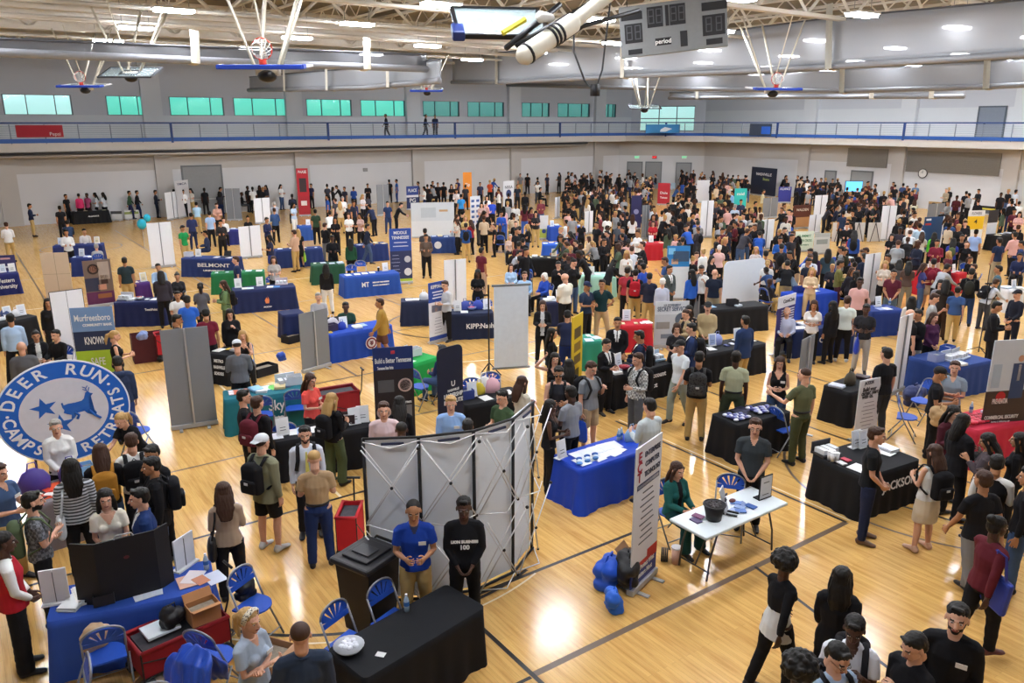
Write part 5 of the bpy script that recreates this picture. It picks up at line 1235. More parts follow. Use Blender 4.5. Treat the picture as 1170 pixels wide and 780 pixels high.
    for (a, b, c2) in (((.14,-.04),(.2,-.11),(.17,-.18)), ((.36,-.04),(.43,-.15),(.52,-.24))): mb.tube([(a[0]*R, -.014, a[1]*R), (b[0]*R, -.014, b[1]*R), (c2[0]*R, -.014, c2[1]*R)], .022*R, 6)
    mb.build('leaping_deer', bl, inner)
    mb = MB()
    for s in (-1, 1): mb.tube([(s*R*.5, .03, z-.1), (s*R*.55, .45, 0.01)], .02); mb.box((s*R*.5, .02, .03), (.06, .5, .04))
    mb.build('easel_stand', mat('K', .5), r)
    LAND.append(('the round camp sign', Vector((c.x, c.y, 0))))
def lattice_display():
    # the panels stand along a curve; feet and tops surveyed from the photo
    T = [tp('V3',80,572), tp('V3',436,560), tp('V3',790,520), tp('V3',1045,440), tp('V3',1172,332)]
    foot = [Wp(589.6, 655), Wp(611, 630)]
    h = solve_h(T[3], 655); P_ = [Wp(*t, h) for t in T]; P_ = [Vector((p.x, p.y, 0)) for p in P_]
    r = empty('curved_display_back', P_[1]); tag(r, 'curved pop-up display seen from behind, pale panels on a white lattice frame', 'pop-up display'); o0 = P_[1]; LAND.append(('the curved lattice display', (P_[1]+P_[2])/2))
    wm = mat('#e9e9ea', .4); bm_ = mat('K', .5)
    for a, b in zip(P_, P_[1:]):
        X = (b-a).normalized(); N = Vector((X.y, -X.x, 0)); a_, b_ = a-o0, b-o0
        mb = MB(); n = 6; 
        mb.prism([a_-N*.05+X*.02+Vector((0,0,.05)), b_-N*.05-X*.02+Vector((0,0,.05)), b_-N*.05-X*.02+Vector((0,0,h)), a_-N*.05+X*.02+Vector((0,0,h))], -N*.012); mb.build('back_panel', mat('#eef4fa', .55, var=.03, scale=1.5), r)
    for i, p in enumerate(P_):
        X = (P_[min(i+1, len(P_)-1)]-P_[max(i-1, 0)]).normalized(); N = Vector((X.y, -X.x, 0)); p_ = p-o0; mb = MB(); mb.tube([p_-N*.02+Vector((0,0,.0)), p_-N*.02+Vector((0,0,h+.01))], .022, 8); mb.build('upright', bm_, r, True)
    mb = MB(); mb.tube([p-o0-Vector((0,0,0))+Vector((0,0,h+.015)) for p in P_], .018, 6); mb.build('top_rail', bm_, r, True)
    mb = MB(); mb.tube([p-o0+Vector((0,0,.03)) for p in P_], .02, 6); mb.build('bottom_rail', bm_, r, True)
    for a, b in zip(P_, P_[1:]):
        X = (b-a).normalized(); N = Vector((X.y, -X.x, 0)); f = N*.26; mb = MB(); nb = MB(); L = (b-a).length
        Z = lambda t: Vector((0, 0, h*t))
        A0, B0 = a-o0, b-o0
        for r0 in range(2):
            z0, z1 = r0/2+.01, (r0+1)/2-.01
            mb.tube([A0+f*.3+Z(z0), B0+f+Z(z1)], .009); mb.tube([B0+f*.3+Z(z0), A0+f+Z(z1)], .009)
            mb.tube([A0+Z(z0), B0+f*.5+Z(z1)], .006); mb.tube([B0+Z(z0), A0+f*.5+Z(z1)], .006)
            nb.ell((A0+B0)/2+f*.7+Z((z0+z1)/2), (.022, .022, .022), 8); nb.ell(B0+f+Z(z1), (.024, .024, .024), 8); nb.ell(B0+f*.3+Z(z0), (.02, .02, .02), 8)
        for t in (0.01, .5, .99): mb.tube([A0+f*.05+Z(t), (A0+B0)/2+f*.9+Z(t)], .008); mb.tube([B0+f*.05+Z(t), (A0+B0)/2+f*.9+Z(t)], .008)
        mb.build('lattice_rods', wm, r, True); nb.build('hub', bm_, r, True)
        mb = MB(); m_ = (A0+B0)/2+Z(.985)+N*.02; mb.prism([m_-X*.12, m_+X*.16, m_+X*.16-Vector((0,0,.03)), m_-X*.12-Vector((0,0,.03))], N*.02); mb.build('clip', mat('#333a55'), r)
def trifolds():
    t = TABLES['T_blue']; z = .755
    Pt = [Wp(*tp('Y1',500,282), z), Wp(*tp('Y1',650,285), z), Wp(*tp('Y1',1028,182), z), Wp(*tp('Y1',1112,128), z)]
    tops = [tp('X1',480,562), tp('X1',640,570), tp('X1',1000,468), tp('X1',1095,412)]
    h = .9
    for _ in range(1):
        lo, hi = .3, 1.8
        for k in range(30):
            m = (lo+hi)/2; y = Pp(Pt[1]+Vector((0,0,m)))[1]
            if y > tops[1][1]: lo = m
            else: hi = m
        h = lo
    o0 = Pt[1]; r = empty('trifold_board', o0); tag(r, 'black three-panel folding board standing on the royal blue table', 'display board')
    for i, (a, b) in enumerate(zip(Pt, Pt[1:])):
        X = (b-a).normalized(); N = Vector((X.y, -X.x, 0)); a_, b_ = a-o0, b-o0; mb = MB(); mb.prism([a_, b_, b_+Vector((0,0,h)), a_+Vector((0,0,h))], -N*.02); p = mb.build('side_wing' if i != 1 else 'centre_panel', mat('#16161a', .6), r)
        if i == 1: mb = MB(); c = (a_+b_)/2+X*.0+Vector((0,0,h*.68))+N*.004; mb.prism([c+X*.03*math.cos(q)+Vector((0,0,.02*math.sin(q))) for q in [2*PI*k/16 for k in range(16)]], N*.004); mb.build('maker_badge', mat('#5d2a30'), p); 
    mb = MB(); c = (Pt[1]+Pt[2])/2-o0+Vector((0,0,h)); X = (Pt[2]-Pt[1]).normalized(); mb.tube([c-X*.1, c-X*.08+Vector((0,0,.04)), c+X*.08+Vector((0,0,.04)), c+X*.1], .01); mb.build('handle', mat('#9a9a9c', .3), r)
    def fold(bl, br, tl, z, col, label):
        A, B = Wp(*bl, z), Wp(*br, z); lo, hi = .1, 1.5
        for k in range(30):
            m = (lo+hi)/2
            if Pp(A+Vector((0,0,m)))[1] > tl[1]: lo = m
            else: hi = m
        X = (B-A); w = X.length; X.normalize(); r = empty('table_display'); r.matrix_world = basis(A, X, Vector((-X.y, X.x, 0)), Vector((0,0,1))); tag(r, label, 'table display')
        for s in (0, 1): mb = MB(); mb.box((w*(.25+.5*s), .02, lo/2+.01), (w*.485, .02, lo)); mb.build('panel', mat(col, .5), r)
        mb = MB(); mb.box((w/2, .02, .012), (w+.02, .12, .022)); mb.build('base', mat('#e6e6e8'), r); mb = MB(); mb.box((w/2, .01, lo/2), (.008, .012, lo*.9)); mb.build('pole', mat('#6d7074'), r)
    fold(tp('Y1',275,292), tp('Y1',450,262), tp('Y1',260,82), z, '#dcdbe0', 'small white two-panel display at the left end of the royal blue table')
    fold(tp('X2',128,752), tp('X2',248,668), tp('X2',118,560), z, '#dfe1e8', 'small white two-panel display at the right end of the royal blue table')
def build_banners():
    B = banner
    def W2(tl, tr, bot, label, st='white', **k): return B(tl, tr, bot, style=st, label=label, **k)
    W2(tp('U1',1015,432), tp('U2',205,402), 492, 'wide grey banner back with a steel pole, the largest at the left', 'grey', land='the large grey banner back')
    W2(tp('U2',785,328), tp('U2',965,288), 427, 'grey banner back beside the round seal table', 'grey', land='the grey banner back by the seal table')
    W2(tp('T2',205,386), tp('T2',325,376), 296, 'white banner back right of the BELMONT table', land='the white banner back by BELMONT')
    W2(tp('T1',915,196), tp('T1',990,186), 252, 'tall white banner back standing behind another one at the back left')
    W2(tp('T1',815,366), tp('T1',950,356), 307, 'tall white banner back left of the green shirt', land='the tall white banner at the left')
    W2(tp('T1',220,532), tp('T1',375,527), 346, 'beige display panel with a cross seam near the left', 'print', rows=((0,1,'#d3bfa6'),), colors=((0,.5,.02,1,'#a8967f',False),(0,.45,1,.012,'#b7a48c',False)), land='the beige panel') if False else B(tp('T1',220,532), tp('T1',375,527), 346, style='print', label='beige display panel with a cross seam near the left', rows=((0,1,'#d3bfa6'),), colors=((0,.5,.02,1,'#a8967f',False),(0,.45,1,.012,'#b7a48c',False)), land='the beige panel')
    B(tp('U1',312,192), tp('U1',520,166), None, h=2.15, style='pair', label='pair of white panels in black frames beside the blue bank banner', land='the framed white panels')
    W2(tp('T2',130,172), tp('T2',212,171), 252, 'grey banner back standing before the back wall door', 'grey')
    W2(tp('T2',290,228), tp('T2',377,222), 256, 'white banner back near the back wall, right of the grey one')
    W2(tp('T2',975,152), tp('T2',1042,147), 247, 'narrow grey banner back at the far middle', 'grey')
    W2(tp('T3',230,572), tp('T3',352,562), 352, 'tall white banner back behind the KIPP table', land='the tall white banner behind KIPP')
    B(tp('U3',497,132), tp('U3',607,110), 394, style='print', label='blue and white banner with a group photo left of the KIPP table', rows=((0,.34,'#28479a'),(.34,.93,'#dfe1ea'),(.93,1,'#28479a')), texts=((.08,.14,'KIPP:Nash','W',0,.75),), colors=[(0,.45,.7,.12,'#6b6f86',False),(-.1,.47,.18,.09,'#c08a70',True),(.15,.47,.18,.09,'#3b3345',True)]+lines(.62,.88,6,'#8b90a3',.45)+[(0,.17,.6,.02,'#dfe3f0',False),(0,.22,.5,.02,'#dfe3f0',False),(0,.27,.6,.02,'#dfe3f0',False)], land='the blue and white school banner')
    B(tp('U3',140,545), tp('U3',397,527), None, h=2.05, style='print', label='dark banner reading Build a Better Tennessee with round pictures', rows=((0,.22,'#1c2f66'),(.22,1,'#2a2428')), texts=((.13,.13,'Build a Better Tennessee','W',0,.9),(.20,.08,'Tennessee State Parks','W',-.2,.4),(.55,.08,'Explore Careers','W',.2,.45)), colors=[(.0,.05,.1,.03,'#b3303c',False),(.28,.38,.36,.2,'#d6b9b0',True),(.28,.38,.28,.2,'#2d2329',True),(-.28,.64,.36,.2,'#d6b9b0',True),(-.28,.64,.27,.2,'#5c3a3c',True),(-.2,.38,.4,.12,'#55565a',False),(.25,.66,.36,.16,'#77787c',False)], land='the Build a Better Tennessee banner')
    B(tp('U3',550,552), tp('U3',712,512), None, h=2.1, style='print', label='dark navy banner with rounded top corners, white lettering low down', rows=((0,.3,'#1b2136'),(.3,1,'#1b2137')), round_=.12, texts=((.36,.14,'U','W',.1),(.42,.06,'NASHVILLE','W',.1,.45),(.47,.11,'LEADERSHIP','W',.1,.75),(.53,.11,'INSTITUTE','W',.1,.75)), land='the dark navy rounded banner')
    B(tp('T2',1045,397), tp('T2',1167,392), 325, style='print', label='blue and white university banner headed MIDDLE TENNESSEE', rows=((0,.42,'#2a4a9b'),(.42,.95,'#2a3358'),(.95,1,'#a9c23f')), texts=((.08,.16,'MIDDLE','W',0,.6),(.17,.16,'TENNESSEE','W',0,.8)), colors=[(0,.26,.6,.015,'#cfd6ea',False),(0,.33,.7,.015,'#cfd6ea',False),(.3,.58,.3,.14,'#b8bac2',True),(.3,.82,.35,.16,'#d8d9de',True)]+lines(.5,.9,7,'#9aa3c4',.4,-.25), land='the Middle Tennessee banner')
    B(tp('T3',45,252), tp('T3',286,247), 272, style='print', label='wide pale blue printed wall display at mid hall', rows=((0,.55,'#c2cbd3'),(.55,1,'#cfd5da')), colors=((-.1,.3,.35,.3,'#aeb9c3',False),(.25,.25,.2,.06,'#b3946e',False)), land='the pale wall display')
    B(tp('T3',336,82), tp('T3',384,81), 239, style='print', label='plain orange banner near the back wall', rows=((0,1,'#e08a2f'),), texts=((.35,.3,'Zip','W',0,.6),), land='the orange banner')
    B(tp('T2',526,60), tp('T2',592,59), 247, style='print', label='red banner with a dark photo against the back wall', rows=((0,.6,'#b02430'),(.6,1,'#a52632')), colors=((0,.36,.6,.3,'#3a2c30',False),(0,.75,.5,.1,'#e3d7d4',False)), texts=((.08,.25,'PHASE','W',0,.7),), land='the red banner at the back wall')
    B(tp('T4',303,140), tp('T4',371,142), 234, style='print', label='red banner with a white star in the crowd', rows=((0,1,'#ac2634'),), texts=((.48,.25,'Dale','W',0,.6),(.7,.2,'Texas','W',0,.6)), land='the red star banner')
    B(tp('T4',730,172), tp('T4',798,171), 238, style='print', label='turquoise banner in the far crowd', rows=((0,1,'#2fb9b8'),), texts=((.3,.3,'mid','W',0,.6),), land='the turquoise banner')
    B(tp('T4',975,162), tp('T4',1047,162), 232, style='print', label='violet banner in the far crowd near the big dark one', rows=((0,1,'#343a8c'),), texts=((.15,.25,'ALLIANCE','W',0,.8),))
    B(tp('T4',826,50), tp('T4',967,62), 222, style='print', label='big dark blue wall display near the corner of the hall', rows=((0,1,'#1b2438'),), texts=((.25,.32,'NASHVILLE','W',0,.6),(.42,.3,'State','#a6b86a',.1,.25)), land='the big dark display in the corner')
    W2(tp('T4',890,226), tp('T4',972,221), 250, 'grey banner back in the crowd right of centre', 'grey')
    W2(tp('T4',870,347), tp('T4',951,341), 286, 'white banner back in the crowd beside the kneeling person in blue', land='the white banner by the kneeling person')
    W2(tp('T4',215,266), tp('T4',256,263), 274, 'narrow grey banner back beside the red table', 'grey')
    W2(tp('T4',545,241), tp('T4',613,238), 272, 'tall white banner back in the middle of the far crowd', land='the tall white banner in the crowd')
    B(tp('T4',1060,266), tp('T4',1157,261), 262, style='print', label='brown banner with small figures in the crowd', rows=((0,.55,'#5b3226'),(.55,1,'#b98a5e')), texts=((.22,.2,'WALDEN','#e7d6c0',0,.7),))
    B(tp('T4',1070,412), tp('M',930.5,264), 288, style='print', label='pale green sign board with bands of lettering', rows=((0,1,'#d9e4d3'),), texts=((.25,.16,'SUMMIT','#3f7f55',0,.7),(.5,.16,'GREEN CROSS','#3f7f55',0,.8),(.72,.12,'careers','#3f7f55',0,.5)), land='the pale green sign')
    B(tp('T5',52,405), tp('T5',136,401), 291, style='print', label='grey and white photo board right of the pale green sign', rows=((0,.2,'#aeb5b4'),(.2,1,'#c9cdcc')), colors=((0,.45,.7,.25,'#8f9a98',False),))
    B(tp('T4',355,492), tp('T4',482,491), 343, style='print', label='tall banner with a blue photo above a white lower half', rows=((0,.40,'#2c7fc4'),(.40,.5,'#d7dfe6'),(.5,1,'#d9e2e9')), colors=((.12,.2,.7,.2,'#38506d',False),(-.3,.1,.3,.12,'#7fc4ea',False),(-.15,.3,.3,.1,'#c2a08a',False)), land='the blue photo banner')
    B(tp('T4',672,580), tp('T4',902,556), 352, style='print', label='very large white screen with rounded top corners, seen from behind', rows=((0,.3,'#e6f1ff'),(.3,1,'#e6f1ff')), round_=.2, feet=False, cat='display wall', name='white_screen')
    W2(tp('T4',500,652), tp('T4',573,646), 367, 'grey banner back left of the big rounded white screen', 'grey', land='the grey banner back by the big screen')
    B(tp('U4',830,247), tp('U4',1046,242), 398, style='print', label='white SECRET SERVICE banner with a diamond photo', rows=((0,.3,'#d3dbe4'),(.3,1,'#b9c3ce')), texts=((.09,.08,'U.S. GOVERNMENT','#5b6b80',0,.5),(.18,.17,'SECRET SERVICE','#2e4468',0,.86)), colors=((-.25,.55,.4,.16,'#8a8c8e',False),(.3,.42,.4,.14,'#566378',True),(.3,.65,.25,.12,'#c6a24a',False),(0,.8,.6,.1,'#6e7a8c',False)), land='the SECRET SERVICE banner')
    B(tp('U4',300,352), tp('U4',367,310), None, h=2.05, style='print', label='narrow yellow banner with a strip of dark pictures', rows=((0,1,'#e3bf2b'),), colors=[(0,.2,.6,.12,'#5d4a28',False),(0,.36,.6,.1,'#8b6a2a',False),(0,.5,.6,.1,'#6b5426',False),(0,.72,.35,.22,'#4d4322',False)], land='the yellow banner')
    B(tp('U5',500,222), tp('U5',611,190), 409, style='print', label='purple striped banner headed with white, right of the big screen', rows=((0,.2,'#e4e4ea'),(.2,.86,'#332a6b'),(.86,1,'#e4e4ea')), texts=((.1,.14,'CoreCivic','#33363f',.1,.65),), colors=[(.08,.25+i*.043,.74,.018,'#dfe0ea',False) for i in range(14)], land='the striped purple banner')
    W2(tp('U5',650,492), tp('U5',731,450), 504, 'grey banner back seen almost edge-on behind the deputy', 'grey', land='the grey banner back behind the deputy')
    W2(tp('T5',325,517), tp('T5',406,506), 350, 'tall white banner back right of the navy table aisle', land='the tall white panel at the right')
    W2(tp('U6',385,348), tp('U6',465,320), 452, 'white banner back leaning left of the navy cloth and security banner', land='the white banner back beside the black T-shirt')
    B(tp('V6',128,195), tp('V6',271,167), 507, style='print', label='white text banner reading Build your career with us', rows=((0,1,'#e3e3e6'),), texts=((.06,.09,'JACKSON','#4a4a50',-.1,.4),(.17,.12,'Build your','#202024',-.05,.6),(.23,.12,'career, start','#202024',-.02,.75),(.29,.12,'with us.','#202024',-.1,.5)), colors=lines(.4,.92,9,'#77787e',.6), land='the white text banner')
    B((1137,389), (1235,384), None, h=2.3, style='print', label='security company banner with a man in a suit and a red shield', rows=((0,.43,'#c9d0da'),(.43,1,'#3a2c2b')), texts=((.52,.13,'PREVENTIA','#e9e0e0',-.33,.18),(.66,.09,'COMMERCIAL SECURITY','W',-.28,.4),(.71,.09,'SOLUTIONS','W',-.28,.22),(.8,.08,'ALARMS','W',-.28,.16),(.86,.08,'ACCESS CONTROL','W',-.28,.3),(.92,.08,'CAMERA SYSTEMS','W',-.28,.3)), colors=((-.16,.35,.16,.3,'#28406b',False),(-.16,.16,.07,.09,'#c59378',True),(-.16,.28,.03,.14,'#e8e8ea',False),(-.33,.48,.11,.1,'#b8222c',True),(-.42,.3,.1,.2,'#a8b8cc',False)), land='the security company banner')
    B(tp('V4',708,632), tp('V4',872,520), 682, style='print', label='tall white technology banner with red initials and a red and blue foot', rows=((0,.72,'#dfdfe4'),(.72,.86,'#dfdfe4'),(.86,1,'#2d3c86')), texts=((.075,.19,'E','#a31f30',-.36),(.145,.19,'C','#a31f30',-.36),(.215,.19,'T','#a31f30',-.36),(.075,.1,'ENTERPRISE','#3a3f55',.12,.6),(.145,.1,'COMPUTER','#3a3f55',.12,.55),(.215,.1,'TECHNOLOGY','#3a3f55',.14,.62),(.89,.1,'We Protect What','W',.02,.75),(.945,.1,'Matters Most','W',.02,.6)), colors=[(.0,.28,.85,.035,'#2d3560',False),(.0,.28,.8,.022,'#dfdfe4',False)]+lines(.34,.7,9,'#4a4c58',.55)+[(.3,.83,.4,.07,'#b8322c',False),(.15,.86,.7,.03,'#b8322c',False)], land='the tall technology banner')
    B(tp('U1',440,290), tp('U1',712,276), None, h=2.1, style='print', label='stacked block banner: pale blue, navy KNOWN, lime SAFE, red foot', rows=((0,.27,'#6f90bd'),(.27,.49,'#22304f'),(.49,.76,'#a8c93a'),(.76,1,'#b2352e')), texts=((.12,.2,'Murfreesboro','W',0,.85),(.2,.08,'COMMUNITY BANK','W',.1,.7),(.38,.24,'KNOWN','W',0,.5),(.62,.24,'SAFE','W',0,.34),(.86,.24,'CARED FOR','W',0,.6)), land='the KNOWN and SAFE banner')
    B(tp('T1',455,577), tp('T1',611,563), 352, style='print', label='photo poster of a smiling dark-haired woman', rows=((0,.72,'#6e5f59'),(.72,1,'#5a2a55')), colors=((.22,.25,.4,.4,'#a99a8e',False),(-.15,.2,.42,.2,'#2e1f1c',True),(-.15,.2,.28,.18,'#c58f78',True),(-.25,.55,.5,.3,'#31364c',False),(.2,.45,.25,.2,'#3a2722',False),(.1,.62,.3,.12,'#c08a74',False),(.15,.82,.5,.1,'#8b5a3e',False)), land='the woman-photo poster')
    B(tp('T5',875,283), tp('T5',962,281), 286, style='print', label='white banner with a yellow middle near the right wall', rows=((0,.15,'#e4e2e0'),(.15,.5,'#e9bd24'),(.5,1,'#e4e2e0')), texts=((.08,.2,'FLOWERS','#777',0,.6),(.3,.3,'4','#222',0,.2)), land='the yellow and white banner')
    B(tp('T5',985,281), tp('T5',1036,277), 284, style='print', label='narrow white banner with a dark photo head near the right wall', rows=((0,.35,'#2b2b31'),(.35,1,'#dfe0e3')), land='the narrow white banner by the right wall')
    B(tp('T5',640,318), tp('T5',746,313), 288, style='print', label='tall dark blue banner with a small red label', rows=((0,1,'#274a73'),), colors=((-.3,.08,.25,.06,'#e7e7e7',False),(-.3,.22,.3,.06,'#b03a3a',False),(.46,.5,.06,1,'#e0e2e4',False)), land='the tall dark blue banner')
    W2(tp('T5',660,248), tp('T5',749,242), 252, 'small grey banner back above the tall dark blue banner', 'grey')
    W2(tp('T5',415,257), tp('T5',492,256), 275, 'tall white panel with a small heading in the crowd at the right')
    W2(tp('T5',55,202), tp('T5',122,199), 250, 'white banner back in the far crowd by the red jacket')
    W2(tp('T5',25,307), tp('T5',87,302), 268, 'short white banner back left of the easels')
    for i, (a, b) in enumerate(((150, 217), (250, 322), (340, 412))):
        r_, mid, w, h = B(tp('T5',a,347), tp('T5',b,346), 276, style='print', label='white sheet hung on a dark easel, %s of the three in a row' % ('leftmost', 'middle', 'rightmost')[i], rows=((0,1,'#d3d0cb'),), cat='easel', name='easel', feet=False)
        mb = MB()
        for s in (-1, 1): mb.tube([(0, -.05, h), (s*w*.35, -.12, .0)], .02)
        mb.build('easel_leg', mat('#3a3330'), r_)
    B(tp('T5',960,146), tp('T5',1042,142), 242, style='print', label='black, yellow and grey poster against the right wall', rows=((0,.3,'#23262b'),(.3,.5,'#d6cf4a'),(.5,1,'#55606b')))
    B(tp('T5',675,132), tp('T5',746,131), 236, style='print', label='tan photo poster against the right wall', rows=((0,.25,'#a58a5c'),(.25,1,'#8a6f52')), colors=((-.1,.5,.4,.3,'#3b2c22',True),))
    B(tp('T5',795,146), tp('T5',846,146), 234, style='print', label='small pale violet poster against the right wall', rows=((0,.3,'#e4e4ee'),(.3,1,'#9a94c0')), round_=.1)
    B(tp('T1',600,187), tp('T1',662,186), 250, style='print', label='white poster with a dark photo by the back wall at the left', rows=((0,.35,'#4a4a4c'),(.35,1,'#d5d5d4')))
    B(tp('T1',672,152), tp('T1',752,149), 250, style='print', label='white and green poster by the back wall at the left', rows=((0,.2,'#dfe0dc'),(.2,.5,'#8a9a55'),(.5,1,'#d7d7d3')), colors=((.1,.2,.4,.12,'#3a3a34',False),))
    B(tp('T1',970,132), tp('T1',1045,122), 250, style='print', label='white banner before the back wall behind the tall white panel', rows=((0,1,'#dcdce0'),), texts=((.1,.2,'YMCA','#4a4f6b',0,.7),))
    B(tp('T3',20,160), tp('T3',87,157), 240, style='print', label='navy banner with a white rounded mark at the far middle', rows=((0,.4,'#2c3e7f'),(.4,.5,'#d8dbe2'),(.5,1,'#25315c')), texts=((.2,.3,'PLACE','W',0,.7),(.65,.4,'PG','W',0,.5)))
    B(tp('T3',560,132), tp('T3',620,127), 238, style='print', label='white banner with a dark arc mark at the far middle', rows=((0,1,'#dcdfe4'),), texts=((.25,.3,'NISSA','#3b3f49',0,.7),), colors=((0,.5,.5,.05,'#2d3e6e',True),))
    B(tp('T3',376,217), tp('T3',431,212), 262, style='print', label='white banner with small blue pictures in the middle of the hall', rows=((0,1,'#dde0e6'),), colors=[(s*.25,.15+.17*k,.3,.08,'#3f5c96',False) for k in range(5) for s in (-1, 1)])
    B(tp('T3',765,322), tp('T3',811,321), 274, style='print', label='narrow white banner with a green and blue foot', rows=((0,.6,'#e2e3e2'),(.6,1,'#b6c95a')), colors=((0,.7,.5,.2,'#2d4a95',True),))
    W2(tp('T3',1015,301), tp('T3',1061,296), 268, 'narrow white banner back in the crowd by the pale pink top')
    W2(tp('T3',850,222), tp('T3',876,217), 250, 'very narrow white banner back in the far crowd')
    B(tp('T4',155,211), tp('T4',212,211), 262, style='print', label='dark violet banner with a ring mark in the crowd', rows=((0,1,'#2b2c58'),), colors=((0,.5,.5,.1,'#8d8fb8',True),))
    B(tp('T4',312,82), tp('T4',402,77), 214, style='print', label='pale blue sign held high at the far doors', rows=((0,1,'#b7d0e0'),), texts=((.4,.3,'FIND','#4c6f8c',0,.5),))
    B(tp('T4',520,126), tp('T4',592,125), 232, style='print', label='white sign board in the far crowd before the doors', rows=((0,1,'#e2e3e6'),))
    B(tp('M',-6,292), tp('T1',80,541), 314, style='print', label='violet banner at the left edge above the university table', rows=((0,.6,'#33346b'),(.6,1,'#2c2f5c')), colors=((0,.2,.5,.1,'#c9a0a8',False),(0,.7,.6,.1,'#d9d9e6',False)), h=None)
    # big white fabric screen on a pole stand
    h = up_h(tp('U3',915,142), 430); A, B_ = Wp(*tp('U3',915,142), h), Wp(*tp('U3',1135,132), h); A.z = B_.z = 0; X = (B_-A); w = X.length; X.normalize()
    r = empty('projection_screen'); r.matrix_world = basis((A+B_)/2, X, Vector((-X.y, X.x, 0)), Vector((0,0,1))); tag(r, 'large blank white screen on a thin stand in the middle of the floor', 'screen'); LAND.append(('the blank white screen', (A+B_)/2))
    mb = MB(); mb.box((0, 0, h/2+.1), (w, .02, h-.25)); mb.build('screen_sheet', mat('#e4eef8', .6), r); mb = MB(); mb.tube([(-w/2-.05, 0, h-.02), (w/2+.05, 0, h-.02)], .03); mb.build('top_bar', mat('#70757a', .4), r, True); mb = MB(); mb.tube([(-w/2-.05, 0, .2), (w/2+.05, 0, .2)], .03); mb.build('bottom_bar', mat('#70757a', .4), r, True)
    mb = MB(); mb.tube([(-w/2-.12, .05, .02), (-w/2-.12, .05, h)], .02); [mb.tube([(-w/2-.12, .05, .35), (-w/2-.12+.3*math.cos(a), .05+.3*math.sin(a), .01)], .014) for a in (0, 2.1, 4.2)]; mb.build('stand', mat('K', .5), r)
    # hanging banners on the balcony rail
    for (x0, x1, y0, y1, c, lb, tx) in ((17, 71, 143, 157, '#9c1f30', 'red banner hung on the balcony rail at the far left', 'Pepsid'), (738, 777, 142, 152, '#3f86bd', 'blue photo banner hung on the balcony rail near the corner', ''),):
        y_ = NY-1.3; p, q = raywall(x0, y0, 1, y_), raywall(x1, y0, 1, y_); p2 = raywall(x0, y1, 1, y_)
        if x0 > 500: y_ = NY-5
        if x0 > 500: p, q, p2 = raywall(x0, y0, 1, y_), raywall(x1, y0, 1, y_), raywall(x0, y1, 1, y_)
        r = empty('rail_banner', ((p.x+q.x)/2, y_, p2.z)); tag(r, lb, 'banner'); w, hh = q.x-p.x, p.z-p2.z; mb = MB(); mb.box((0, 0, hh/2), (w, .03, hh)); pn = mb.build('banner_cloth', mat(c, .7), r)
        if tx: lettering(pn, 'Pepsi', .28, Matrix.Translation((w*.32, -.02, hh*.25)) @ Matrix.Rotation(PI/2, 4, 'X'), 'W')
        else: mb = MB(); mb.prism([(-.4, -.02, .1), (.3, -.02, .1), (1.1, -.02, .35), (.2, -.02, .5), (-.3, -.02, .3)], (0, -.01, 0)); mb.build('printed_shape', mat('#dfe6ea'), pn)
    x_ = EX-1.3; p, q, p2 = raywall(857, 143, 0, x_), raywall(882, 143, 0, x_), raywall(857, 155, 0, x_); r = empty('rail_banner', (x_, (p.y+q.y)/2, p2.z)); tag(r, 'dark banner with a blue picture hung on the east balcony rail', 'banner')
    mb = MB(); mb.box((0, 0, .5), (.03, abs(p.y-q.y), .95)); pn = mb.build('banner_cloth', mat('#3a4252', .7), r); mb = MB(); mb.box((-.02, -abs(p.y-q.y)*.25, .45), (.02, abs(p.y-q.y)*.4, .6)); mb.build('printed_shape', mat('#2c62c8'), pn)
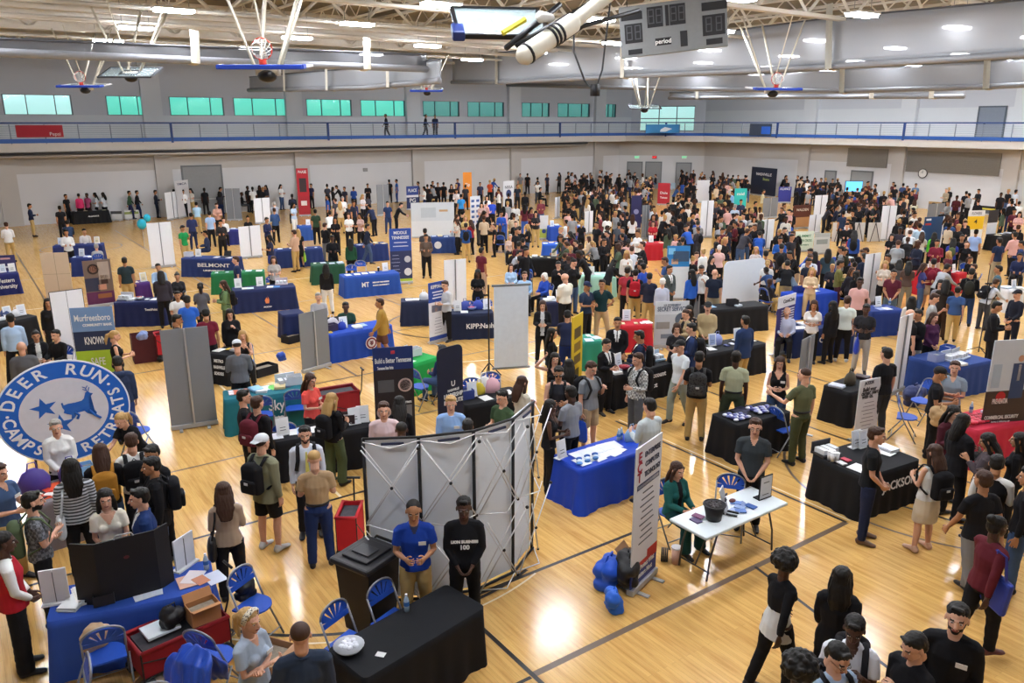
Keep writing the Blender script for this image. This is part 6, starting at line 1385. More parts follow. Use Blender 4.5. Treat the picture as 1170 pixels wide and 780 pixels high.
# ================================================================ who stands where (tile, crown x, crown y, facing, pose, look, top, bottom, extras)
CROWD = '''
X1 10 482 R clasp mdBk vest.R,W wd.K
X1 192 228 R cross mlSk tee.G@plaid tr.K beard bp=F
X1 -12 45 FR hold mlSb polo.J tr.H badge
X1 440 18 B stand mmLk long.L@stripe tr.K side=L
V1 392 485 F clasp flSg hoodie.W tr.K
V1 758 400 FL lean flPy tee.K tr.K
V1 688 568 B hold mmRb long.K tr.J bp=#a9762a
V1 772 540 B hold mlSb tee.W tr.K bp=K
V1 958 665 L stand mmSk jacket.K,K tr.J bp=K
V1 952 612 FL hold mmSk long.K tr.K
X1 662 214 F clasp flLk blouse.#e9e1cf tr.K
X1 880 205 L stand mlSk suit.#1f3566 tr.#1f3566
X2 412 165 B hold flLb long.#b09a84 tr.K side=K shoe=K
V2 548 528 BR stand mlXL jacket.#7f8068,K sh.K bp=K shoe=L h=1.82
V2 822 478 F stand mlSk long.#d5dbe8 tr.K beard tie strapbp=K bp=K
V2 882 628 B hold mlZy tkt.#ab8f6c tr.#1d2f5c belt
V2 880 172 FR hold flLb tee.Q tr.K badge
V2 1000 268 BR hold flLy long.K wd.F bp=K
V2 512 283 BR stand mlSb long.K tr.K bp=#5d1f2c
V2 440 250 R stand mlSk long.K tr.K
U2 402 530 B hold mlCL long.#62666c tr.K
U2 410 428 F chin flLy tank.K tr.K
U2 310 305 F phone flLk jacket.K,K tr.H
U2 300 112 L hold flLb hoodie.#6f8a5f tr.F bp=K
U2 72 205 B hold mmSk tee.#2f66c9 tr.K
U2 200 288 B phone mmSk tee.M tr.K
U2 158 125 B hold fdPk tee.#5b5d66 tr.K
U2 15 325 R hold mmSk tee.K tr.K
U2 12 178 F sit mmSk tee.W tr.K
X3 568 288 F hold mmZk polo.#1c3f9e,#2f3550 tr.H badge belt
X3 890 264 F clasp mdSk long.K,W tr.K glasses logo=LION_BUSINESS/100
V3 212 325 F stand mlSb long.#dcc3c4 tr.K
V3 312 288 B phone fmLk long.K tr.K
V3 640 287 F clasp mlSy long.#8fb2e2 tr.K badge
V3 748 434 B clasp fmSk long.K tr.K
V3 962 250 FL hold mlSk tee.#3d5237 tr.K
V3 1100 160 BR hold flLb blouse.#e8dfc9 tr.K
V3 325 450 B clasp mdZk long.#8f4a30 tr.K
V4 188 320 R hold fdRk tank.K wd.K
V4 285 222 BL hold mdSk tee.#8d9096 tr.K
V4 214 102 F hold mmSk vest.#2a2c33,#caa08c tr.K sunglasses bp=K
U4 190 572 F head flLk tank.K tr.K
U4 280 610 B hold fdLk long.K tr.K
V4 432 72 FR chin1 mlSb tee.#84898f sh.#b09b7c bag=#1d4fc4 bp=K h=1.82
V4 716 14 FL hold1 mlSb long.#d5d8d6@plaid tr.#5a5f66 bp=K h=1.8
U4 990 488 FL walk mlCT tee.#dfe6ea tr.#8f9a94 h=1.8
U4 1112 560 B hold mmSk tee.K tr.H bp=#3a3a3a@leopard h=1.82
V4 788 300 BL hold mlSk long.#c5cfd2 tr.K h=1.82
U5 232 560 B march mdSk tkt.#b3b89a tr.#3b4434 belt h=1.84
U5 512 598 F lean0 flLb tank.K tr.J badge
V5 780 108 BL point mlZb tkt.#5d6146 tr.#42472f belt bp0 h=1.84
V5 468 430 F clasp mlSb polo.#363c40 tr.K glasses h=1.8
U6 300 536 BL stand mlSk tee.K tr.#3a3c3e shoe=K h=1.85
V6 650 104 R hold mmCK polo.K tr.K
V6 786 80 F cross mlSb polo.#8795a3 tr.K
V6 735 354 FR hold flLk jacket.#4f202b,#b9a79c wd.M
V6 800 400 BR hold mdRk jacket.K,K tr.K
V6 240 484 R clasp mlSb polo.#15171b tr.#1f2742 shoe=X h=1.82
V6 602 594 BL hold flLb tank.W sk.#ddceb4 bp=K shoe=#cfa78f
V6 930 524 L phone fmLk jacket.#4b4348,K tr.K side=K
X6 922 92 BL walk mmSb tee.K tr.#77787a shoe=K h=1.8
X6 1052 8 B hold mmSk vest.K,W tr.K
X6 1012 384 BR walk mdBk long.#5a1c26 tr.K bag0 shoe=#5a2a2a
V6 1150 520 L stand fmLk long.K tr.K
X6 1168 60 L stand mmSk long.K tr.J shoe=K
X5 192 42 FR sit flLb jacket.#1f5a58,K wd.#173f40
X5 888 622 BR walk fdAk crop.K,W tr.K
Y5 632 38 B walk fmLk suit.K tr.K
Y5 712 368 F phone mdSk polo.#e2e3ea tr.K bp=K
Y5 628 548 FR phone mlSk long.#a9bfdd tr.K glasses bp=K
Y5 365 612 B walk mdAk long.L tr.K
Y6 462 468 FL phone mlSk jacket.K,K tr.K badge
Y6 762 272 F march mlSk long.K tr.K beard badge h=1.86
Y2 572 305 FR cross flPy polo.#a7b5c6 tr.K badge headband
Y2 902 388 B stand mlZb jacket.#2b3648,#2b3648 tr.K h=1.8
U1 92 318 B march mmSk long.#a9c4e2 tr.K
U1 192 435 F sit fmBk jacket.K,W tr.K
U1 348 424 FL sit mlSk long.K tr.K
U1 130 498 B stand ml0b suit.#55565a tr.#55565a
U1 732 428 R hold flPy tank.K tr.K
U1 742 590 B phone mmSk hoodie.#2c3854 tr.#2b3f77
U1 300 225 F stand fmLk long.K tr.K
T1 690 552 B stand mmSk suit.#253338 tr.H
T1 165 258 R hold mmSk jacket.#202a44,K tr.H
T1 32 362 B hold mlSb long.#e2e1e0 tr.H
T1 362 190 FR stand mmSk long.K tr.K
T1 330 270 B stand mmSk long.K tr.K
T1 372 352 B lean mmSk hoodie.#24334d tr.K
T1 366 402 F clasp mmSk long.W tr.K
T1 456 404 F sit mmSk long.#cfc8c0 tr.K
T1 455 186 B stand fmSk tee.#d23668 tr.K
T1 485 196 FL stand mdSk long.#a34a70 tr.K
T1 524 202 L hold fmLk long.L tr.K
T1 550 194 BL hold flLk long.L tr.K
T1 722 180 R walk mmSk jacket.#35503b,K tr.#252850
T1 755 178 R walk mmSk long.K tr.N bag=N
T1 866 170 R phone mmSk long.#1f2535 tr.#1f2535
T1 966 172 B stand mmSk long.K tr.K
T1 1018 180 F hold mmSk long.W tr.K
T1 1060 180 FL hold flLk tee.#d7d2c6 tr.H
T1 1135 158 B stand mdSk suit.K tr.K wide
T1 1092 250 B lean mlSk long.#a4c6dd tr.H
T1 1062 310 B hold mmSk long.#29325a tr.N
T1 1020 376 FR phone mmSk tee.#1f8c4c tr.H
T1 1142 408 L sit mmSk suit.#27324f tr.N
T1 1165 300 B stand mlSk long.S tr.K
T1 534 478 B sit flUg long.#a8a9ad tr.K
T1 985 640 F sit fmBk long.K@floral tr.K
T1 1110 692 FL hold mmBk long.#6f7078 tr.K
T1 878 588 F sit mmSk long.#9db9d6 tr.K
T1 893 628 B phone mdRk hoodie.#35323c tr.K
T2 15 158 B stand mmSk long.K tr.K
T2 52 174 FL hold mdSk long.#20263a tr.K
T2 106 150 R hold mmSk suit.#1c2030 tr.K
T2 84 256 F clasp ml0b tee.#b58a7a tr.K
T2 52 292 B hold mlSk tee.#c9d1c9 tr.K
T2 106 350 F phone mmSk long.#2d2b2c tr.K
T2 18 410 L hold mmSk suit.#222f4c tr.K
T2 150 335 F sit mlSb tee.W tr.K
T2 246 148 FR stand mdAk long.K tr.K
T2 284 164 B stand mdSk tee.W tr.K
T2 330 148 F stand mdLk long.K tr.K
T2 350 152 FL stand fmLk long.#33313a tr.K
T2 440 130 FR head flLk blouse.W tr.J
T2 258 335 F sit fmBk tee.K tr.K
T2 366 335 FR hold mmSk tee.#24294a tr.K
T2 406 250 B lean ml0g tee.#9aa0ac tr.K
T2 375 428 L hold fmLk tee.#2b2f4a sk.#2b3f8a
T2 514 264 FR hold fmLk long.#b7cde6 tr.W
T2 538 396 B stand flLy long.K sk.K bag=#9bcf3a
T2 512 400 BL hold mlSb tee.#c9a58c tr.H
T2 550 152 F hold flLb long.#cfc0b4 tr.K
T2 610 146 FL stand mmSk long.#2b2a48 tr.K
T2 634 290 B stand mmSk jacket.#2b4030,K tr.K
T2 690 362 BR hold mlSb long.K tr.#77797c
T2 728 430 F hold mdSk jacket.K,K tr.K
T2 830 450 B stand fmLk long.#1f4a34 tr.K
T2 925 368 R walk mmSk long.#232a3f tr.J bp=K
T2 692 590 B stand fdLk long.K tr.W
T2 400 548 F cross flLb tee.#a9a6a2 tr.K
T2 192 552 L stand ml0b polo.#1d2a4d tr.K
T2 750 156 L lean mmSk long.K tr.K
T2 796 164 FL stand mmAk long.#2c2b3a tr.K
T2 926 146 F hold mmSk long.K tr.K
T2 1046 120 B stand mmSk long.K tr.K
T2 1086 112 L stand mmSk jacket.#2a5aa0,K tr.#2a3f77
T2 1042 246 F stand mlSk suit.#28385f tr.#28385f
T2 820 322 F hold flLb tank.W tr.K
T2 882 322 FL hold fmLk long.#c9a9a2 tr.K
T2 772 256 B hold flLy long.#cfc3ab tr.H
T2 802 220 F hold mlSg long.W tr.K
T2 850 250 B stand fmLk long.#23306a tr.K
T2 900 216 FR hold flLy long.#d9d3d5 tr.K
T2 934 262 BL lean mmSk long.#232a45 tr.K
T2 715 300 B lean mmSk tee.W tr.K
T2 505 245 F sit flSg long.#c9cacc tr.K
T2 700 210 L stand mmSk long.#2a55a5 tr.K
T2 745 345 F hold fmLk long.K tr.K
T2 650 750 F sit mlSg long.#a8a8ac tr.K
T2 115 695 F sit flLb long.#8a7f6d tr.K
U3 188 225 L walk mmSb jacket.#a8843c,#3a3a30 sh.#5a3b34 h=1.7
U3 28 272 F sit mdSk tee.#233f35 tr.K
U3 618 112 FL hold mlSb long.#c5c9d0 tr.K badge
U3 812 42 F hold fdLk tee.K wd.K badge
U3 585 520 BL sit mmSk long.#24305a tr.J
T3 86 135 L stand mmSk long.#2a2d48 tr.K
T3 138 150 B stand mmAk long.K tr.K wide
T3 168 132 FR stand mmSk long.#2b2b30 tr.K
T3 196 140 F stand mmSk long.K tr.K
T3 228 138 B stand mmSk long.K tr.K
T3 306 118 FL stand mmSk long.#2f2f5c tr.K
T3 272 158 F hold flLk long.K tr.K
T3 350 152 B stand mmSk long.#2b2a30 tr.K
T3 300 178 F hold mmSk long.#d9d0cc tr.K
T3 432 138 F stand mmSk long.#31354f tr.K
T3 486 134 B hold flPy long.#d2542f tr.K
T3 536 165 F hold mmSk long.#4a1f28 tr.K
T3 325 205 B stand mmSk long.#2f86c8 tr.K bp=#2f86c8
T3 470 222 F hold flLk long.W tr.K
T3 498 234 B lean mmCk long.#2a49b8 tr.K
T3 264 334 FR hold flLb blouse.#e3dfd2 tr.K
T3 124 392 B stand mmSk long.#3b3a40 tr.K
T3 130 425 F hold mmSk long.#5b4d44 tr.K badge
T3 335 335 F hold flLy long.#d6bf7c tr.K
T3 352 362 B hold mmSk tee.#224a8c tr.H bp=K
T3 378 345 BL hold flLb long.#8a2530 tr.K
T3 300 342 L hold flLb long.#cfc6bb tr.K
T3 440 262 F hold flLk long.#c8aca5 tr.K
T3 500 336 L sit fmLk tank.#c8a68c tr.K
T3 562 286 B stand fmLk long.#d9b0b4 tr.#3a5cae
T3 612 320 B hold fmLk long.#d5d8cd sk.#24432f
T3 680 262 B stand mmLk long.#5b2230 tr.#3a5cae
T3 718 290 FR hold fmLk long.#4f1f2c tr.K
T3 742 312 F hold flLk long.K@floral tr.H
T3 600 425 F sit flUg long.#cfb9b0 tr.K
T3 656 90 F stand mlSb long.#7c7c80 tr.H
T3 696 84 B stand mmSk long.K tr.K
T3 806 90 FR stand mmSk long.#2c2d3a tr.K
T3 872 85 FL hold mmLk long.#35353b tr.K
T3 924 80 R stand mmCk long.K tr.K
T3 946 84 F stand mmSk long.#b8bcc6 tr.K
T3 550 300 F hold mmSk jacket.#2b56b8,K tr.#2b56b8
T3 630 255 F hold mdSk long.#d6d6d2 tr.K
T3 585 255 B stand flPy long.#9a9ca0 tr.K
T3 640 150 F stand mmSk long.#222a3a tr.K
T3 590 210 B stand fmBk long.K tr.K
T3 440 498 BR stand mmSk tee.#5c1f2e tr.#b59a86
T3 415 635 F hold mdLk tee.K tr.K badge
T3 604 590 F sit flLb long.#a9c9ea tr.K
T3 680 632 F sit mlSb long.#9cc2e8 tr.K
T3 800 640 FL sit flUw hoodie.#2b4cae tr.K
T3 905 642 BL clasp ml0r long.#e6e2d4 tr.K wide
U4 112 240 F hold flLb jacket.K,L tr.K badge
U4 172 414 R clasp flLk long.K wd.K
U4 270 300 B lean mmSk long.#1d2440 tr.#1d2f6a
U4 398 118 FR hold mmCn polo.#25344d tr.K h=1.8
U4 490 103 F hip mmSk polo.#16343a tr.T badge h=1.82
U4 700 38 B stand mlSk tee.K tr.H bp=R
U4 655 25 B stand mmSk tee.#a33440 tr.K
U4 750 0 BL stand mmSk tee.#2c4fb0 tr.K
U4 800 62 B hold mmSk long.#25283a tr.H
U4 590 344 F clasp mmSk suit.K tr.K badge
U4 525 484 FR hold flSk suit.K tr.K
U4 722 428 L hold mmSk suit.#1f2a45 tr.K bp=K
U4 944 398 F hold flUb tee.K@floral tr.K
U4 1030 378 L hold mlSk suit.#24345c tr.K bp=K
U4 1122 308 FL hold flPb jacket.#a08d6c,K tr.K
U4 922 14 FR clasp mmSk suit.#4d5552 tr.#4d5552
U4 870 95 B stand flSw long.#b9c2d6 tr.#6d7b98
U4 1062 40 BL stand mmLk long.#2a5cb8 tr.K
U5 95 38 B stand ml0b polo.#1c2436 tr.#a79a80
U5 170 283 F clasp mlCT long.#b6a27a tr.#5a5236 badge
U5 290 335 BL stand mmSk suit.#24365c tr.H
U5 6 305 F hold flLk tee.#c5a88c@floral tr.K
U5 625 274 F sit ml0w long.#b9bfd8 tr.K
U5 762 240 F hold fmLb blouse.#e9e6e2 tr.K
U5 815 240 BL stand fmLk suit.K tr.K
U5 940 208 B stand mlSb tee.#dde6e0 tr.K shoe=L
U5 1062 262 F hold mdSk tee.K@floral tr.#a9a5a0 bag=#233fae badge
U5 486 -10 B stand flPy tee.W tr.K
U5 612 18 L lean flLy long.#7d8fa0 tr.J
U5 590 -10 B lean mmSk long.K tr.H
U5 782 -12 FR phone mmSk long.#202634 tr.K
U5 690 25 F hold flLy long.#d9bf9a tr.T
U5 865 -18 R hold mmSk jacket.#6b6a3a,K tr.#4a2430
U6 345 42 F clasp mmSk polo.#58202e tr.#5a6a72
U6 440 -12 B hold fmLk long.#5c4a44 tr.#8a8578
U6 462 212 B stand fmLk long.#cfc7bd tr.K
U6 530 300 BR stand ml0b tee.K tr.K h=1.84
U6 580 310 FL hold mmSk jacket.K,K tr.#8b8c8e
U6 615 195 R phone mlSb tee.#a9adae tr.#6d7f8c
U6 678 345 FR clasp flLb long.#4a2748 tr.K
U6 705 110 B hold mmRk long.#2b2420 wd.#3a2a22
U6 642 108 F hold flLk long.#77767c tr.K
U6 690 5 BR lean mmSk hoodie.#a3a7ad tr.K
U6 842 32 B hold mmSk jacket.K,K tr.#2b4270 bp=#2a2a24 h=1.8
U6 1012 15 L stand mmSk hoodie.#3d5a66 tr.#8a8574
U6 1135 168 FL clasp mlCK tkl.#1a1d2a tr.#1a1d2a belt badge
U6 1010 245 R hold mmSk suit.K tr.K h=1.8
U6 380 -20 B lean fmLk long.#4b4340 tr.K
U6 530 0 R hold fmLb tee.#3b3c70 tr.J
U6 600 -30 B stand mmSk tee.#7d2233 sh.#bba691 bp=#7d2233
T5 52 116 F stand fmLk long.#6f1e28 tr.K
T5 90 110 FL phone mmSk long.#2a2a30 tr.K
T5 225 160 B stand mmSk long.K tr.K bp=K
T5 240 130 F stand mmSk long.#3f454c tr.K
T5 258 136 B stand mmSk tee.W tr.K
T5 338 128 FR stand mmSk long.#5a2029 tr.K
T5 358 134 F stand mmSk long.#5f2b25 tr.K
T5 376 142 L stand mmSk long.K tr.K
T5 472 130 FL stand mmSk long.#4e2023 tr.#303860
T5 525 138 B stand mmSk long.#35476f tr.K
T5 546 152 F stand mmSk long.K tr.H
T5 594 128 F stand mmSk long.#5d7ba0 tr.#3b4f79
T5 812 205 F cross mdSk long.#43161d tr.K wide
T5 754 165 FL hold mlSg long.#a2937b tr.K
T5 862 180 B stand mmSk long.K tr.K
T5 1048 188 F stand mdSk long.K tr.K
T5 1105 220 BR head mmSk long.#c9ced9 tr.K
T5 1140 235 B lean mmSk tee.W tr.H
T5 356 240 F hold mmSk tee.#1f9148 tr.K
T5 280 200 B stand mmSk long.#5b2433 tr.K
T5 228 286 B stand mmSk long.#24304b tr.K
T5 255 405 F hold fmLk tee.#ab2430 tr.K
T5 530 285 B hold mmSk suit.K tr.K
T5 585 235 B lean flLb long.#c2bea4 tr.T
T5 510 370 F clasp mdSk long.#34303a tr.K
T5 562 385 B lean mlSb long.#d5dde6 tr.K
T5 615 355 B clasp mlSk long.#a9c3d8 tr.K
T5 465 405 F hold flLk suit.K tr.K
T5 500 438 B hold ml0b tee.#9aa3ab tr.#7a7d80
T5 630 395 B hold flLb long.#d8d2c4 tr.K
T5 690 398 B stand fmLk tee.#5fc43a tr.K bp=K
T5 708 435 F hold mmSk tee.#7a2638 sh.#cdb59b
T5 822 430 B hold fmLk tee.#2f3c9a tr.K bp=#4f5a3a
T5 915 385 B stand mmSk long.#8fa9d8 tr.K
T5 844 292 B hold mmSk long.W tr.K
T5 1040 425 BL stand mmSk tee.#1f2b48 tr.#a99c80 h=1.82
T5 1155 445 L hold mmSk long.#24325c tr.K
T5 1150 505 F sit mmSk long.#232c4e tr.K
T5 880 590 B stand mmSk jacket.K,K tr.#2b4270 bp=#2b2a22
T5 190 470 L hold mmSk tee.#7f8286 tr.K bp=#2b2c20
T5 300 505 BL stand mmSk long.#22293c tr.#22293c
T5 28 485 L stand fmBk long.#2f3fa0 tr.K
T5 68 500 B stand fmLk long.#38284a tr.K
T5 112 485 B stand mmLk long.#364a58 tr.K
T5 100 545 L hold flLk long.K tr.K
T5 18 550 B hold flLb long.#c9a98a tr.T
T5 430 550 F hold flLy long.#c9bfb2 tr.K
T5 540 515 F hold flLy long.#4a3a34 tr.T
T5 760 540 B stand fmLk hoodie.#2a1c1c tr.K
T5 740 570 BR lean mmSk hoodie.#a5a8ae tr.K
T5 1050 575 L stand mmSk hoodie.#47585f tr.#5a5b58
T4 140 68 F stand mmSk long.K tr.K
T4 15 80 F stand mmSk long.K tr.K
T4 440 75 B stand mmSk long.K tr.K
T4 500 60 F stand mmSk long.K tr.K wide
T4 560 95 FL stand mmSk long.#2c2f3a tr.K
T4 475 215 F stand mlSb long.#a9967a@camo tr.#a9967a@camo h=1.8
T4 600 130 R hold mmSk long.K tr.K
T4 692 95 B stand mmSk long.#30303a tr.K
T4 740 98 F stand mmSk long.K tr.K
T4 788 98 B stand mmSk long.#3a2830 tr.K
T4 1020 118 F stand mmSk long.K tr.K
T4 1090 145 B clasp mdSk long.#1f2440 tr.K wide
T4 892 180 R hold mmSk long.#cfc5a0 tr.H
T4 765 235 F hold mmSk long.#26304a tr.K
T4 735 262 B stand mlSg long.#aebdd0 tr.K
T4 715 185 L hold mmSk long.#7fb2e0 tr.K
T4 655 365 B lean ml0g tee.#8f929a tr.K
T4 725 355 L hold mmSk long.#5c1f2b tr.K
T4 765 350 F hold mmSk long.K tr.K
T4 645 485 B clasp flSw long.#e2b9b4 tr.K
T4 870 408 B lean mmSk hoodie.#2450a8 tr.#2450a8
T4 985 440 F hold mmSk long.#2457a6 tr.K
T4 1015 330 F hold mdSk long.#c9c6bc tr.K
T4 275 350 F hold flLb tee.#a9242f tr.K
T4 160 330 B hold flLb long.W tr.K
T4 85 355 B stand mmSk tee.#4d545e tr.K
T4 105 385 FL stand mmSk long.#252a40 tr.K
T4 460 375 BL lean mmCk tee.#2a56b0 tr.K
T4 820 340 F hold fmLk long.#c9bfb0 tr.K
T4 905 515 B stand mmSk long.#4a2a38 tr.J
T4 950 580 B stand flPy tee.#c9c9c6 tr.K
T4 1035 520 FL lean mmSk long.K tr.#b59c84
T4 1065 605 L lean flLy long.#7d8fa0 tr.J
T4 1150 505 FL lean mmSk long.#2a55b8 tr.K
T4 850 495 F hold flLy long.#c9c0c0 tr.K
T4 500 590 F phone mmSk long.#33363f tr.K
T4 545 600 F phone mmSk tee.W tr.K
T4 480 650 B stand mmLk long.#2a5cb8 tr.K
T4 610 615 B stand ml0b polo.#1c2436 tr.T
T4 215 585 B stand mmSk tee.#2c4fb0 tr.K
T4 165 618 B stand mlSk tee.R tr.K bp=R
T4 440 440 B stand mmSk long.#2b3346 tr.K
'''
FILL = ((640,700,192,222,32),(700,830,196,216,48),(830,960,200,220,36),(960,1160,214,232,34),(480,640,205,232,14),(640,735,215,262,48),(735,830,222,262,46),(828,905,232,262,32),(905,1000,228,268,38),(1000,1165,240,275,36),(590,690,255,300,24),(690,830,262,300,26),(880,985,268,318,15),(985,1110,278,330,6),(250,470,212,238,14),(470,600,240,262,8),(1085,1168,282,320,2))
def build_crowd():
    for ln in CROWD.strip().splitlines():
        q = ln.split(); t, x, y, f, pose, look, top, bot = q[:8]; ext = list(q[8:]); kw = {}
        pose = dict(chin1='phone', lean0='hold').get(pose, pose); ext2 = []
        for e in ext:
            if e.startswith('h='): kw['h'] = float(e[2:])
            elif e == 'wide': kw['wide'] = 1.2
            elif e in ('bag0', 'bp0', 'strapbp=K'): pass
            else: ext2.append(e)
        if len(look) < 4: look = look+'k'
        PLAN.append((t, float(x), float(y), f, pose, look, top, bot, ext2, kw))
    rnd = random.Random(11)
    tops = ['long.K']*14+['long.#23283a','suit.K','long.W','long.#d8d3cc','tee.#35507f','long.#5a2430','tee.#8d9094','long.#3b3b44','tee.#c9b59b','long.#7b3a44','tee.#2c4f9c','long.#cfd6e0','long.#4b5a48','tee.#d6a7a0','long.#2b2b33']
    bots = ['tr.K']*9+['tr.N','tr.H','tr.J','tr.D']
    occ = []
    for p in PLAN:
        x, y = tp(p[0], p[1], p[2]); w = Wp(x, y, 1.74); occ.append((w.x, w.y))
    keep = []
    for p in PLAN:
        x, y = tp(p[0], p[1], p[2])
        if not (p[0][0] == 'T' and any(q[0] != p[0] and abs(tp(q[0], q[1], q[2])[0]-x) < 8 and abs(tp(q[0], q[1], q[2])[1]-y) < 8 for q in PLAN if q[0][0] != 'T' or q[0] < p[0])): keep.append(p)
    PLAN[:] = keep
    def blocked(w):
        x, y = Pp(Vector((w.x, w.y, 1.74))); y2 = Pp(Vector((w.x, w.y, 0)))[1]
        if any(a < x < b_ and c_-(y2-y)*.8 < y < e_ and y2 > e_-2 for a, b_, c_, e_ in RECT): return True
        for t in TABLES.values():
            q = t['M'].inverted() @ w
            if -.25 < q.x < t['w']+.25 and -.25 < q.y < t['d']+.25: return True
        return any((w.x-m.x)**2+(w.y-m.y)**2 < (ww/2+.1)**2 for m, ww in UPR)
    for (x0, x1, y0, y1, n) in FILL:
        k = 0; tries = 0
        while k < n and tries < n*80:
            tries += 1; x, y = rnd.uniform(x0, x1), rnd.uniform(y0, y1); sex = rnd.choice('mmf'); w = Wp(x, y, 1.74)
            if w.y > NY-.5 or w.x > EX-.5 or w.x+w.y > 106: continue
            if any((w.x-a)**2+(w.y-b)**2 < .28 for a, b in occ) or blocked(w): continue
            occ.append((w.x, w.y)); k += 1
            PLAN.append(('M', x, y, rnd.choice(['F','FL','FR','B','B','B','BL','BR','L','R']), rnd.choice(['stand','hold','lean','walk','phone','sit']), sex+rnd.choice('lmmmd')+(rnd.choice('LLPB') if sex == 'f' else 'S')+rnd.choice('kkkbby'), rnd.choice(tops), rnd.choice(bots), [] if rnd.random() > .2 else ['bp=K'], dict(h=rnd.uniform(1.5, 1.84))))
    S = [solve(*p) for p in PLAN]
    # nobody stands in a neighbour or in a table: ease them apart a little
    P0 = [s['w'].copy() for s in S]
    for it in range(30):
        grid = {}
        for i, s in enumerate(S): grid.setdefault((int(s['w'].x//1), int(s['w'].y//1)), []).append(i)
        for i, s in enumerate(S):
            gx, gy = int(s['w'].x//1), int(s['w'].y//1)
            for a in (-1, 0, 1):
                for b_ in (-1, 0, 1):
                    for j in grid.get((gx+a, gy+b_), ()):
                        if j <= i: continue
                        d = S[j]['w']-s['w']; L = max(.01, d.length); need = .45
                        if L < need: m = d*((need-L)/L*.5); S[j]['w'] += m; s['w'] -= m
            for t in TABLES.values():
                q = t['M'].inverted() @ s['w']; e = .10
                if -e < q.x < t['w']+e and -e < q.y < t['d']+e:
                    o = [(q.x+e+.15, (-1, 0)), (t['w']+e-q.x+.15, (1, 0)), (q.y+e+.45, (0, -1)), (t['d']+e-q.y, (0, 1))]; o.sort(); k_ = .08; s['w'] += t['M'].to_3x3() @ Vector((o[0][1][0]*k_, o[0][1][1]*k_, 0))
            v = s['w']-P0[i]
            if v.length > .75: s['w'] = P0[i]+v*(.75/v.length)
    order = sorted(range(len(S)), key=lambda i: S[i]['d']); ones, rest = order[:300], order[300:]
    for i in ones: make(S[i])
    parts = []; mats = []; mi = {}
    for i in rest:
        s = S[i]; look = s['look']; ps = s['pose'] if s['pose'] in ('stand', 'hold', 'walk', 'sit', 'lean') else 'hold'
        me = far_mesh(ps, look[0], 'tr', look[2] if look[2] in 'SLB' else 'S'); cols = [SKIN[look[1]], s['top'].split('.', 1)[1].split(',')[0], s['bot'].split('.', 1)[1], HAIRC.get(look[3], '#222222'), 'K']; idx = []
        for c in cols:
            if c not in mi: mi[c] = len(mats); mats.append(cm(c))
            idx.append(mi[c])
        m2 = me.copy(); m2.polygons.foreach_set('material_index', [idx[min(4, p.material_index)] for p in me.polygons])
        parts.append((m2, Matrix.Translation((s['w'].x, s['w'].y, 0)) @ Matrix.Rotation(s['yaw'], 4, 'Z'), None))
    if parts:
        o = obj('crowd', join_meshes(parts, 'crowd'), mats); tag(o, 'dense crowd of tiny figures at the far end of the hall', 'crowd', kind='stuff')
    # runners on the upper track
    for i, (x, y, f, c, ps) in enumerate(((441, 132, 'L', 'long.K', 'walk'), (486, 136, 'R', 'long.K', 'walk2'), (497, 134, 'F', 'long.#24304a', 'stand'))):
        J = SK(ps, 'm'); w = Wp(x, y, 4.8+1.3); t = (NY+1.0)/w.y; w = Vector((w.x*t, w.y*t, 0)); r = person(w, fac(w, f), ps, 'mmSk', c, 'tr.K', 1.75, (), lod=2); r.location.z = 4.8
        TRACK.append(r)
TRACK = []; PLAN = []
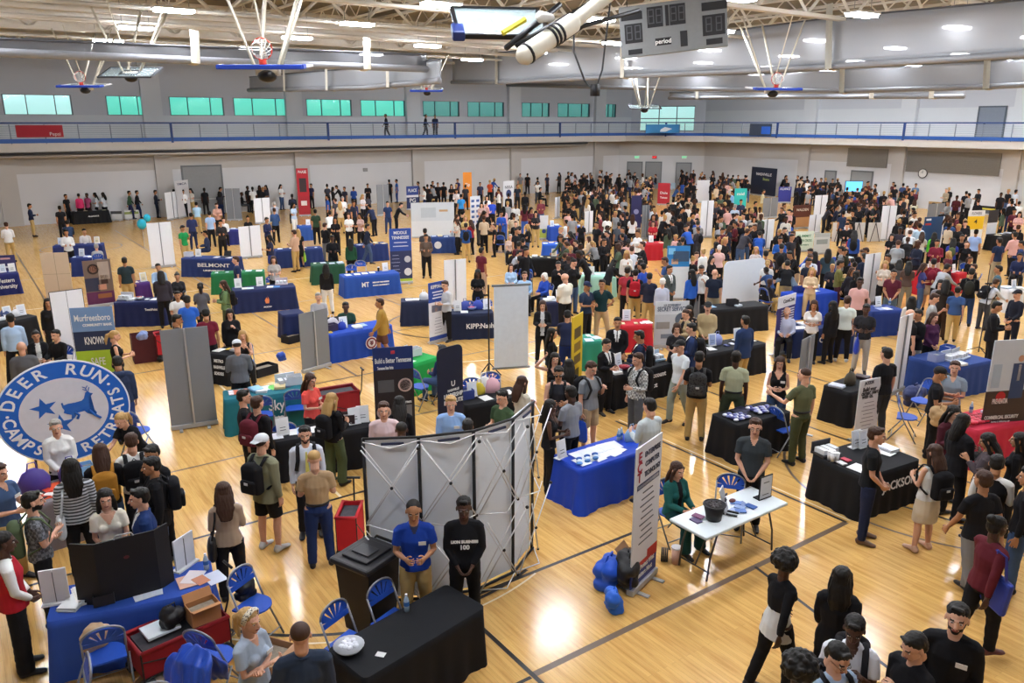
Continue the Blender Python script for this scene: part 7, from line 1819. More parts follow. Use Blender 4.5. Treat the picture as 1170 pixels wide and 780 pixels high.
def build_loose():
    C = chair
    def ch(t, x, y, f, label, z=.86):
        w = Wp(*tp(t, x, y), z); return C(w, fac(w, f), label)
    c1 = ch('Y3',130,330,'FR','blue folding chair with a fan-slotted back left of the rubbish bin'); c2 = ch('Y3',420,190,'FR','blue folding chair with a plain-looking back between the bin and the bottle')
    ch('Y1',640,402,'B','folding chair with a beige handbag on its seat at the royal blue table'); ch('Y2',590,95,'FR','blue folding chair with a black bag on it behind the cardboard box')
    ch('Y1',925,750,'B','blue folding chair cut off by the bottom edge below the wagon'); ch('Y2',330,418,'BR','blue folding chair draped with a shiny blue jacket'); ch('Y1',440,688,'L','blue folding chair cut off at the bottom left corner')
    ch('V6',430,300,'R','open blue folding chair standing alone between the white notice and the kraft bag'); ch('V6',540,205,'FL','blue folding chair under a navy bag by the security banner table')
    ch('V5',640,372,'BR','blue folding chair pulled up to the table of pouches'); ch('X5',530,172,'F','blue folding chair behind the white plastic table'); ch('V3',775,208,'F','blue folding chair behind the curved display, the one with a box'); ch('V3',895,170,'F','blue folding chair behind the curved display, farther from the navy banner')
    ch('V3',435,120,'BR','blue folding chair at the bright green table'); ch('V2',760,250,'B','blue folding chair with blue bag at the teal Sky table'); ch('V2',545,290,'B','blue folding chair behind the pair with the maroon backpack')
    ch('V1',860,385,'BR','blue folding chair at the right of the round camp sign'); ch('U3',755,262,'F','blue folding chair behind the KIPP table, the left one'); ch('U3',862,248,'F','blue folding chair behind the KIPP table, the middle one')
    ch('U2',615,100,'F','blue folding chair behind the flame emblem table'); ch('T2',835,608,'F','blue folding chair behind the MT table, the left one'); ch('T2',885,585,'F','blue folding chair behind the MT table, the right one'); ch('V2',690,455,'B','blue folding chair loaded with gifts before the framed notice'); ch('T1',905,700,'R','blue folding chair beside the purple table')
    # white plastic table
    a, X, Y, w = frame_of((807,615), (900.6,574)); M = basis(Vector((a.x, a.y, 0)), X, Y, Vector((0,0,1))); r = empty('folding_table'); r.matrix_world = M; tag(r, 'bare white plastic folding table with a bucket and framed notice', 'table')
    TABLES['T_white'] = dict(M=M, w=w, d=.66, z=.75, label='', land='the white plastic table'); LAND.append(('the white plastic table', a+X*w/2))
    mb = MB(); mb.box((w/2, .33, .73), (w, .66, .045), bev=.015); mb.build('tabletop', mat('#dfe7ea', .4, var=.02), r)
    for sx in (.12, .88):
        for sy in (.08, .58): mb = MB(); mb.tube([(w*sx+(.12 if sx < .5 else -.12), sy, .70), (w*sx, sy, .35), (w*sx-(.04 if sx < .5 else -.04), sy, .01)], .014, 8); mb.build('leg', mat('#4c4744', .4, metal=.4), r, True)
    mb = MB()
    for sx in (.12, .88): mb = MB(); mb.tube([(w*sx, .08, .12), (w*sx, .58, .12)], .011); mb.tube([(w*sx, .33, .12), (w*(.3 if sx < .5 else .7), .33, .69)], .011); mb.build('brace', mat('#4c4744', .4, metal=.4), r, True)
    T_ = TABLES['T_white']
    def place(mb_parts, key, u, v, name, label, cat, turn=0):
        t = TABLES[key]; r = empty(name); r.matrix_world = t['M'] @ Matrix.Translation((u*t['w'], v*t['d'], t['z']+.004)) @ Matrix.Rotation(turn, 4, 'Z'); tag(r, label, cat)
        for nm, mb, m, sm in mb_parts: mb.build(nm, m, r, sm)
        return r
    a_ = MB(); a_.loft([(0,0,0),(0,0,.06),(0,0,.22)], [.105,.112,.15], n=20, cap=False); b_ = MB(); b_.tube([(.15*math.cos(t),.15*math.sin(t),.22) for t in [2*PI*i/20 for i in range(21)]], .01); c_ = MB(); [c_.ell((.1*math.cos(i*2.4)*math.sqrt(i/14), .1*math.sin(i*2.4)*math.sqrt(i/14), .21), (.032,.03,.03), 8) for i in range(14)]
    place([('pail', a_, mat('#1c1c20', .4), True), ('rim', b_, mat('#1c1c20', .4), True), ('dark_balls', c_, mat('#3b3536', .4), True)], 'T_white', .28, .45, 'bucket', 'black bucket full of dark balls on the white plastic table', 'bucket')
    a_ = MB(); a_.prism([(-.11,0,.02),(.11,0,.02),(.11,.10,.36),(-.11,.10,.36)], (0,.012,0)); b_ = MB(); b_.box((-.05,.02,.012),(.03,.34,.02)); b_.box((.05,.02,.012),(.03,.34,.02)); c_ = MB(); [c_.box((.05*math.cos(i*2.1), .03+.0*i, .08+.03*i), (.05,.012,.02)) for i in range(8)]
    place([('clear_board', a_, mat('#c9ccd2', .3), False), ('stand_foot', b_, mat('K', .4), False), ('pattern_print', c_, mat('#3b3c42'), False)], 'T_white', .44, .45, 'tabletop_easel', 'small patterned board on black feet beside the black bucket', 'easel', .5)
    def frame_sign(key, u, v, label, W=.26, Hh=.36, turn=0):
        a_ = MB(); a_.box((0,0,Hh/2),(W,.015,Hh)); b_ = MB(); b_.box((0,-.01,Hh/2),(W-.03,.006,Hh-.03)); c_ = MB(); c_.box((0,-.014,Hh*.72),(W*.45,.003,.012)); c_.box((0,-.014,Hh*.2),(W*.5,.003,.01)); d_ = MB(); d_.box((0,.04,.01),(W,.12,.015))
        place([('frame', a_, mat('K'), False), ('white_sheet', b_, mat('#e8ebee'), False), ('printed_lines', c_, mat('#55585e'), False), ('foot', d_, mat('K'), False)], key, u, v, 'framed_notice', label, 'notice', turn)
    frame_sign('T_white', .9, .42, 'black framed white notice standing at the right end of the white plastic table', .26, .36, -.05)
    on('T_white', ('cards',.60,.45,'#8fa6cf',.4), ('cards',.66,.5,'#7f93bf',-.3), ('cards',.52,.4,'#a9bbdd',.2), ('cards',.55,.33,'#5f7fc0',.9), ('cards',.68,.33,'#3f62a8',.1), ('cards',.63,.62,'#6f8fcf',.6), ('pouch',.62,.7,'#6b3a3a'), ('cards',.2,.68,'#7c3f6a'), ('cards',.14,.6,'#51406a'), ('pouch',.5,.75,'#2c2c33'))
    # things on the cloths
    on('T_black', ('bottle',.60,.88,'#b9cfe0'), ('flyer',.2,.28,'#d8d8d6',.5,.35))
    a_ = MB(); a_.loft([(0,0,0),(0,0,.03),(0,0,.07)], [.09,.13,.16], n=20, cap=False); b_ = MB(); [b_.ell((.09*math.cos(i*2.4)*math.sqrt(i/12), .09*math.sin(i*2.4)*math.sqrt(i/12), .075), (.035,.03,.02), 8) for i in range(12)]
    place([('dish', a_, mat('#cfd3da', .3), True), ('wrapped_mints', b_, mat('#e9ecf4', .4), True)], 'T_black', .09, .72, 'mint_dish', 'white dish of wrapped mints on the empty black table', 'dish')
    on('T_blue', ('booklets',.22,.55,'#e7e6dc',.3,1.3), ('booklets',.14,.35,'#dcdedd',-.4), ('box',.33,.25,'#232327',.1,.7), ('bottle',.37,.55), ('bottle',.52,.7), ('cards',.44,.45,'#1b1b1f',0,.9), ('flyer',.56,.3,'#dfe3ea',.25), ('flyer',.62,.34,'#d5dcea',.1), ('flyer',.84,.4,'#c9a08a',.2), ('flyer',.88,.5,'#d8cfd0',-.4), ('bottle',.97,.68), ('flyer',1.02,.35,'#c9cfe0',.4), ('flyer',.93,.35,'#b8785a',.5,.7))
    on('T_gift', *[('flyer',.12+.1*i,.3+.08*(i % 2),'#eef1f6',.05*i) for i in range(6)], *[('flyer',.2+.12*i,.62,'#e6ebf3',-.04*i) for i in range(5)], ('sign',.03,.72,'#f0f2f6',.2), *[('pouch',.06+.035*i,.22+.1*(i % 3),('#4f86c9','#cfe0f2','#2d5fb0')[i % 3]) for i in range(9)], ('bag',.92,.6,'#8fb4df',0,.8), ('bottle',.8,.75), ('bottle',.85,.78))
    on('T_jack', ('flyer',.15,.2,'#ececec',.1,1.3), ('cards',.08,.5,'#dadada'), ('cards',.2,.55,'#c0304a'), ('cup',.03,.62,'#ececee'), ('cup',.08,.6,'#ececee'), ('cup',.05,.7,'#ececee'), ('cup',.1,.7,'#ececee'), ('tray',.15,.88,'#2c2c32'), ('sign',.62,.8,'#dfe3ea'), ('sign',.7,.75,'#dfe3ea'), ('flyer',.8,.45,'#f0f0f0'), ('booklets',.9,.5,'#dcdfe6'), ('cards',.5,.35,'#2f3a6b'))
    on('T_law', *[('pouch',.10+.035*(i % 7),.25+.14*(i//7),('#e3e3ec','#3b3b7a','#7d84b8')[i % 3]) for i in range(24)], *[('pouch',.56+.04*(i % 8),.3+.15*(i//8),('#e6e6ee','#34357a','#9aa0cf')[i % 3]) for i in range(26)], ('flyer',.38,.7,'#2f3048'), ('flyer',.5,.8,'#3a3c58'))
    on('T_red', *[('pouch',.12+.045*(i % 9),.3+.12*(i//9),('#c2283c','#d8455a','#a11b2e')[i % 3],0,1.2) for i in range(40)], ('booklets',.72,.62,'#dfe3ea'), ('bottle',.52,.9,'#e2b9bd'))
    on('T_blk2', ('bag',.45,.5,'#4a4436',0,.95), ('booklets',.1,.6,'#c5cbd9'), ('booklets',1.0,.6,'#3a2c2e'), ('cards',1.1,.5,'#a1303c'))
    on('T_deer', *[('cards',.06+.05*(i % 5),.3+.2*(i//5),('#d9482c','#e8e2d8','#2a2d33')[i % 3],random.random()) for i in range(12)], ('flyer',.42,.2,'#e8e5e6'), ('flyer',.5,.25,'#dfe0e8'), ('flyer',.58,.2,'#ececec'), ('bag',.12,.72,'#4a3c8a',0,1.2), ('bag',.72,.8,'#3d3c90',0,1.0), ('flyer',.8,.4,'#dfe0e6'), ('box',.9,.8,'#7fb2dd'))
    on('T_sky', *[('cards',.1+.06*(i % 4),.5+.18*(i//4),('#d7d0d4','#c96d52')[i % 2]) for i in range(8)], ('booklets',.4,.6,'#8fc4e4',.3), ('booklets',.47,.45,'#d9dde0'), ('flyer',.52,.7,'#cfe0ea'), ('flyer',.62,.68,'#6fd05a',.5), ('booklets',.7,.6,'#c9b98a'), ('flyer',.78,.7,'#3c4a6b'), ('box',.9,.8,'#d5dadf'), ('tray',.8,.85,'#c9d4da'))
    on('T_mid', ('sign',.1,.4), ('flyer',.22,.5), ('booklets',.3,.4,'#8fa6cf'), ('flyer',.42,.5), ('booklets',.52,.5,'#2b4fa8'), ('sign',.83,.4,'#eef1f4'), ('sign',.92,.45,'#eef1f4'), ('box',.75,.6,'#3a2c2e'), ('flyer',.62,.45), ('flyer',.03,.4,'#d6d9e0'), ('bottle',.98,.7))
    on('T_gov', ('sign',.25,.6,'#eaf0f8'), ('box',.12,.6,'#3a4a8c'), ('bag',.4,.8,'#e0c742',0,.8), ('bag',.62,.8,'#e6b3bd',0,1.0), ('bag',.5,.9,'#e9e6e6',0,1.1), ('flyer',.4,.3), ('flyer',.8,.5))
    on('T_green3', ('sign',.2,.5,'#3b6b45'), ('box',.6,.6,'#e1e4e6'), ('flyer',.1,.3))
    on('T_acc', ('flyer',.1,.5), ('booklets',.2,.5,'#e8ebf0'), ('sign',.24,.75,'#c9cedb'), ('sign',.34,.7,'#d9dee8'), ('bowl',.3,.35,'#b03a52'), ('booklets',.12,.25,'#ffffff'), ('sign',.82,.5,'#c6dbe8'), ('tray',.9,.55,'#a9bfd8'), ('cards',.5,.5,'#3a4a8c'))
    on('T_uhaul', ('laptop',.12,.5), ('flyer',.25,.4), ('bag',.45,.7,'#8f9ad0',0,.9), ('sign',.35,.6,'#9fb0d8'), ('cards',.5,.4,'#34407a'), ('cards',.6,.45,'#d8dbe6'), ('flyer',.9,.5), ('sign',.78,.7,'#cfe0f0'))
    on('T_core', ('flyer',.12,.3), ('flyer',.2,.3), ('box',.55,.6,'#3a4a9c'), ('cards',.65,.5,'#8fa0cf'), ('booklets',.3,.6,'#e4e6ee'))
    on('T_roy5', ('box',.3,.6,'#1d2f7a'), ('flyer',.55,.5,'#eef0f4'), ('flyer',.65,.55,'#eef0f4'), ('cup',.8,.7,'#cfd6e6'))
    on('T_scr', ('flyer',.1,.6,'#9cc0dc'), ('booklets',.5,.4,'#cfd5dd'), ('box',.45,.5,'#232428'))
    on('T_nav7', ('sign',.55,.7,'#e6eaf0'), ('bag',.15,.8,'#b98f80',0,1.1), ('flyer',.4,.3,'#8fa0c9'), ('flyer',.6,.3,'#e6e9f0'), ('cards',.75,.5,'#5d6db0'), ('bottle',.95,.8))
    on('T_navy6', ('box',.15,.5,'#8f9bc4'), ('tray',.4,.4,'#b9c4d8'), ('tray',.65,.4,'#c3ccdc'), ('booklets',.3,.12,'#e2e4ea'), ('box',.7,.75,'#3a5cb0'))
    on('T_pcc', ('sign',.1,.7), ('sign',.45,.7), ('flyer',.2,.4), ('flyer',.28,.35,'#cfe0ea'), ('flyer',.6,.4,'#e4e6ea'), ('tray',.8,.8,'#cfc0c6'), ('flyer',.7,.3,'#2f6fb0'))
    on('T_mt', ('flyer',.12,.5), ('flyer',.28,.5), ('flyer',.42,.55), ('flyer',.56,.6), ('sign',.82,.7), ('cup',.7,.8,'#1c1c20'))
    on('T_logo', ('box',.12,.55,'#3b3550'), ('bag',.2,.85,'#c9c5cc',0,1), ('sign',.33,.6,'#e6eef4'), ('cards',.06,.3,'#e5c84a'), ('booklets',.5,.4,'#eef2f2'), ('bag',.28,.5,'#2440a8',0,.7), ('flyer',.62,.6,'#8fb0e8'), ('laptop',.25,.95))
    on('T_kipp', ('sign',.22,.5,'#eef0f2'), ('flyer',.36,.35), ('bag',.4,.75,'#3a4a9c',0,.9), ('bag',.7,.8,'#3a4fb0',0,.9), ('bowl',.55,.6,'#8fa0d8'), ('sign',.9,.6,'#dfe4ee'))
    on('T_nav3', ('flyer',.3,.5), ('flyer',.55,.5), ('bag',.85,.5,'#e6e7ea',0,.8)); on('T_bel', ('sign',.25,.5), ('box',.05,.6,'#d9dce4'), ('flyer',.6,.5), ('laptop',.75,.6), ('flyer',.85,.4))
    on('T_met', ('flyer',.2,.4), ('cards',.5,.6,'#e0c04a'), ('cards',.7,.6,'#3a5cb0'), ('booklets',.9,.6,'#c9ccd4')); on('T_touch', ('tray',.15,.6,'#cfd2d8'), ('booklets',.3,.5,'#e2e4e8'), ('bowl',.45,.5,'#d0d4da'), ('cards',.6,.5,'#dfe2e8'), ('flyer',.75,.5))
    on('T_lft', ('tray',.15,.5,'#d8dade'), ('booklets',.4,.5,'#d8dade'), ('sign',.85,.5,'#dfe3ea'), ('cup',.3,.7,'#e6e7ea'), ('bag',.6,.8,'#3a4a78',0,.8), ('bag',.75,.6,'#dfe0e2',0,.7), ('sign',.62,.7,'#cfd5e2'))
    for k, n in dict(T_mts=4, T_back=4, T_arm=4, T_nv1=4, T_pur=2, T_nv2=4, T_nv3=4, T_grn2=5, T_grn3=4, T_nv4=2, T_nv5=3, T_rd4=3, T_rd5=3, T_rd6=2, T_ry6=2, T_bk3=5, T_bl3=3, T_cir=4, T_bl4=2, T_bl5=2, T_nvu4=8, T_mint=5, T_grnu=4, T_redu=5, T_wh5=3, T_bk7=4, T_sv=3).items(): litter(k, n)
    t = TABLES['T_cir']; mb = MB(); mb.prism([(.17*math.cos(a), 0, .17*math.sin(a)) for a in [2*PI*i/24 for i in range(24)]], (0, -.01, 0)); o = mb.build('round_emblem', mat('#dfe4ea'), t['obj']); o.matrix_local = Matrix.Translation((.28*t['w'], -.09, .4))
    # rubbish bin
    p = Wp(*tp('Y3',325,425), 0); p = Wp(424, 716, 0); r = empty('rubbish_bin', (p.x, p.y, 0), fac(p, 'FL')); tag(r, 'large black wheeled rubbish bin beside the curved display', 'bin')
    mb = MB(); mb.loft([(0,0,.04),(0,0,.5),(0,0,.95)], [(.30,.30),(.35,.35),(.38,.38)], n=4, cap=False); me = mb.mesh('bin_body'); me.transform(Matrix.Rotation(PI/4, 4, 'Z')); obj('bin_body', me, mat('#1b1a1c', .5), r)
    mb = MB(); mb.box((0,0,.99),(.62,.66,.08),bev=.03); mb.box((0,-.0,1.045),(.4,.44,.03),bev=.01); mb.build('lid', mat('#202024', .45), r); mb = MB(); mb.box((0,-.02,1.07),(.26,.2,.02),bev=.006); mb.build('lid_flap', mat('#2a2b30', .4), r); mb = MB(); mb.tube([(-.24,.36,.95),(-.24,.42,.98),(.24,.42,.98),(.24,.36,.95)], .018); mb.build('handle', mat('K'), r)
    for s in (-1, 1): mb = MB(); mb.loft([(s*.24,.26,.09),(s*.3,.26,.09)], [.09,.09], n=16, cap=False, side=(0,1,0)); mb.build('wheel', mat('K', .6), r, True)
    # wagons
    p = Wp(*tp('Y2',30,640)); p = Wp(208, 757, 0); wagon(p, fac(p,'F')+.32, 'red folding wagon full of boxes and a black bag beside the royal blue table', L=.98, W_=.5, H=.3)
    soft_bag(Wp(*tp('Y2',95,370), .6), '#17171b', 'crumpled black bag on top of the red wagon', .75, .4, 'bag', .51); c_ = Wp(*tp('Y2',290,330), .6); crate(c_, fac(c_,'F')+.3, (.32,.22,.2), '#b07c50', 'open brown cardboard box standing on the red wagon', z=.52)
    t_ = Wp(*tp('Y2',15,420), .55); mb = MB(); mb.box((0,0,0),(.36,.28,.03)); q = mb.build('plastic_lid', mat('#dfe6ea', .4)); q.location = (t_.x, t_.y, .53); q.rotation_euler[2] = fac(t_,'F')+.3; tag(q, 'pale flat lid lying on the red wagon beside the black bag', 'lid')
    p = Wp(383, 478, 0); wagon(p, fac(p,'F')+.25, 'dark red folding wagon right of the woman in the coral shirt', '#8d1a26', .95, .5, .42); p = Wp(402, 632, 0); wagon(p, fac(p,'F')+1.35, 'red folded wagon standing beside the left end of the curved display', '#c0202a', .5, .28, .5)
    p = Wp(171, 411, 0); r = crate(p, fac(p,'F')+.1, (.75,.45,.72), '#4a1c22', 'dark red trunk with rivets behind the large grey banner back', 'trunk', lid=False); p = Wp(192, 410, 0); wagon(p, fac(p,'F')+.1, 'bright red wagon beside the riveted trunk', '#b3202c', .5, .4, .5)
    soft_bag(Wp(163,385,.8), '#7f93c9', 'pale blue bag on the riveted trunk', .6, 0, 'bag', .74)
    # bags on the floor etc
    soft_bag(Wp(694, 668, 0), '#1f55c8', 'shiny blue carrier bag on the floor left of the technology banner', 1.25, .4); soft_bag(Wp(700, 676, 0)+Vector((-.25,-.3,0)), '#2a66d0', 'crumpled lower blue bag on the floor by the technology banner', .8, 1.2); soft_bag(Wp(716, 672, 0), '#1a1a1e', 'black backpack lying on the blue bags by the technology banner', 1.15, .9, 'backpack', .12)
    crate(Wp(722, 655, 0), .4, (.3,.25,.3), '#8d6a4c', 'brown cardboard box behind the bags at the technology banner')
    r = soft_bag(Wp(109, 738, .48), '#b89a78', 'beige handbag on the folding chair by the royal blue table', .75, .2, 'handbag', .47); soft_bag(Wp(*tp('Y2',560,215), .5), '#15151a', 'black bag lying on the folding chair behind the cardboard box', .75, .3, 'bag', .47)
    crate(Wp(190, 782, 0), .7, (.5,.4,.18), '#a07a55', 'low brown cardboard tray on the floor below the red wagon', lid=False); crate(Wp(310, 766, 0), .6, (.45,.35,.25), '#b58b68', 'brown cardboard box with raised flaps right of the ponytailed woman')
    mb = MB(); mb.loft([(0,-.10,.48),(0,-.03,.72),(0,.10,.93),(0,.20,.84),(0,.27,.60),(0,.30,.34)], [(.20,.035),(.25,.05),(.20,.045),(.26,.05),(.27,.045),(.24,.03)], n=20); mb.loft([(.2,.16,.85),(.31,.2,.62),(.3,.22,.4)], [.06,.06,.05]); me = remesh(mb, .014, 2); ripple(me, lambda c: noise.noise(Vector((c.x*16, c.y*5, c.z*4))), .04); p = Wp(*tp('Y2',300,600), .8); o = obj('jacket', me, mat('#2a4fb5', .3, var=.15)); o.location = (p.x, p.y, 0); o.rotation_euler[2] = fac(p, 'BR'); tag(o, 'shiny blue jacket hanging over a folding chair beside the red wagon', 'jacket')
    soft_bag(Wp(1042, 462, 0), '#24305f', 'navy bag piled on the chairs below the security banner table', 1.3, .2); soft_bag(Wp(1068, 505, .4), '#b9986c', 'crumpled kraft paper bag held by the person in maroon', 1.0, .4, 'paper_bag', .75)
    soft_bag(Wp(287, 431, 0)+Vector((.9,.3,0)), '#2a4fae', 'royal blue cushion-like case on a black box behind the seated blond woman', .6, .2, 'bag', .2); crate(Wp(301, 427, 0), .3, (.6,.4,.22), '#1d1d22', 'black case on the floor behind the seated blond woman', 'case', lid=False)
    crate(Wp(335, 390, 0), .3, (.55,.35,.22), '#1d1d22', 'black case on the floor beside the grey banner of the seal table', 'case', lid=False); mb = MB()
    a = Wp(334, 356, .75); table('T_navsm', (323,360), (348,357), '#1b2650', 'short navy cloth half hidden by the grey banner of the seal table', depth=.6)
    # cup, cable and shoes by the technology banner
    item('cup', Matrix.Translation(Wp(772, 643, 0)) @ Matrix.Diagonal((1.7,1.7,1.7,1)), '#e0b9a8', 'floor'); p = Wp(762, 640, 0); mb = MB(); [mb.tube([(.09*math.cos(t), k*.025, .09+.09*math.sin(t)) for t in [2*PI*i/16 for i in range(17)]], .012) for k in range(4)]; o = mb.build('cable_coil', mat('#2b2b2e', .5), smooth=True); o.location = (p.x, p.y, .0); o.rotation_euler[2] = fac(p,'R'); tag(o, 'black and white coil on the floor behind the technology banner', 'cable')
    # tote of the person in maroon, papers on the floor by the left aisle
    q = [p for p in PEOPLE if p[4] == '#5a1c26']
    if q:
        o = q[0][0]; y = o.rotation_euler[2]; mb = MB(); mb.box((0,0,0),(.40,.08,.44),bev=.04); b = mb.build('tote_bag', mat('#2a3f9c', .5)); vv = Wp(1139, 664, .95); b.location = vv-Vector((vv.x, vv.y, 0)).normalized()*.22; b.rotation_euler = (0,.12,fac(vv,'FL')); mb = MB(); mb.tube([(-.1,0,.2),(-.06,-.05,.5),(.02,-.16,.58)], .014); mb.tube([(.1,0,.2),(.06,-.05,.5),(.02,-.16,.58)], .014); mb.build('strap', mat('#3b3f9a'), b); tag(b, 'blue tote bag hanging from the shoulder of the person in the maroon top', 'bag')
    # balloons
    for x, y, s in ((162, 256, .22), (168, 249, .18)):
        p = Wp(x, y, 1.2); r = empty('balloon', p); tag(r, 'turquoise balloon by the tall white banner at the left, %s one' % ('lower' if s > .2 else 'upper'), 'balloon'); mb = MB(); mb.ell((0,0,0),(s,s,s*1.15),16); mb.build('balloon_skin', mat('#2aa7c4', .2), r, True); mb = MB(); mb.tube([(0,0,-s*1.1),(0,.02,-1.15)], .006, 4); mb.build('string', mat('W'), r)
    # tall thin pole at the right and a glowing screen far back
    p = Wp(1118, 402, 0); r = empty('microphone_stand', p); tag(r, 'tall thin black stand rising behind the boxes of the navy cloth', 'stand'); mb = MB(); mb.tube([(0,0,0),(0,0,1.9)], .015); mb.tube([(0,0,1.6),(-.12,0,1.75),(-.14,0,2.4)], .01); mb.build('pole', mat('K'), r); mb = MB(); [mb.tube([(0,0,.15),(.3*math.cos(a),.3*math.sin(a),.01)], .012) for a in (0,2.1,4.2)]; mb.build('tripod_foot', mat('K'), r)
    a, b = Wp(*tp('T5',215,130), 2.0), Wp(*tp('T5',308,130), 2.0); a, b = inside(a), inside(b); X = (b-a); w = X.length; X.normalize(); r = empty('lit_screen'); r.matrix_world = basis(Vector((*((a+b)/2).xy, 0)), X, Vector((-X.y,X.x,0)), Vector((0,0,1))); tag(r, 'bright blue lit screen near the east wall doors', 'screen'); mb = MB(); mb.box((0,0,1.7),(w,.06,.75)); mb.build('screen_frame', mat('K'), r); mb = MB(); mb.box((0,-.04,1.7),(w*.95,.02,.68)); mb.build('picture', mat('#5fb4ea', .4, em=1.2, var=.5, scale=3), r); mb = MB(); [mb.tube([(s*w*.3,0,1.35),(s*w*.3,0,.0)], .03) for s in (-1,1)]; mb.build('stand_leg', mat('K'), r)
def ordinal(i, n):
    if n == 1: return ''
    if i == 0: return 'leftmost'
    if i == n-1: return 'rightmost'
    W = ['', 'second', 'third', 'fourth', 'fifth', 'sixth', 'seventh', 'eighth', 'ninth', 'tenth', 'eleventh', 'twelfth', 'thirteenth', 'fourteenth', 'fifteenth', 'sixteenth', 'seventeenth', 'eighteenth', 'nineteenth', 'twentieth']
    return (W[i] if i < len(W) else 'number %d' % (i+1))+' from left'
def near(pos, skip=None):
    best = min(LAND, key=lambda l: (l[1]-pos).xy.length if True else 0); d = pos-best[1]
    v = Vector((pos.x, pos.y)).normalized(); along = d.x*v.x+d.y*v.y; side = d.x*v.y-d.y*v.x
    rel = ('behind' if along > 0 else 'in front of') if abs(along) > abs(side)*.8 else ('right of' if side > 0 else 'left of')
    return rel, best[0]
def cname(h):
    h = h.split('@')[0]; 
    if h in CW: return CW[h]
    if not h.startswith('#'): return ''
    r, g, b = [int(h[i:i+2], 16) for i in (1, 3, 5)]; mx, mn = max(r, g, b), min(r, g, b); sat = (mx-mn)/max(1, mx)
    if mx < 48: return 'black'
    if sat < .16: return 'white' if mx > 205 else ('pale grey' if mx > 160 else ('grey' if mx > 95 else 'dark grey'))
    import colorsys
    hu = colorsys.rgb_to_hsv(r/255, g/255, b/255)[0]*360
    if hu < 18 or hu > 335: n = 'pink' if mx > 190 and sat < .4 else ('maroon' if mx < 130 else 'red')
    elif hu < 45: n = 'tan' if sat < .5 and mx > 120 else ('brown' if mx < 150 else 'orange')
    elif hu < 70: n = 'cream' if mx > 200 and sat < .35 else ('olive' if mx < 140 else 'yellow')
    elif hu < 165: n = 'green' if mx < 190 else 'pale green'
    elif hu < 195: n = 'teal' if mx < 150 else 'pale blue'
    elif hu < 255: n = 'navy' if mx < 100 else ('blue' if sat > .45 else ('pale blue' if mx > 160 else 'slate blue'))
    else: n = 'violet'
    return n
def uniq(objs):
    seen = {}
    for o in objs: seen.setdefault(shorten(o['label'], 12), []).append(o)
    for b, rs in seen.items():
        rs.sort(key=lambda o: Pp(o.matrix_world.translation if o.matrix_world.translation.length > .01 else o.location)[0])
        for i, o in enumerate(rs): o['label'] = shorten(o['label']) if len(rs) == 1 else '%s, %s' % (b, ordinal(i, len(rs)))
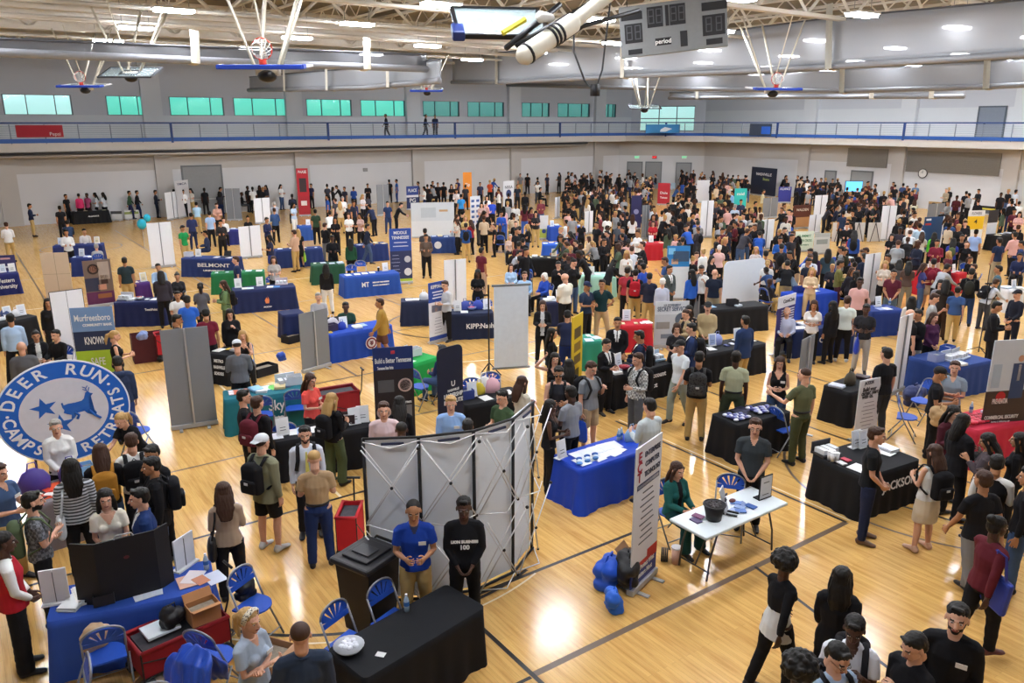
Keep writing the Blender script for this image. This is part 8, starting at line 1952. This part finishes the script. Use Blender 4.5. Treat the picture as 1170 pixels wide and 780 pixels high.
def finish_labels():
    bpy.context.view_layer.update()
    LAND[:] = [l for l in LAND if l[0].startswith('the ')]
    for r, words, pos, pose, tc, tk, has, d in PEOPLE:
        if r in TRACK: continue
        c0 = tc.split(',')[0]; w = words; q = w.split(', ')
        if c0.startswith('#') and '@' not in c0 and len(q) > 1: q[1] = cname(c0)+' '+q[1].strip()
        w = ', '.join(' '.join(x.split()) for x in q); rel, ln = near(pos); st = 'seated ' if pose in ('sit', 'sit2', 'chin') else ''
        base = '%sperson with %s, %s %s' % (st, w, rel, ln); q = w.split(', ')
        if len(base.split()) > 14 and len(q) > 2: base = '%sperson with %s, %s, %s %s' % (st, q[0], q[1], rel, ln)
        if len(base.split()) > 14: base = '%sperson in %s, %s %s' % (st, q[1] if len(q) > 1 else q[0], rel, ln)
        r['label'] = base
    uniq([p[0] for p in PEOPLE if p[0] not in TRACK])
    for i, r in enumerate(TRACK): r['label'] = ('person in black striding along the upper track, leftmost runner', 'person in black jogging on the upper track, middle of the three', 'person standing on the upper track, rightmost of the three')[i]
    for o, kind, col, ow in WORN:
        c = cname(col) if col else ''; x = ow['label'].split(', '); tail = x[-1] if len(x) > 1 else ''
        top = [s for s in x if any(k in s for k in TOPW.values())] or x[:1]
        t = top[0].replace('person with ', '').replace('person in ', '').replace('seated ', '')
        o['label'] = ' '.join(('%s %s %s person in %s, %s' % (c, kind, 'worn by' if kind in ('backpack', 'shoulder bag') else 'held by', t, tail if len(x) > 1 else '')).split()).rstrip(','); o['category'] = 'bag' if 'bag' in kind else kind.split()[-1]
        if kind == 'backpack': o['category'] = 'backpack'
    uniq([w[0] for w in WORN])
    rest = []; alike = {}
    for o, kind, col, where, g in ITEMS:
        place = where if where.startswith('the ') else ('the cloth' if where != 'floor' else 'the floor by the technology banner')
        tb = TABLES.get(where)
        if tb and not where.startswith('the '): place = 'the '+' '.join(tb['label'].split()[:7])
        lb = '%s %s %s %s' % (cname(col) if kind not in ('bottle', 'laptop', 'sign') else ('clear' if kind == 'bottle' else ''), ITW[kind], 'on' if 'table' in place or 'floor' in place or 'cloth' in place else 'at', place)
        o['category'] = ITN[kind].split('_')[-1]; o['label'] = ' '.join(lb.split())
        if kind in ('pouch', 'cards'): alike.setdefault(o['label'], []).append(o)
        else: rest.append(o)
    for b, rs in alike.items():
        if len(rs) > 4:
            for o in rs: o['label'] = shorten(b); o['group'] = shorten(b)
        else: rest += rs
    uniq(rest)
    chs = [o for o in COL.objects if o.name.startswith('folding_chair') and not o.get('label')]
    for o in chs:
        own = min(PEOPLE, key=lambda p: (p[0].location-o.location).length)[0]; x = own['label'].replace('seated ', '').split(', '); o['label'] = 'blue folding chair under '+(x[0] if len(x) == 1 else x[0]+', '+x[-1]); o['group'] = 'occupied folding chairs'
    uniq(chs)
def shorten(s, n=16):
    while len(s.split()) > n:
        q = s.split(', ')
        if len(q) > 2: q.pop(len(q)//2 if len(q) > 3 else 1); s = ', '.join(q)
        else: w = s.split(); s = ' '.join(w[:n]) if len(q) < 2 else ' '.join(q[0].split()[:n-len(q[1].split())])+', '+q[1]
    return s
def camera_light():

    cam = bpy.data.cameras.new('camera'); co = bpy.data.objects.new('camera', cam); COL.objects.link(co); co.location = (0, 0, EYE)
    cam.sensor_width = 36; cam.lens = FPX/1170*36; cam.clip_end = 300
    R = Matrix((RT, UP, -FW)).transposed(); co.rotation_euler = R.to_euler(); SC.camera = co
    w = bpy.data.worlds.new('w'); SC.world = w; w.use_nodes = True; nt = w.node_tree; bg = nt.nodes['Background']
    sky = nt.nodes.new('ShaderNodeTexSky'); sky.sky_type = 'HOSEK_WILKIE'; sky.sun_direction = (0.2, .5, .8); sky.turbidity = 5; nt.links.new(sky.outputs[0], bg.inputs['Color']); bg.inputs['Strength'].default_value = 4.0
    SC.view_settings.view_transform = 'Standard'; SC.view_settings.look = 'None'; SC.view_settings.gamma = 1; SC.view_settings.exposure = 0.0; SC.view_settings.use_curve_mapping = False
    SC.cycles.max_bounces = 5; SC.cycles.diffuse_bounces = 3; SC.cycles.glossy_bounces = 2; SC.cycles.transmission_bounces = 2; SC.cycles.transparent_max_bounces = 6; SC.cycles.caustics_reflective = False; SC.cycles.caustics_refractive = False
    SC.cycles.sample_clamp_indirect = 4.0
    SC.cycles.use_denoising = True
import time as _t
_t0 = _t.time()
build_room(); print('room', _t.time()-_t0)
build_booths(); build_banners(); print('booths', _t.time()-_t0)
build_crowd(); print('crowd', _t.time()-_t0, len(PEOPLE))
build_loose(); finish_labels(); camera_light()
bpy.data.scenes.remove(WORK)
print('total', _t.time()-_t0, len(bpy.data.objects))
